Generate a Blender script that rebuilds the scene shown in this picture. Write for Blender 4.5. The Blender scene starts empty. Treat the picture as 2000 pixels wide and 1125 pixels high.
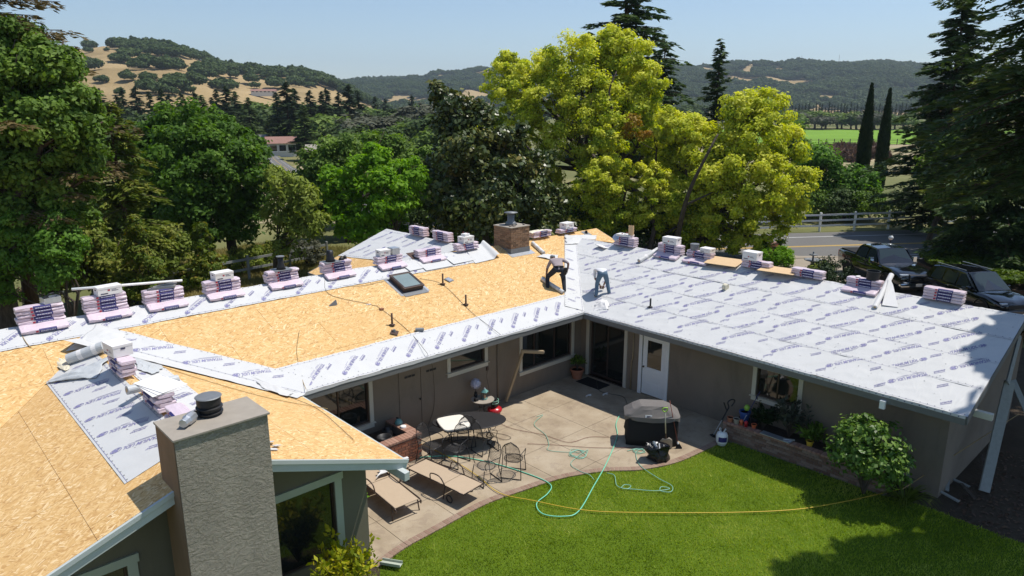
import bpy, math, random
import numpy as np
from mathutils import Matrix, Vector, Euler
R = math.radians
rng = np.random.default_rng(7)
random.seed(7)
sc = bpy.context.scene
COL = sc.collection

# ---------------------------------------------------------------- camera (a drone about 9 m above the patio)
FPX, CXP, CYP, HZ = 1385.0, 1000.0, 562.5, 210.0
PITCH = math.atan((CYP - HZ) / FPX)
YAW = R(47.1)
Fh = np.array([math.cos(YAW), math.sin(YAW), 0.0])
Rt = np.array([math.sin(YAW), -math.cos(YAW), 0.0])
Uz = np.array([0, 0, 1.0])
FW = Fh * math.cos(PITCH) - Uz * math.sin(PITCH)
UP = Fh * math.sin(PITCH) + Uz * math.cos(PITCH)
CAM = np.array([-16.78, -14.63, 9.0])
cd = bpy.data.cameras.new('camera'); cam = bpy.data.objects.new('camera', cd); COL.objects.link(cam)
m = Matrix.Identity(4)
for i in range(3):
    m[i][0] = Rt[i]; m[i][1] = UP[i]; m[i][2] = -FW[i]; m[i][3] = CAM[i]
cam.matrix_world = m
cd.sensor_width = 36; cd.lens = FPX / 2000 * 36; cd.clip_end = 9000; cd.clip_start = 0.1
sc.camera = cam
# ---------------------------------------------------------------- sky, sun, exposure
SUN_EL, SUN_AZ = R(66.0), R(-26.5)
w = bpy.data.worlds.new('World'); sc.world = w; w.use_nodes = True
nt = w.node_tree
sky = nt.nodes.new('ShaderNodeTexSky'); sky.sky_type = 'NISHITA'; sky.sun_disc = False
sky.sun_elevation = SUN_EL; sky.sun_rotation = math.pi / 2 - SUN_AZ
sky.altitude = 50; sky.air_density = 1.0; sky.dust_density = 0.25; sky.ozone_density = 3.0
bg = nt.nodes['Background']; bg.inputs[1].default_value = 0.135
nt.links.new(sky.outputs[0], bg.inputs[0])
sl = bpy.data.lights.new('sun', 'SUN'); sl.energy = 5.0; sl.angle = R(0.53); sl.color = (1.0, 0.955, 0.88)
so = bpy.data.objects.new('sun', sl); COL.objects.link(so)
SD = Vector((math.cos(SUN_EL) * math.cos(SUN_AZ), math.cos(SUN_EL) * math.sin(SUN_AZ), math.sin(SUN_EL)))
so.rotation_euler = SD.to_track_quat('Z', 'Y').to_euler(); so.location = (30, -20, 60)
sc.view_settings.view_transform = 'Standard'; sc.view_settings.look = 'None'
sc.view_settings.exposure = 0.0; sc.view_settings.gamma = 1.0; sc.view_settings.use_curve_mapping = False
sc.cycles.max_bounces = 6; sc.cycles.diffuse_bounces = 3; sc.cycles.glossy_bounces = 3
sc.cycles.transmission_bounces = 3; sc.cycles.transparent_max_bounces = 6; sc.cycles.volume_bounces = 0
sc.cycles.caustics_reflective = False; sc.cycles.caustics_refractive = False

# ---------------------------------------------------------------- geometry of sight: where a point of the photograph lies on a real surface
def ray(u, v): return FW * FPX + Rt * (u - CXP) - UP * (v - CYP)
def onz(u, v, z=0.0):
    d = ray(u, v); return CAM + d * (z - CAM[2]) / d[2]
def onx(u, v, x):
    d = ray(u, v); return CAM + d * (x - CAM[0]) / d[0]
def ony(u, v, y):
    d = ray(u, v); return CAM + d * (y - CAM[1]) / d[1]
def onpl(u, v, n, d0):
    r = ray(u, v); n = np.array(n, float); return CAM + r * ((d0 - n @ CAM) / (n @ r))
def dist(u, v, D):
    d = ray(u, v); return CAM + d * (D / (d @ Fh))
def cl(fwd, lat, z=0.0):
    return CAM * np.array([1, 1, 0]) + Fh * fwd + Rt * lat + Uz * z

# ---------------------------------------------------------------- numpy noise
_perm = np.random.default_rng(3).random((64, 64, 64))
def vnoise(p):
    p = np.asarray(p, float)
    if p.shape[-1] == 2: p = np.concatenate([p, np.zeros(p.shape[:-1] + (1,))], -1)
    i = np.floor(p).astype(int); f = p - i; f = f * f * (3 - 2 * f)
    r = 0
    for dx in (0, 1):
        for dy in (0, 1):
            for dz in (0, 1):
                wgt = (f[..., 0] if dx else 1 - f[..., 0]) * (f[..., 1] if dy else 1 - f[..., 1]) * (f[..., 2] if dz else 1 - f[..., 2])
                r = r + wgt * _perm[(i[..., 0] + dx) % 64, (i[..., 1] + dy) % 64, (i[..., 2] + dz) % 64]
    return r * 2 - 1
def fbm(p, o=4):
    p = np.asarray(p, float); r = 0; a = 1.0; s = 0
    for k in range(o):
        r = r + a * vnoise(p * 2 ** k + 7.3 * k); s += a; a *= .5
    return r / s

# ---------------------------------------------------------------- materials
MATS = {}
class NT:
    def __init__(s, name):
        s.m = bpy.data.materials.new(name); s.m.use_nodes = True; s.t = s.m.node_tree
        s.b = s.t.nodes['Principled BSDF']; s.o = s.t.nodes['Material Output']; MATS[name] = s.m
    def n(s, typ, **kw):
        nd = s.t.nodes.new('ShaderNode' + typ)
        for k, v in kw.items():
            if k.startswith('i_'):
                nd.inputs[k[2:].replace('_', ' ')].default_value = v
            elif isinstance(k, str): setattr(nd, k, v)
        return nd
    def l(s, a, b): s.t.links.new(a, b)
    def coord(s, kind='Object', scale=(1, 1, 1), rot=(0, 0, 0)):
        c = s.n('TexCoord'); mp = s.n('Mapping'); mp.inputs['Scale'].default_value = scale; mp.inputs['Rotation'].default_value = rot
        s.l(c.outputs[kind], mp.inputs[0]); return mp.outputs[0]
    def noise(s, vec, scale=5, detail=4, rough=.55, dist=0):
        nd = s.n('TexNoise'); nd.inputs['Scale'].default_value = scale; nd.inputs['Detail'].default_value = detail
        nd.inputs['Roughness'].default_value = rough; nd.inputs['Distortion'].default_value = dist
        if vec is not None: s.l(vec, nd.inputs['Vector'])
        return nd.outputs['Fac']
    def ramp(s, fac, stops):
        nd = s.n('ValToRGB'); cr = nd.color_ramp
        while len(cr.elements) < len(stops): cr.elements.new(0.5)
        for e, (p, c) in zip(cr.elements, stops):
            e.position = p; e.color = (c[0], c[1], c[2], 1) if not np.isscalar(c) else (c, c, c, 1)
        s.l(fac, nd.inputs[0]); return nd.outputs[0]
    def mix(s, fac, a, b, mode='MIX'):
        nd = s.n('Mix', data_type='RGBA', blend_type=mode)
        for k, v in ((0, fac), (6, a), (7, b)):
            if hasattr(v, 'is_linked') or isinstance(v, bpy.types.NodeSocket): s.l(v, nd.inputs[k])
            elif k == 0: nd.inputs[0].default_value = v
            else: nd.inputs[k].default_value = (v[0], v[1], v[2], 1)
        return nd.outputs[2]
    def math(s, op, a, b=0.0, c=None):
        nd = s.n('Math', operation=op)
        for k, v in enumerate((a, b) if c is None else (a, b, c)):
            if isinstance(v, bpy.types.NodeSocket): s.l(v, nd.inputs[k])
            else: nd.inputs[k].default_value = v
        return nd.outputs[0]
    def bump(s, h, strength=.5, dist=.01, prev=None):
        nd = s.n('Bump'); nd.inputs['Strength'].default_value = strength; nd.inputs['Distance'].default_value = dist
        s.l(h, nd.inputs['Height'])
        if prev is not None: s.l(prev, nd.inputs['Normal'])
        return nd.outputs[0]
    def set(s, col=None, rough=.7, metal=0, normal=None, spec=.4, **kw):
        b = s.b
        if col is not None:
            if isinstance(col, bpy.types.NodeSocket): s.l(col, b.inputs['Base Color'])
            else: b.inputs['Base Color'].default_value = (col[0], col[1], col[2], 1)
        if isinstance(rough, bpy.types.NodeSocket): s.l(rough, b.inputs['Roughness'])
        else: b.inputs['Roughness'].default_value = rough
        b.inputs['Metallic'].default_value = metal; b.inputs['Specular IOR Level'].default_value = spec
        if normal is not None: s.l(normal, b.inputs['Normal'])
        for k, v in kw.items(): b.inputs[k.replace('_', ' ')].default_value = v
        return s.m
def plain(name, col, rough=.6, metal=0, var=.12, scale=6, bump=.15, spec=.4, bscale=60, bd=.004, **kw):
    t = NT(name); v = t.coord()
    c = t.mix(t.noise(v, scale, 5, .6), [x * (1 - var) for x in col], [min(1, x * (1 + var)) for x in col])
    nm = t.bump(t.noise(v, bscale, 3), bump, bd) if bump else None
    return t.set(c, rough, metal, nm, spec, **kw)

def foliage(name, stops, trans=.35, rough=.55, spec=.3):
    t = NT(name)
    a = t.n('Attribute', attribute_name='tone')
    g = t.n('NewGeometry')
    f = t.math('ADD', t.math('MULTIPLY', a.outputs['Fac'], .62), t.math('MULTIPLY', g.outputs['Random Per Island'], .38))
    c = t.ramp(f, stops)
    t.set(c, rough, 0, None, spec * .45)
    tr = t.n('BsdfTranslucent'); hs = t.n('HueSaturation'); hs.inputs['Saturation'].default_value = 1.15; hs.inputs['Value'].default_value = 1.25
    t.l(c, hs.inputs['Color']); t.l(hs.outputs[0], tr.inputs[0])
    mx = t.n('MixShader'); mx.inputs[0].default_value = trans
    t.l(t.b.outputs[0], mx.inputs[1]); t.l(tr.outputs[0], mx.inputs[2]); t.l(mx.outputs[0], t.o.inputs[0])
    return t.m

foliage('leaf_oak', [(0, (0.041, 0.081, 0.014)), (.5, (0.115, 0.196, 0.030)), (1, (0.243, 0.351, 0.061))])
foliage('leaf_maple_dark', [(0, (.030, .066, .009)), (.5, (.075, .155, .018)), (1, (.160, .270, .034))])
foliage('leaf_maple_bright', [(0, (.075, .165, .012)), (.5, (.165, .330, .020)), (1, (.290, .470, .035))], .45)
foliage('leaf_willow', [(0, (0.098, 0.138, 0.023)), (.5, (0.218, 0.276, 0.046)), (1, (0.368, 0.414, 0.081))], .4)
foliage('leaf_magnolia', [(0, (0.021, 0.039, 0.009)), (.45, (0.063, 0.094, 0.018)), (.8, (0.184, 0.184, 0.040)), (1, (0.368, 0.299, 0.092))], .15, .38, .9)
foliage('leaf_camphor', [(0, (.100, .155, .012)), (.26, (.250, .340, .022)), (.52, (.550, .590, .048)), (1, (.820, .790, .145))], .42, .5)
foliage('leaf_camphor_red', [(0, (.180, .150, .020)), (.5, (.300, .200, .030)), (1, (.420, .200, .040))], .35)
foliage('leaf_redwood', [(0, (0.019, 0.042, 0.013)), (.5, (0.049, 0.088, 0.023)), (1, (0.117, 0.163, 0.039))], .2)
foliage('leaf_redwood_olive', [(0, (0.062, 0.098, 0.015)), (.5, (0.144, 0.188, 0.027)), (1, (0.288, 0.275, 0.056))], .25)
foliage('leaf_redwood_brown', [(0, (0.060, 0.060, 0.024)), (.5, (0.132, 0.102, 0.042)), (1, (0.216, 0.156, 0.066))], .2)
foliage('leaf_cypress', [(0, (.010, .024, .009)), (.5, (.020, .040, .013)), (1, (.038, .062, .018))], .12)
foliage('leaf_fresh', [(0, (0.058, 0.124, 0.018)), (.5, (0.124, 0.247, 0.036)), (1, (0.221, 0.377, 0.065))], .42)
foliage('leaf_bronze', [(0, (0.061, 0.095, 0.014)), (.5, (0.121, 0.176, 0.024)), (.8, (0.203, 0.203, 0.027)), (1, (0.311, 0.162, 0.041))], .35)
foliage('leaf_gold', [(0, (.110, .170, .012)), (.45, (.280, .320, .015)), (1, (.620, .520, .035))], .35)
foliage('leaf_citrus', [(0, (.035, .080, .012)), (.5, (.110, .210, .030)), (1, (.340, .460, .100))], .3, .40, .6)
foliage('leaf_far_green', [(0, (0.034, 0.060, 0.018)), (.5, (0.071, 0.109, 0.032)), (1, (0.138, 0.184, 0.052))], .25)
foliage('leaf_far_light', [(0, (0.078, 0.132, 0.030)), (.5, (0.150, 0.222, 0.048)), (1, (0.240, 0.312, 0.078))], .3)
foliage('leaf_far_conifer', [(0, (0.018, 0.034, 0.014)), (.5, (0.039, 0.063, 0.023)), (1, (0.075, 0.103, 0.034))], .15)
foliage('leaf_far_grey', [(0, (.060, .070, .040)), (.5, (.100, .105, .065)), (1, (.150, .150, .100))], .2)
foliage('leaf_dry', [(0, (.070, .040, .030)), (.5, (.130, .080, .055)), (1, (.210, .140, .090))], .2)
foliage('leaf_ivy', [(0, (.026, .055, .008)), (.5, (.085, .140, .018)), (1, (.220, .280, .035))], .3)
foliage('leaf_grey_plant', [(0, (.040, .050, .035)), (.5, (.075, .085, .060)), (1, (.120, .130, .090))], .2)
foliage('grass_blade', [(0, (.095, .155, .018)), (.5, (.310, .405, .045)), (1, (.640, .660, .170))], .45)
foliage('grass_dry_blade', [(0, (.150, .160, .040)), (.5, (.300, .260, .090)), (1, (.450, .370, .160))], .3)

t = NT('bark'); v = t.coord(scale=(1, 1, .25))
t.set(t.ramp(t.noise(v, 9, 6, .7), [(.3, (.035, .025, .018)), (.7, (.13, .10, .075))]), .9, 0, t.bump(t.noise(v, 14, 5), .8, .03))
t = NT('bark_red'); v = t.coord(scale=(1, 1, .15))
t.set(t.ramp(t.noise(v, 9, 6, .7), [(.3, (.03, .018, .012)), (.7, (.12, .07, .045))]), .9, 0, t.bump(t.noise(v, 14, 5), .8, .03))
def stucco(name, c, dist=.006, scale=30, st=.5, big=False):
    t = NT(name); v = t.coord('Object')
    n1 = t.noise(v, 1.3, 4, .6); n2 = t.noise(v, scale, 4, .65)
    col = t.mix(n1, [x * .86 for x in c], [x * 1.12 for x in c])
    st2 = t.noise(t.coord('Object', (1, 1, .35)), 1.1, 6, .7, .5)
    col = t.mix(t.math('MULTIPLY', t.math('MAXIMUM', t.math('SUBTRACT', st2, .5), 0.0), 2.2), col, [x * .55 for x in c])
    nm = t.bump(n2, st, dist)
    if big:
        a = t.noise(t.coord('Object', (1, 1, 1.5), (0, .35, 0)), 6.5, 7, .62, 1.4)
        mr = t.n('MapRange', interpolation_type='SMOOTHSTEP'); mr.inputs['From Min'].default_value = .47; mr.inputs['From Max'].default_value = .54; t.l(a, mr.inputs['Value'])
        c3 = t.noise(t.coord('Object', (1, 1, 1.6), (0, -.5, 0)), 11, 6, .65, 1.0)
        m3 = t.n('MapRange', interpolation_type='SMOOTHSTEP'); m3.inputs['From Min'].default_value = .50; m3.inputs['From Max'].default_value = .58; t.l(c3, m3.inputs['Value'])
        nm = t.bump(t.math('ADD', mr.outputs[0], t.math('ADD', t.math('MULTIPLY', m3.outputs[0], .6), t.math('MULTIPLY', a, 1.0))), .7, .015, nm)
    return t.set(col, .92, 0, nm, .2)
stucco('stucco_brown', (.235, .190, .145))
stucco('stucco_olive', (.175, .160, .115))
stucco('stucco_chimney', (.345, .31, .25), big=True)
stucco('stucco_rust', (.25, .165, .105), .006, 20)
plain('trim_cream', (.58, .54, .45), .55, var=.05, bump=.05)
plain('trim_green_grey', (.42, .46, .38), .55, var=.06, bump=.05)
plain('fascia_grey', (.155, .155, .150), .6, var=.08, bump=.06)
plain('fascia_pale', (.50, .54, .52), .45, var=.07, bump=.05)
plain('white_paint', (.86, .86, .84), .45, var=.04, bump=.04)
plain('weathered_board', (.27, .28, .26), .75, var=.25, scale=9, bump=.3)
plain('tan_gutter', (.36, .27, .165), .5, var=.08)
plain('black_metal', (.018, .018, .020), .45, .2, var=.2, spec=.5)
plain('mesh_metal', (.030, .028, .028), .5, .2)
plain('brown_metal', (.085, .060, .050), .35, .5, var=.1)
plain('rust_pipe', (.075, .040, .028), .75, var=.35, scale=18)
plain('galvanised', (.55, .57, .60), .38, .75, var=.2, scale=10)
plain('lead_grey', (.20, .21, .22), .55, .3, var=.2, scale=12)
plain('black_plastic', (.014, .014, .016), .5, var=.1)
plain('grey_cloth', (.16, .145, .135), .85, var=.15, bump=.3)
plain('black_cloth', (.014, .014, .014), .9, var=.2, bump=.3)
plain('bag_plastic', (.010, .010, .012), .22, var=.1, bump=.9, bscale=9, bd=.05)
plain('bag_clear', (.72, .66, .50), .3, var=.2, bump=.9, bscale=14, bd=.04)
plain('carton_white', (.76, .74, .72), .7, var=.05, bump=.05)
plain('carton_print', (.05, .045, .09), .7)
plain('print_red', (.42, .035, .06), .6)
plain('print_navy', (.030, .028, .150), .5)
plain('print_violet', (.215, .205, .365), .6, var=.25, scale=2)
plain('print_pale', (.62, .60, .70), .6)
t = NT('bundle_wrap'); v = t.coord()
c = t.mix(t.noise(v, 4, 3), (.60, .48, .55), (.74, .62, .67))
nv = t.coord(scale=(.5, 1.2, 3.5))
t.set(c, .34, 0, t.bump(t.noise(nv, 7, 4, .6, .6), .9, .03), .5)
plain('sling_tan', (.46, .35, .24), .8, var=.06, bump=.35, bscale=160)
plain('cream_pad', (.74, .69, .60), .85, var=.07, scale=3)
plain('red_tank', (.45, .012, .020), .3, spec=.6)
plain('hose_green', (.20, .62, .42), .4)
plain('hose_aqua', (.25, .50, .38), .4)
plain('cord_yellow', (.62, .42, .04), .5)
plain('cord_red', (.17, .045, .03), .6)
plain('cord_dark', (.035, .030, .025), .6)
plain('cord_tan', (.36, .25, .10), .7)
plain('terracotta', (.40, .16, .09), .85, var=.2)
plain('soil', (.055, .038, .026), .95, var=.4, scale=4, bump=.8, bscale=20, bd=.03)
plain('skin', (.20, .10, .065), .55, bump=0)
plain('denim_dark', (.018, .022, .032), .85, bump=.4)
plain('denim_blue', (.10, .16, .23), .85, bump=.4)
plain('shirt_mauve', (.34, .28, .285), .85, bump=.4)
plain('shirt_white', (.70, .70, .72), .85, bump=.3)
plain('leather', (.025, .020, .018), .6)
plain('teal_metal', (.16, .35, .33), .5)
plain('candle', (.60, .36, .22), .5)
plain('copper_rust', (.30, .14, .08), .8, var=.3)
plain('stone_grey', (.33, .29, .24), .8, var=.2)
plain('lime_plastic', (.35, .60, .08), .4)
plain('blue_plastic', (.06, .12, .35), .4)
plain('orange_plastic', (.60, .14, .06), .4)
plain('yellow_plastic', (.62, .42, .05), .4)
plain('plywood', (.62, .43, .24), .75, var=.1)
plain('car_black', (.006, .007, .010), .12, .3, var=0, bump=0, spec=.8, Coat_Weight=1.0, Coat_Roughness=.03)
plain('car_blue_black', (.008, .012, .030), .12, .4, var=0, bump=0, spec=.8, Coat_Weight=1.0, Coat_Roughness=.03)
plain('chrome', (.75, .76, .78), .08, 1.0, var=0, bump=0)
plain('tyre', (.020, .020, .021), .85, bump=.3)
plain('headlight_glass', (.55, .60, .66), .08, .2, var=0, bump=0, spec=.8)
plain('roof_tile_red', (.28, .15, .12), .85, var=.2, scale=1)
plain('house_white', (.62, .60, .56), .8)
plain('globe_glass', (.80, .80, .78), .15, 0, bump=0, spec=.8)
t = NT('window_glass'); t.set((.012, .015, .014), .04, 0, None, .9)
t = NT('car_glass'); t.set((.03, .045, .05), .06, 0, None, .55)
t = NT('skylight_glass'); v = t.coord(); t.set(t.mix(t.noise(v, 2), (.16, .21, .21), (.26, .32, .31)), .12, 0, None, .8)
t = NT('screen_mesh'); t.set((.030, .028, .024), .55, 0, None, .3)

# brick with each course its own geometry; colour varied per piece
def brickmat(name, a, b, c):
    t = NT(name); oi = t.n('ObjectInfo'); g = t.n('NewGeometry'); v = t.coord()
    f = t.math('FRACT', t.math('ADD', oi.outputs['Random'], g.outputs['Random Per Island']))
    col = t.ramp(f, [(0, a), (.5, b), (1, c)])
    col = t.mix(t.math('MULTIPLY', t.noise(v, 14, 5, .7), .45), col, (.10, .07, .05))
    t.set(col, .9, 0, t.bump(t.noise(v, 40, 4), .5, .006), .2)
brickmat('brick_red', (.30, .10, .06), (.40, .16, .09), (.22, .10, .07))
brickmat('brick_tan', (.22, .13, .08), (.34, .22, .14), (.15, .10, .07))
brickmat('brick_edging', (.30, .205, .150), (.36, .25, .19), (.27, .165, .12))
brickmat('brick_wall', (.17, .095, .065), (.26, .16, .115), (.34, .25, .20))
brickmat('brick_cap', (.40, .22, .155), (.46, .28, .21), (.35, .18, .13))
plain('mortar', (.20, .175, .15), .95, var=.2)

# oriented strand board
t = NT('osb')
oi = t.n('ObjectInfo')
def strands(rot, sc_, off):
    c = t.n('TexCoord'); mp = t.n('Mapping'); mp.inputs['Rotation'].default_value = (0, 0, rot)
    ns = t.n('TexNoise'); ns.inputs['Scale'].default_value = 3.0; ns.inputs['Detail'].default_value = 2
    t.l(c.outputs['Object'], ns.inputs['Vector'])
    ad = t.n('VectorMath', operation='MULTIPLY_ADD'); ad.inputs[1].default_value = (.22, .22, .22); t.l(ns.outputs['Color'], ad.inputs[0]); t.l(c.outputs['Object'], ad.inputs[2])
    t.l(ad.outputs[0], mp.inputs[0])
    m2 = t.n('Mapping'); m2.inputs['Scale'].default_value = sc_; m2.inputs['Location'].default_value = (off, off * 1.7, off)
    t.l(mp.outputs[0], m2.inputs[0])
    vo = t.n('TexVoronoi'); vo.inputs['Scale'].default_value = 1.0; vo.inputs['Randomness'].default_value = 1.0
    t.l(m2.outputs[0], vo.inputs['Vector']); return vo
v1 = strands(.15, (9, 40, 20), 0); v2 = strands(.85, (10, 46, 20), 4.1); v3 = strands(-.62, (8, 42, 20), 9.3)
def sel(vo, k): 
    s = t.n('SeparateColor'); t.l(vo.outputs['Color'], s.inputs[0]); return s.outputs[k]
pick = t.noise(t.coord('Object'), 9, 3, .7)
f12 = t.mix(t.math('GREATER_THAN', sel(v2, 1), .52), sel(v1, 0), sel(v2, 0))
f123 = t.mix(t.math('GREATER_THAN', sel(v3, 1), .68), f12, sel(v3, 0))
col = t.ramp(f123, [(0, (.40, .20, .065)), (.18, (.55, .32, .115)), (.55, (.66, .415, .165)), (.85, (.76, .53, .26)), (1, (.86, .68, .42))])
col = t.mix(t.math('MULTIPLY', oi.outputs['Random'], .42), col, (.60, .36, .14))
big = t.noise(t.coord('Object'), .9, 3, .6)
col = t.mix(t.math('MULTIPLY', big, .25), col, (.72, .50, .24))
t.set(col, .75, 0, t.bump(f123, .25, .004), .25)

# woven plastic roofing underlay
t = NT('membrane')
v = t.coord()
n1 = t.noise(v, 1.4, 4, .5, .5); n2 = t.noise(t.coord(scale=(1, 3.0, 1), rot=(0, 0, .5)), 1.1, 3, .5, .6); n3 = t.noise(v, 70, 2)
rg = t.math('SUBTRACT', 1.0, t.math('MINIMUM', 1.0, t.math('MULTIPLY', t.math('ABSOLUTE', t.math('SUBTRACT', n2, .5)), 16.0)))
col = t.mix(n1, (.545, .545, .535), (.615, .612, .60))
nm = t.bump(t.math('ADD', t.math('MULTIPLY', n1, .35), t.math('MULTIPLY', rg, .07)), .5, .05)
nm = t.bump(n3, .12, .004, nm)
t.set(col, .55, 0, nm, .35)
t = NT('membrane_back'); v = t.coord(); t.set(t.mix(t.noise(v, 3), (.42, .44, .45), (.55, .57, .58)), .5, 0, t.bump(t.noise(v, 4, 4), .6, .05), .4)

# ground sheets
t = NT('ground_dry')
g = t.n('NewGeometry'); v = g.outputs['Position']
n1 = t.noise(v, .035, 5, .6); n2 = t.noise(v, .5, 6, .65); n3 = t.noise(v, 6, 4, .6)
c = t.ramp(n1, [(.38, (.080, .115, .030)), (.55, (.170, .180, .065)), (.70, (.340, .280, .140))])
c = t.mix(t.math('MULTIPLY', n2, .6), c, (.16, .13, .07))
t.set(c, .95, 0, t.bump(n3, .6, .05), .1)
t = NT('hill_grass'); g = t.n('NewGeometry'); v = g.outputs['Position']
n1 = t.noise(v, .012, 6, .65); n2 = t.noise(v, .12, 6, .7)
c = t.ramp(n1, [(.3, (.250, .180, .085)), (.5, (.390, .280, .140)), (.7, (.490, .360, .195))])
c = t.mix(t.math('MULTIPLY', n2, .45), c, (.22, .17, .09))
t.set(c, 1, 0, t.bump(n2, .8, 2.0), .05)
t = NT('vineyard_green'); g = t.n('NewGeometry'); v = g.outputs['Position']
c = t.mix(t.noise(v, .06, 5), (.14, .25, .035), (.20, .34, .05)); t.set(c, 1, 0, t.bump(t.noise(v, 1.5, 3), .6, .3), .05)
t = NT('field_tan'); g = t.n('NewGeometry'); v = g.outputs['Position']
c = t.ramp(t.noise(v, .06, 6, .6), [(.35, (.20, .20, .09)), (.55, (.34, .28, .17)), (.75, (.42, .34, .22))]); t.set(c, 1, 0, None, .05)
t = NT('lawn_soil'); g = t.n('NewGeometry'); v = g.outputs['Position']
t.set(t.mix(t.noise(v, 1.1, 5), (.070, .120, .010), (.120, .180, .016)), 1, 0, t.bump(t.noise(v, 30, 3), .8, .03), .05)
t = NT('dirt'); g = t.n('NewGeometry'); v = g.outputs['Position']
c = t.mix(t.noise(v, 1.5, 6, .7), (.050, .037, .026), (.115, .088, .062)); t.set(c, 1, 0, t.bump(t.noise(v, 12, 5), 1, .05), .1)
t = NT('asphalt'); g = t.n('NewGeometry'); v = g.outputs['Position']
c = t.mix(t.noise(v, .35, 5, .6), (.115, .110, .105), (.165, .160, .150)); c = t.mix(t.math('MULTIPLY', t.noise(v, 25, 3), .3), c, (.20, .19, .18))
t.set(c, .9, 0, t.bump(t.noise(v, 60, 2), .4, .01), .3)
t = NT('driveway'); g = t.n('NewGeometry'); v = g.outputs['Position']
t.set(t.mix(t.noise(v, .8, 5), (.26, .22, .17), (.36, .31, .25)), .9, 0, None, .2)
plain('line_white', (.62, .62, .60), .8); plain('line_yellow', (.60, .38, .08), .8)
t = NT('patio_concrete'); g = t.n('NewGeometry'); v = g.outputs['Position']
c = t.ramp(t.noise(v, .9, 6, .62), [(.28, (.255, .195, .130)), (.5, (.370, .295, .205)), (.72, (.450, .375, .275))])
sp = t.math('GREATER_THAN', t.noise(v, 22, 3, .7), .66)
c = t.mix(t.math('MULTIPLY', sp, .35), c, (.55, .50, .43))
c = t.mix(t.math('MULTIPLY', t.math('GREATER_THAN', t.noise(v, 2.6, 5, .7, .8), .57), .22), c, (.17, .12, .095))
t.set(c, .85, 0, t.bump(t.noise(v, 45, 4), .35, .006), .25)
# ---------------------------------------------------------------- object helpers
def link(o, parent=None):
    COL.objects.link(o)
    if parent is not None: o.parent = parent
    return o
def tag(o, label=None, cat=None, group=None, kind=None):
    if label: o['label'] = label
    if cat: o['category'] = cat
    if group: o['group'] = group
    if kind: o['kind'] = kind
    return o
def empty(name, loc, label, cat, group=None, rz=0, rot=None):
    o = bpy.data.objects.new(name, None); o.empty_display_size = .2; o.location = loc
    o.rotation_euler = rot if rot is not None else (0, 0, rz)
    return tag(link(o), label, cat, group)
def structure(o): o['kind'] = 'structure'; return o
def meshobj(name, verts, faces, mat, parent=None, smooth=False, bevel=0, loc=None):
    me = bpy.data.meshes.new(name); me.from_pydata([tuple(map(float, v)) for v in verts], [], faces); me.update()
    me.materials.append(MATS[mat])
    if smooth: me.polygons.foreach_set('use_smooth', [True] * len(me.polygons))
    o = bpy.data.objects.new(name, me); link(o, parent)
    if loc is not None: o.location = loc
    if bevel:
        b = o.modifiers.new('bevel', 'BEVEL'); b.width = bevel; b.segments = 2; b.limit_method = 'ANGLE'; b.angle_limit = R(35)
    return o
def npmesh(name, V, nper, mat, parent=None, tone=None, faces=None, smooth=False):
    """V (n*nper,3): n faces of nper corners each, or shared verts with an index array faces"""
    me = bpy.data.meshes.new(name); V = np.ascontiguousarray(V, dtype=np.float32)
    me.vertices.add(len(V)); me.vertices.foreach_set('co', V.ravel())
    if faces is None: faces = np.arange(len(V), dtype=np.int32).reshape(-1, nper)
    nf = len(faces); me.loops.add(nf * nper); me.loops.foreach_set('vertex_index', faces.astype(np.int32).ravel())
    me.polygons.add(nf); me.polygons.foreach_set('loop_start', np.arange(0, nf * nper, nper, dtype=np.int32))
    try: me.polygons.foreach_set('loop_total', np.full(nf, nper, dtype=np.int32))
    except Exception: pass
    if smooth: me.polygons.foreach_set('use_smooth', np.ones(nf, dtype=bool))
    if tone is not None:
        a = me.attributes.new('tone', 'FLOAT', 'POINT'); a.data.foreach_set('value', np.asarray(tone, dtype=np.float32))
    me.update(calc_edges=True); me.validate()
    if mat: me.materials.append(MATS[mat])
    if name is None: return me
    return link(bpy.data.objects.new(name, me), parent)
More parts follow.
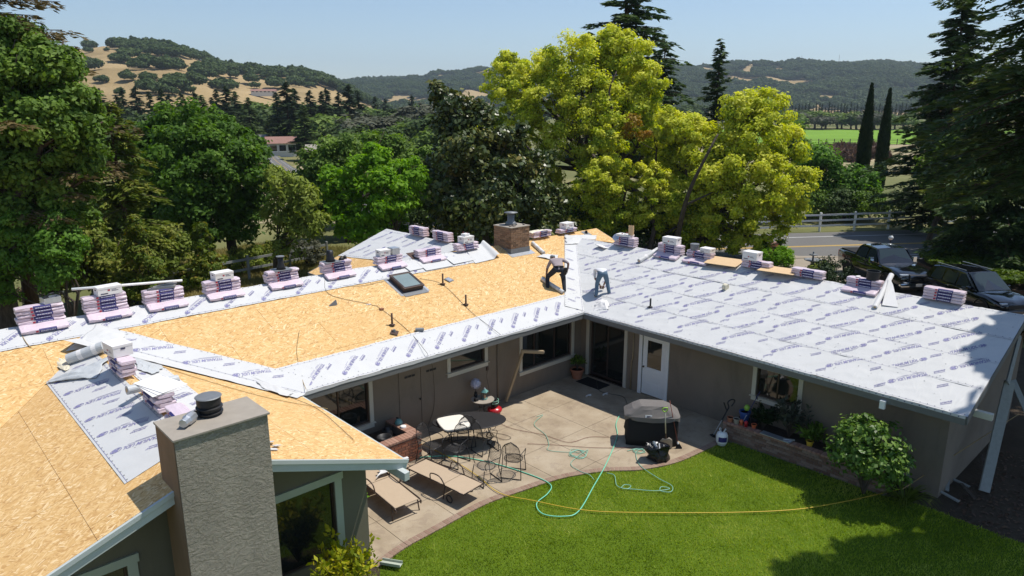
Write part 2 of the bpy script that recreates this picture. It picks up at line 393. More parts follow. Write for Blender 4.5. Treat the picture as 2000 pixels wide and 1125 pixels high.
class MB:
    def __init__(s): s.v = []; s.f = []
    def add(s, vs, fs):
        k = len(s.v); s.v += [tuple(float(c) for c in v) for v in vs]; s.f += [tuple(i + k for i in f) for f in fs]; return s
    def box(s, a, b):
        x0, y0, z0 = a; x1, y1, z1 = b
        return s.add([(x0,y0,z0),(x1,y0,z0),(x1,y1,z0),(x0,y1,z0),(x0,y0,z1),(x1,y0,z1),(x1,y1,z1),(x0,y1,z1)],
                     [(0,3,2,1),(4,5,6,7),(0,1,5,4),(1,2,6,5),(2,3,7,6),(3,0,4,7)])
    def obox(s, c, ax, h):
        c = np.array(c, float); A = [np.array(a, float) * k for a, k in zip(ax, h)]
        vs = [c + sx * A[0] + sy * A[1] + sz * A[2] for sz in (-1, 1) for sx, sy in ((-1, -1), (1, -1), (1, 1), (-1, 1))]
        return s.add(vs, [(0,3,2,1),(4,5,6,7),(0,1,5,4),(1,2,6,5),(2,3,7,6),(3,0,4,7)])
    def beam(s, p, q, w, h, up=(0, 0, 1)):
        p = np.array(p, float); q = np.array(q, float); d = q - p; L = np.linalg.norm(d); d /= L
        sd = np.cross(d, up)
        if np.linalg.norm(sd) < 1e-4: sd = np.cross(d, (1, 0, 0))
        sd /= np.linalg.norm(sd); u2 = np.cross(sd, d)
        return s.obox((p + q) / 2, (d, sd, u2), (L / 2, w / 2, h / 2))
    def tube(s, pts, r, n=6, caps=True, closed=False):
        P = [np.array(p, float) for p in pts]; m_ = len(P)
        rr = [r] * m_ if np.isscalar(r) else list(r)
        prev = None; rings = []
        for i in range(m_):
            if closed: d = P[(i + 1) % m_] - P[i - 1]
            else: d = P[min(i + 1, m_ - 1)] - P[max(i - 1, 0)]
            L = np.linalg.norm(d); d = d / L if L > 1e-9 else np.array([0, 0, 1.])
            if prev is None:
                a = np.cross(d, (0, 0, 1)); 
                if np.linalg.norm(a) < .05: a = np.cross(d, (1, 0, 0))
            else: a = prev - d * (prev @ d)
            a /= max(np.linalg.norm(a), 1e-9); prev = a; b = np.cross(d, a)
            rings.append([P[i] + (a * math.cos(2 * math.pi * k / n) + b * math.sin(2 * math.pi * k / n)) * rr[i] for k in range(n)])
        k0 = len(s.v); s.v += [tuple(map(float, v)) for rg_ in rings for v in rg_]
        rng_ = range(m_ if closed else m_ - 1)
        for i in rng_:
            j = (i + 1) % m_
            for k in range(n): s.f.append((k0+i*n+k, k0+i*n+(k+1)%n, k0+j*n+(k+1)%n, k0+j*n+k))
        if caps and not closed:
            s.f.append(tuple(k0 + k for k in range(n))[::-1]); s.f.append(tuple(k0 + (m_ - 1) * n + k for k in range(n)))
        return s
    def lathe(s, prof, n=20, c=(0, 0, 0), axis=None, sx=1, sy=1):
        k0 = len(s.v); c = np.array(c, float)
        if axis is None: X, Y, Z = np.eye(3)
        else:
            Z = np.array(axis, float); Z /= np.linalg.norm(Z); X = np.cross((0, 0, 1) if abs(Z[2]) < .9 else (1, 0, 0), Z); X /= np.linalg.norm(X); Y = np.cross(Z, X)
        for r_, z in prof:
            for k in range(n):
                a = 2 * math.pi * k / n; s.v.append(tuple(c + X * r_ * sx * math.cos(a) + Y * r_ * sy * math.sin(a) + Z * z))
        for i in range(len(prof) - 1):
            for k in range(n): s.f.append((k0+i*n+k, k0+i*n+(k+1)%n, k0+(i+1)*n+(k+1)%n, k0+(i+1)*n+k))
        s.f.append(tuple(k0 + k for k in range(n))[::-1]); s.f.append(tuple(k0 + (len(prof) - 1) * n + k for k in range(n)))
        return s
    def prism(s, poly, z0, z1):
        n = len(poly); s.add([(p[0], p[1], z0) for p in poly] + [(p[0], p[1], z1) for p in poly],
            [tuple(range(n))[::-1], tuple(range(n, 2 * n))] + [(i, (i + 1) % n, n + (i + 1) % n, n + i) for i in range(n)]); return s
    def ext(s, poly, fn, t0, t1):
        """poly in (a,b); fn(a,b,t)->xyz"""
        n = len(poly); s.add([fn(a, b, t0) for a, b in poly] + [fn(a, b, t1) for a, b in poly],
            [tuple(range(n))[::-1], tuple(range(n, 2 * n))] + [(i, (i + 1) % n, n + (i + 1) % n, n + i) for i in range(n)]); return s
    def build(s, name, mat, parent=None, smooth=False, bevel=0, loc=None):
        return meshobj(name, s.v, s.f, mat, parent, smooth, bevel, loc)
def clip(poly, a, b):
    """keep the part of poly left of the line a->b"""
    out = []; n = len(poly)
    sd = lambda p: (b[0]-a[0])*(p[1]-a[1]) - (b[1]-a[1])*(p[0]-a[0])
    for i in range(n):
        p, q = poly[i], poly[(i + 1) % n]; sp, sq = sd(p), sd(q)
        if sp >= 0: out.append(p)
        if (sp >= 0) != (sq >= 0):
            t_ = sp / (sp - sq); out.append((p[0] + (q[0]-p[0])*t_, p[1] + (q[1]-p[1])*t_))
    return out
def clipc(poly, conv):
    for i in range(len(conv)):
        poly = clip(poly, conv[i], conv[(i + 1) % len(conv)])
        if len(poly) < 3: return []
    return poly
def parea(p): return abs(sum(p[i][0]*p[(i+1)%len(p)][1] - p[(i+1)%len(p)][0]*p[i][1] for i in range(len(p)))) / 2
def dup(root, loc=None, rz=None, label=None, group=None, rot=None, scale=None):
    r = root.copy(); COL.objects.link(r)
    if loc is not None: r.location = loc
    if rz is not None: r.rotation_euler = (0, 0, rz)
    if rot is not None: r.rotation_euler = rot
    if scale is not None: r.scale = scale if not np.isscalar(scale) else (scale,) * 3
    if label: r['label'] = label
    if group: r['group'] = group
    for ch in root.children:
        c = ch.copy(); COL.objects.link(c); c.parent = r
        for g_ in ch.children:
            d = g_.copy(); COL.objects.link(d); d.parent = c
    return r
def catmull(pts, n=8):
    P = [np.array(p, float) for p in pts]; P = [2*P[0]-P[1]] + P + [2*P[-1]-P[-2]]; out = []
    for i in range(1, len(P) - 2):
        for k in range(n):
            t_ = k / n; a, b, c, d = P[i-1:i+3]
            out.append(.5*((2*b) + (-a+c)*t_ + (2*a-5*b+4*c-d)*t_*t_ + (-a+3*b-3*c+d)*t_**3))
    out.append(P[-2]); return out

# ---------------------------------------------------------------- ground, hills, road
def sheet(name, poly, z, mat, kind='structure'):
    o = meshobj(name, [(p[0], p[1], z) for p in poly], [tuple(range(len(poly)))], mat)
    tag(o, kind=kind); return o
gs = 6000
sheet('ground', [(-gs, -gs), (gs, -gs), (gs, gs), (-gs, gs)], -.30, 'ground_dry')
def dpoly(D, l0, l1, D2, l2, l3): return [cl(D, l0)[:2], cl(D, l1)[:2], cl(D2, l3)[:2], cl(D2, l2)[:2]]
sheet('field', dpoly(105, 20, 150, 186, 30, 230), -.26, 'field_tan')
sheet('vineyard', dpoly(188, 20, 300, 312, 30, 430), -.22, 'vineyard_green')

def silh(pts, D):
    """pixel outline of a far crest -> (azimuth, height above ground) at distance D"""
    out = []
    for u, v in pts:
        d = ray(u, v); az = math.atan2(d @ Rt, d @ Fh); e = d[2] / math.hypot(d @ Rt, d @ Fh); out.append((az, CAM[2] + e * D))
    return np.array(out)
def hill(name, prof, Dc, D0, D1, az0, az1, namp, mat, crest_drop=0):
    naz, nr = 420, 90
    A = np.linspace(az0, az1, naz); T = np.linspace(0, 1, nr) ** 1.0
    H = np.interp(A, prof[:, 0], prof[:, 1]) - crest_drop
    AA, TT = np.meshgrid(A, T, indexing='ij')
    RR = D0 + (D1 - D0) * TT
    tc = (Dc - D0) / (D1 - D0)
    ramp_ = np.where(TT < tc, np.sin(np.clip(TT / tc, 0, 1) * math.pi / 2) ** 1.25, 1 - .35 * ((TT - tc) / (1 - tc)) ** 2)
    X = RR * np.cos(AA); Y = RR * np.sin(AA)
    nz = fbm(np.stack([X, Y], -1) / (Dc * .13), 5) ; rid = 1 - np.abs(fbm(np.stack([X * 1.0, Y], -1) / (Dc * .09) + 31, 3)) * 2
    wob = np.sin(np.clip(TT / tc, 0, 1) * math.pi)
    Hh = H[:, None] * ramp_ + (nz * namp + (rid - .6) * namp * .8) * wob - 3 * (TT == 0)
    P = CAM * np.array([1, 1, 0]) + X[..., None] * Fh + Y[..., None] * Rt + Hh[..., None] * Uz
    idx = np.arange(naz * nr).reshape(naz, nr)
    f = np.stack([idx[:-1, :-1], idx[1:, :-1], idx[1:, 1:], idx[:-1, 1:]], -1).reshape(-1, 4)
    o = npmesh(name, P.reshape(-1, 3), 4, mat, faces=f, smooth=True); structure(o)
    def at(az, t_):
        i = np.clip((az - az0) / (az1 - az0) * (naz - 1), 0, naz - 1).astype(int); j = np.clip(t_ * (nr - 1), 0, nr - 1).astype(int)
        return P[i, j]
    return at, tc
pA = silh([(-900, 110), (-300, 90), (0, 95), (100, 92), (150, 84), (200, 79), (330, 86), (400, 103), (430, 118), (500, 126), (600, 133), (650, 148), (700, 172), (745, 194), (790, 222), (850, 240), (1000, 245)], 900)
hillA, tcA = hill('hill_near', pA, 900, 330, 1400, math.atan2(-1900, 1443), math.atan2(0, 1443), 7, 'hill_grass', 13)
pB = silh([(300, 190), (620, 168), (700, 160), (760, 158), (830, 158), (850, 150), (900, 148), (940, 140), (1000, 142), (1150, 150), (1300, 135), (1400, 132), (1440, 126), (1600, 127), (1700, 122), (1780, 126), (1900, 140), (2200, 150), (2800, 175)], 2000)
hillB, tcB = hill('hill_far', pB, 2000, 1000, 2800, math.atan2(-700, 1443), math.atan2(1700, 1443), 22, 'hill_grass', 8)

# road with painted lines, driveway, far shoulder
rdir = np.array([.822, -.570]); 
rp0 = onz(1560, 482)[:2]
def roadpath(off):
    n_ = np.array([-rdir[1], rdir[0]])
    pts = []
    for s_ in np.linspace(-90, 160, 60):
        p = rp0 + rdir * s_; bend = max(0, -s_ - 14)
        p = p + n_ * (bend ** 1.6) * .30
        pts.append(p + n_ * off)
    return pts
def ribbon(name, o0, o1, z, mat, th=None):
    a, b = roadpath(o0), roadpath(o1); n = len(a)
    vs = [(p[0], p[1], z) for p in a] + [(p[0], p[1], z) for p in b]
    return structure(meshobj(name, vs, [(i, i + 1, n + i + 1, n + i) for i in range(n - 1)], mat))
ribbon('road', -4.7, 5.0, .0, 'asphalt')
ribbon('road_shoulder', 5.0, 6.6, -.01, 'ground_dry')
ribbon('road_marking', -.10, .03, .006, 'line_yellow'); ribbon('road_marking', .12, .22, .006, 'line_yellow')
ribbon('road_marking', 3.25, 3.37, .006, 'line_white'); ribbon('road_marking', -3.55, -3.43, .006, 'line_white')
dw = [onz(*q)[:2] for q in ((1500, 492), (1560, 500), (1680, 500), (1900, 520), (2200, 600), (2300, 700), (1900, 640), (1620, 560), (1500, 535))]
sheet('driveway', dw, .006, 'driveway')

# ---------------------------------------------------------------- patio, lawn, dirt
curve_px = [(1408, 864), (1370, 882), (1320, 903), (1250, 917), (1180, 920), (1100, 933), (1020, 958), (945, 986), (850, 1037), (790, 1070), (738, 1108)]
curve = [tuple(onz(u, v)[:2]) for u, v in curve_px]
cs = [tuple(p[:2]) for p in catmull([(a, b, 0) for a, b in curve], 6)]
patio_poly = [(-10.3, .9), (.92, .9), (.92, -5.3)][::-1]
patio_poly = [(.92, -5.35)] + cs + [(-10.3, -3.55), (-10.3, .9), (.92, .9)]
patio = structure(empty('patio', (0, 0, 0), None, None)); del patio['kind']; patio['kind'] = 'structure'
MBp = MB().prism([(p[0], p[1]) for p in patio_poly][::-1], -.25, -.012); MBp.build('patio_base', 'mortar', patio)
xs = [-10.4, -9.4, -7.95, -6.5, -5.06, -3.67, -2.3, -.9, 1.0]; ys = [-6.2, -5.2, -3.75, -2.22, -.64, 1.0]
inner = cs
for i in range(len(xs) - 1):
    for j in range(len(ys) - 1):
        g_ = .006
        rect = [(xs[i]+g_, ys[j]+g_), (xs[i+1]-g_, ys[j]+g_), (xs[i+1]-g_, ys[j+1]-g_), (xs[i]+g_, ys[j+1]-g_)]
        pp = clipc(patio_poly, rect)
        if len(pp) >= 3 and parea(pp) > .02:
            MB().prism(pp, -.05, 0.0).build('slab', 'patio_concrete', patio)
# brick edging along the curve
bm_ = MB().box((-.049, -.09, -.04), (.049, .09, .003)); eb = bm_.build('brick', 'brick_edging', patio, bevel=.006)
first = True; L = 0; acc = 0
pts = [np.array(p) for p in cs]
for a, b in zip(pts[:-1], pts[1:]):
    seg = np.linalg.norm(b - a); d = (b - a) / seg; s_ = acc
    while s_ < seg:
        o = eb if first else eb.copy()
        if not first: COL.objects.link(o); 
        first = False; p = a + d * s_; nrm = np.array([-d[1], d[0]]);
        if nrm[1] < 0: nrm = -nrm
        p = p + nrm * .082
        o.location = (p[0], p[1], random.uniform(.0, .003)); o.rotation_euler = (random.uniform(-.02, .02), 0, math.atan2(d[1], d[0]) + random.uniform(-.03, .03))
        s_ += .108
    acc = s_ - seg
# lawn
lawn_poly = [(-10.9, -3.6)] + cs[::-1] + [(.0, -5.6), (.15, -9.45), (.35, -10.3), (.3, -12.4), (-1.0, -22), (-16, -22), (-13, -7)]
sheet('lawn', lawn_poly, -.03, 'lawn_soil')
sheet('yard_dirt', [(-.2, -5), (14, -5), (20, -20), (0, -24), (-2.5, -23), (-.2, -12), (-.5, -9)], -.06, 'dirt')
sheet('garden_bed', [(-13.5, -3.3), (-10.25, -3.3), (-10.25, -3.7), (-10.8, -4.5), (-13.5, -5.0)], -.02, 'soil')
# ---------------------------------------------------------------- the house
S = .358; ZE = 2.55; YA = 4.4; XB = 4.0; XC = -13.34; ZC = 3.76; XD = -.75
ZA = ZE + S * YA; ZB = ZE + S * XB
house = empty('house', (0, 0, 0), 'single storey stucco house with bare board and grey underlay on its roofs', 'house')
def planeA(x, y, h=0): return np.array([x, y, ZE + S * y + h * 1.06])
def planeB(x, y, h=0): return np.array([x, y, ZE + S * x + h * 1.06])
def planeCE(x, y, h=0): return np.array([x, y, ZC - S * (x - XC) + h * 1.06])
def planeCW(x, y, h=0): return np.array([x, y, ZC + S * (x - XC) + h * 1.06])
def planeDW(x, y, h=0): return np.array([x, y, ZA - .02 + S * (x - XD) + h * 1.06])
def planeDE(x, y, h=0): return np.array([x, y, ZA - .02 - S * (x - XD) + h * 1.06])
def planeA2(x, y, h=0): return np.array([x, y, ZA - S * (y - YA) + h * 1.06])
def planeB2(x, y, h=0): return np.array([x, y, ZB - S * (x - XB) + h * 1.06])
def onA(u, v): return onpl(u, v, (0, -S, 1), ZE)
def onB(u, v): return onpl(u, v, (-S, 0, 1), ZE)
def onCE(u, v): return onpl(u, v, (S, 0, 1), ZC + S * XC)
def onCW(u, v): return onpl(u, v, (-S, 0, 1), ZC - S * XC)
def onDW(u, v): return onpl(u, v, (-S, 0, 1), ZA - .02 - S * XD)

def deck(plane, poly, along, stag0=0.0, off=0.0, pitch_w=1.16, L_=2.44):
    """lay board panels over one roof slope; poly in plan, along='x' or 'y' is the eave direction"""
    k = [p[0] if along == 'x' else p[1] for p in poly]; q = [p[1] if along == 'x' else p[0] for p in poly]
    r0 = math.floor((min(q) - off) / pitch_w); r1 = math.ceil((max(q) - off) / pitch_w)
    for r_ in range(r0, r1):
        st = stag0 + (r_ % 2) * L_ / 2
        for c_ in range(math.floor((min(k) - st) / L_), math.ceil((max(k) - st) / L_)):
            a0, a1 = st + c_ * L_ + .003, st + (c_ + 1) * L_ - .003; b0, b1 = off + r_ * pitch_w + .003, off + (r_ + 1) * pitch_w - .003
            rect = [(a0, b0), (a1, b0), (a1, b1), (a0, b1)] if along == 'x' else [(b0, a0), (b1, a0), (b1, a1), (b0, a1)]
            pp = clipc(list(poly), rect)
            if len(pp) < 3 or parea(pp) < .01: continue
            cx_ = sum(p[0] for p in pp) / len(pp); cy_ = sum(p[1] for p in pp) / len(pp)
            o = MB().ext([(p[0] - cx_, p[1] - cy_) for p in pp], lambda x, y, t_: plane(x + cx_, y + cy_, t_) - np.array([0, 0, 0]), -.012, random.uniform(0, .0025)).build('roof_panel', 'osb', house)
XL = -24.0
XR5 = 5.7
deck(planeA, [(-9.97, 0), (0, 0), (XB, XB), (XR5, XB), (XR5, YA), (XL, YA), (XL, 3.38), (-13.35, 3.38)], 'x', .4)
deck(planeA, [(XL, 0), (-16.73, 0), (-13.35, 3.38), (XL, 3.38)], 'x', .4)
deck(planeA, [(XB, XB - .0), (XR5, 3.1), (XR5, XB)], 'x', .4)
deck(planeA2, [(XL, YA), (XR5, YA), (XR5, 8.8), (XL, 8.8)], 'x', .4)
YE = -10.95
deck(planeB, [(0, YE), (XB, YE), (XB, XB), (0, 0)], 'y', .3)
deck(planeB2, [(XB, YE), (8, YE), (8, XB), (XB, XB)], 'y', .3)
YC = -4.3
deck(planeCE, [(XC, YC), (-9.97, YC), (-9.97, 0), (-13.35, 3.38), (XC, 3.38)], 'y', -.2)
deck(planeCW, [(-16.72, YC), (XC, YC), (XC, 3.38), (-16.72, 0)], 'y', -.2)
deck(planeCW, [(-16.72, -9.0), (-14.8, YC), (-16.72, YC)], 'y', -.2) if False else None
YD = 10.3
deck(planeDW, [(XD - 3.6, YA + 3.6), (XD, YA), (XD, YD), (XD - 3.6, YD)], 'y', .1)
deck(planeDE, [(XD, YA), (XD + 3.6, YA + 3.6), (XD + 3.6, YD), (XD, YD)], 'y', .1)
# roof underside (one solid soffit deck a little below the panels, for every slope)
def under(plane, poly): MB().ext(poly, plane, -.045, -.0135).build('soffit', 'trim_cream', house)
under(planeA, [(XL, .02), (-16.8, .02), (-13.35, 3.3), (-10.05, .02), (0, .02), (3.9, 3.9), (XR5, YA), (XL, YA)])
under(planeB, [(.02, YE), (XB, YE), (XB, 3.9), (.02, .0)])
under(planeB2, [(XB, YE), (8, YE), (8, XB), (XB, XB)])
under(planeCE, [(XC, YC), (-9.99, YC), (-9.99, 0), (XC, 3.3)])
under(planeCW, [(-16.7, YC), (XC, YC), (XC, 3.3), (-16.7, 0)])
under(planeA2, [(XL, YA), (XR5, YA), (XR5, 8.8), (XL, 8.8)])
under(planeDW, [(XD - 3.6, YA + 3.6), (XD, YA), (XD, YD), (XD - 3.6, YD)])

# fascia boards (eaves and rakes)
def fascia(p, q, h, mat, t_=.035, drop=0):
    p = np.array(p, float); q = np.array(q, float); p[2] -= h / 2 + drop; q[2] -= h / 2 + drop
    return MB().beam(p, q, t_, h).build('fascia', mat, house, bevel=.004)
fascia((-9.93, -.02, ZE - .012), (-.0, -.02, ZE - .012), .19, 'fascia_grey')
fascia((-.02, .0, ZE - .012), (-.02, YE, ZE - .012), .19, 'fascia_grey')
fascia((-.02, YE - .02, ZE - .012), (XB, YE - .02, ZB - .012), .19, 'fascia_grey')
fascia((XB, YE - .02, ZB - .012), (8, YE - .02, ZE - .012), .19, 'fascia_grey')
fascia((-9.94, -.04, ZE - .012), (-9.94, YC, ZE - .012), .17, 'fascia_pale')
fascia((-9.925, YC - .02, ZE - .010), (XC, YC - .02, ZC - .010), .20, 'fascia_pale')
fascia((-9.91, YC - .052, ZE + .002), (XC, YC - .052, ZC + .002), .075, 'fascia_pale', .028)
fascia((-16.75, YC - .02, ZE - .010), (XC, YC - .02, ZC - .010), .20, 'fascia_pale')
fascia((-16.75, YC - .052, ZE + .002), (XC, YC - .052, ZC + .002), .075, 'fascia_pale', .028)
fascia((XR5 + .02, 3.1, planeA(0, 3.1)[2] - .012), (XR5 + .02, YA, ZA - .012), .18, 'fascia_grey')
fascia((XD - 3.6, YD + .02, planeDW(XD - 3.6, 0)[2]), (XD, YD + .02, ZA - .03), .18, 'fascia_grey')
fascia((XD - 3.62, YD, planeDW(XD - 3.6, 0)[2]), (XD - 3.62, YA + 3.6, planeDW(XD - 3.6, 0)[2]), .18, 'fascia_grey')

# walls: built in pieces round real openings
WT = .18
def wall_run(axis, c, a0, a1, zt, openings, mat, out, z0=0.0, topf=None):
    """axis 'x': wall runs along x at y=c (outer face), body on the +y side when out=-1"""
    def add(m_, u0, u1, zz0, zz1, zz1b=None):
        zz1b = zz1 if zz1b is None else zz1b
        c2 = c - out * WT
        if axis == 'x': q = [(u0, c), (u1, c), (u1, c2), (u0, c2)]
        else: q = [(c, u0), (c, u1), (c2, u1), (c2, u0)]
        tops = [zz1, zz1b, zz1b, zz1]
        m_.add([(x, y, zz0) for x, y in q] + [(x, y, t_) for (x, y), t_ in zip(q, tops)], [(0,3,2,1),(4,5,6,7),(0,1,5,4),(1,2,6,5),(2,3,7,6),(3,0,4,7)])
    T = topf or (lambda u_: zt)
    m_ = MB(); cur = a0
    for (u0, u1, s0, s1) in sorted(openings):
        if u0 > cur: add(m_, cur, u0, z0, T(cur), T(u0))
        if s0 > z0: add(m_, u0, u1, z0, s0)
        if T(u0) > s1: add(m_, u0, u1, s1, T(u0), T(u1))
        cur = u1
    if cur < a1: add(m_, cur, a1, z0, T(cur), T(a1))
    return m_.build('wall', mat, house)
WA = .9; WB = .92
opA = [(-9.25, -7.58, .78, 1.98), (-4.82, -3.50, 1.50, 1.98), (-1.92, .42, .78, 1.98)]
opB = [(-1.00, .52, .03, 1.98), (-2.62, -1.72, .03, 2.03), (-6.86, -5.66, 1.16, 1.98)]
wall_run('x', WA, -10.2, .92, 2.78, opA, 'stucco_brown', -1)
wall_run('y', WB, -10.268, WA, 2.78, opB, 'stucco_brown', -1)
wall_run('x', -10.45, WB - 0.001, 7.1, 2.9, [], 'stucco_brown', -1, topf=lambda u_: min(planeB(u_, 0)[2], planeB2(u_, 0)[2]) - .06)
wall_run('y', 7.1, -10.3, 8, 2.8, [], 'stucco_brown', 1)
wall_run('x', 8.2, XL, XR5 - .4, 2.6, [], 'stucco_brown', 1)
wall_run('y', XR5 - .4, 3.2, 8.2, 2.6, [], 'stucco_brown', 1)
WCX, WCY = -10.28, -3.4
opC = [(-12.22, -10.98, .55, 2.12), (-15.6, -14.60, .55, 2.05)]
wall_run('x', WCY, -16.4, WCX, 3, opC, 'stucco_olive', -1, topf=lambda u_: min(planeCE(u_, 0)[2], planeCW(u_, 0)[2]) - .06)
wall_run('y', WCX, WCY + .001, WA, 2.62, [], 'stucco_olive', 1)
MB().box((XD - 3.2, 7.5, 0), (XD + 3.2, YD - .5, 2.5)).build('wall', 'stucco_brown', house)
# dark floor inside so openings read as rooms
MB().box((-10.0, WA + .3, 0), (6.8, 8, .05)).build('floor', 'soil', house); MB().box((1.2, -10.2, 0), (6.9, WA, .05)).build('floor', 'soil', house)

def window(axis, c, a0, a1, z0, z1, tw=.12, sill=True, mullion=(), mat='trim_cream', slope=0.0, apron=0.0):
    fr = empty('window', (0, 0, 0), None, None); fr.parent = house
    for k in list(fr.keys()): del fr[k]
    def P(a, o, z): return (a, c - o, z) if axis == 'x' else (c - o, a, z)
    def bx(name, a, b, zz0, zz1, o0, o1, mat_, za=None, bev=.004):
        za = za or (lambda u_: 0)
        vs = [P(u_, o_, z_ + za(u_)) for z_ in (zz0, zz1) for u_, o_ in ((a, o0), (b, o0), (b, o1), (a, o1))]
        return MB().add(vs, [(0,3,2,1),(4,5,6,7),(0,1,5,4),(1,2,6,5),(2,3,7,6),(3,0,4,7)]).build(name, mat_, fr, bevel=bev)
    zs = (lambda u_: slope * (u_ - (a0 + a1) / 2)) if slope else None
    bx('trim', a0 - tw, a0, z0 - (apron or .02), z1, -.01, .035, mat); bx('trim', a1, a1 + tw, z0 - (apron or .02), z1, -.01, .035, mat)
    bx('trim', a0 - tw - .03, a1 + tw + .03, z1 + .001, z1 + tw, -.01, .045, mat, zs)
    if sill:
        bx('sill', a0 - tw - .04, a1 + tw + .04, z0 - .045, z0 - .021, -.01, .075, mat); bx('sill', a0 - tw + .002, a1 + tw - .002, z0 - .16, z0 - .046, -.01, .037, mat)
    fw_ = .035
    for (p, q, r_, s_) in ((a0, a0 + fw_, z0, z1), (a1 - fw_, a1, z0, z1), (a0 + fw_, a1 - fw_, z0, z0 + fw_), (a0 + fw_, a1 - fw_, z1 - fw_, z1)):
        bx('frame', p, q, r_, s_, -.11, -.05, 'brown_metal', bev=.002)
    for mu in mullion: bx('frame', mu - .02, mu + .02, z0 + fw_, z1 - fw_, -.105, -.055, 'brown_metal', bev=.002)
    ed = [a0 + fw_] + list(mullion) + [a1 - fw_]
    for p, q in zip(ed[:-1], ed[1:]):
        bx('pane', p + .004, q - .004, z0 + fw_, z1 - fw_, -.085, -.08, 'window_glass', bev=0)
    return fr
window('x', WA, -9.25, -7.58, .78, 1.98, mullion=(-8.45,))
window('x', WA, -4.82, -3.50, 1.50, 1.98)
window('x', WA, -1.92, .42, .78, 1.98, mullion=(-1.3, -.35))
window('y', WB, -6.86, -5.66, 1.16, 1.98, mullion=(-6.25,))
window('x', WCY, -12.22, -10.98, .55, 2.12, tw=.15, sill=False, mat='trim_green_grey', apron=.3)
window('x', WCY, -15.6, -14.60, .55, 2.05, tw=.15, sill=False, mat='trim_green_grey')
# sliding door
d_ = empty('sliding_door', (0, 0, 0), None, None); d_.parent = house; [d_.pop(k) for k in list(d_.keys()) if k in ('label', 'category')]
for a, b in ((-1.12, -1.0), (.52, .64)): MB().box((WB - .035, a, 0), (WB + .01, b, 2.1)).build('trim', 'trim_cream', d_, bevel=.004)
MB().box((WB - .03, -1.0, 1.981), (WB + .01, .52, 2.1)).build('trim', 'trim_cream', d_, bevel=.004)
MB().box((WB - .05, -1.0, 0.002), (WB + .10, .52, .03)).build('threshold', 'brown_metal', d_)
for a, b, o in ((-1.0, -.22, .06), (-.26, .52, .10)):
    for q in (((WB+o, a, .03), (WB+o+.03, a+.06, 1.98)), ((WB+o, b-.06, .03), (WB+o+.03, b, 1.98)), ((WB+o, a+.06, .03), (WB+o+.03, b-.06, .12)), ((WB+o, a+.06, 1.9), (WB+o+.03, b-.06, 1.98))):
        MB().box(*q).build('frame', 'brown_metal', d_, bevel=.003)
    MB().box((WB + o + .01, a + .06, .12), (WB + o + .018, b - .06, 1.9)).build('pane', 'window_glass', d_)
MB().box((WB + .04, -.31, .95), (WB + .062, -.28, 1.15)).build('handle', 'black_metal', d_, bevel=.005)
# white half glazed door
d_ = empty('door', (0, 0, 0), None, None); d_.parent = house
for a, b in ((-2.74, -2.62), (-1.72, -1.60)): MB().box((WB - .035, a, 0), (WB + .02, b, 2.14)).build('trim', 'white_paint', d_, bevel=.004)
MB().box((WB - .034, -2.62, 2.031), (WB + .02, -1.72, 2.14)).build('trim', 'white_paint', d_, bevel=.004)
dm = MB().box((WB + .02, -2.61, .03), (WB + .06, -1.73, .95)).box((WB + .02, -2.61, 1.85), (WB + .06, -1.73, 2.02)).box((WB + .02, -2.61, .951), (WB + .06, -2.44, 1.849)).box((WB + .02, -1.90, .951), (WB + .06, -1.73, 1.849))
dm.build('door_leaf', 'white_paint', d_, bevel=.003)
MB().box((WB + .035, -2.44, .951), (WB + .045, -1.9, 1.849)).build('pane', 'window_glass', d_)
for y_ in (-2.43, -2.13):
    for z_ in ((.14, .44), (.52, .86)): MB().box((WB + .012, y_ + .02, z_[0]), (WB + .022, y_ + .24, z_[1])).build('door_panel', 'white_paint', d_, bevel=.008)
MB().lathe([(.012, 0), (.012, .03), (.03, .04), (.03, .065), (.01, .075)], 10, (WB + .02, -1.80, .95), (-1, 0, 0)).build('handle', 'brown_metal', d_, smooth=True)
for z_ in (.3, 1.0, 1.7): MB().box((WB + .008, -2.625, z_), (WB + .018, -2.60, z_ + .1)).build('hinge', 'brown_metal', d_)
# utility cupboard doors on wall A with louvre slots
d_ = empty('cupboard_door', (0, 0, 0), None, None); d_.parent = house
for a, b in ((-6.62, -5.90), (-5.88, -5.16)):
    MB().box((a, WA - .022, .14), (b, WA + .01, 2.06)).build('door_leaf', 'stucco_brown', d_, bevel=.003)
    for k in range(3): MB().box(((a+b)/2 - .17 + k*.12, WA - .032, 1.72), ((a+b)/2 - .07 + k*.12, WA - .021, 1.78)).build('vent', 'black_metal', d_)
MB().lathe([(.012, 0), (.012, .03), (.03, .035), (.03, .06), (.01, .07)], 10, (-5.95, WA - .02, 1.0), (0, -1, 0)).build('handle', 'black_metal', d_, smooth=True)
# light patch boards, pipes and corner box
MB().tube([(-2.98, WA - .03, .05), (-2.98, WA - .03, 2.45)], .028, 8).build('downpipe', 'stucco_brown', house, smooth=True)
MB().tube([(WB - .03, -1.33, .05), (WB - .03, -1.33, 1.0), (WB - .03, -1.37, 1.1), (WB - .03, -1.37, 2.4)], .022, 8).build('downpipe', 'tan_gutter', house, smooth=True)
MB().box((-.12, -9.35, 2.22), (-.04, -9.23, 2.42)).build('rafter_end', 'white_paint', house, bevel=.004)
# eave beam ends at the front gable
for x_, y0_, z_ in ((-10.08, -4.6, 2.36),):
    MB().beam((x_ - .1, -3.2, z_ + .02), (x_ + .0, -4.55, z_ - .03), .12, .17).build('rafter_end', 'fascia_pale', house, bevel=.006)
MB().beam((.5, YE + .1, 2.50), (.5, YE - .38, 2.50), .12, .15).build('rafter_end', 'trim_cream', house, bevel=.006)

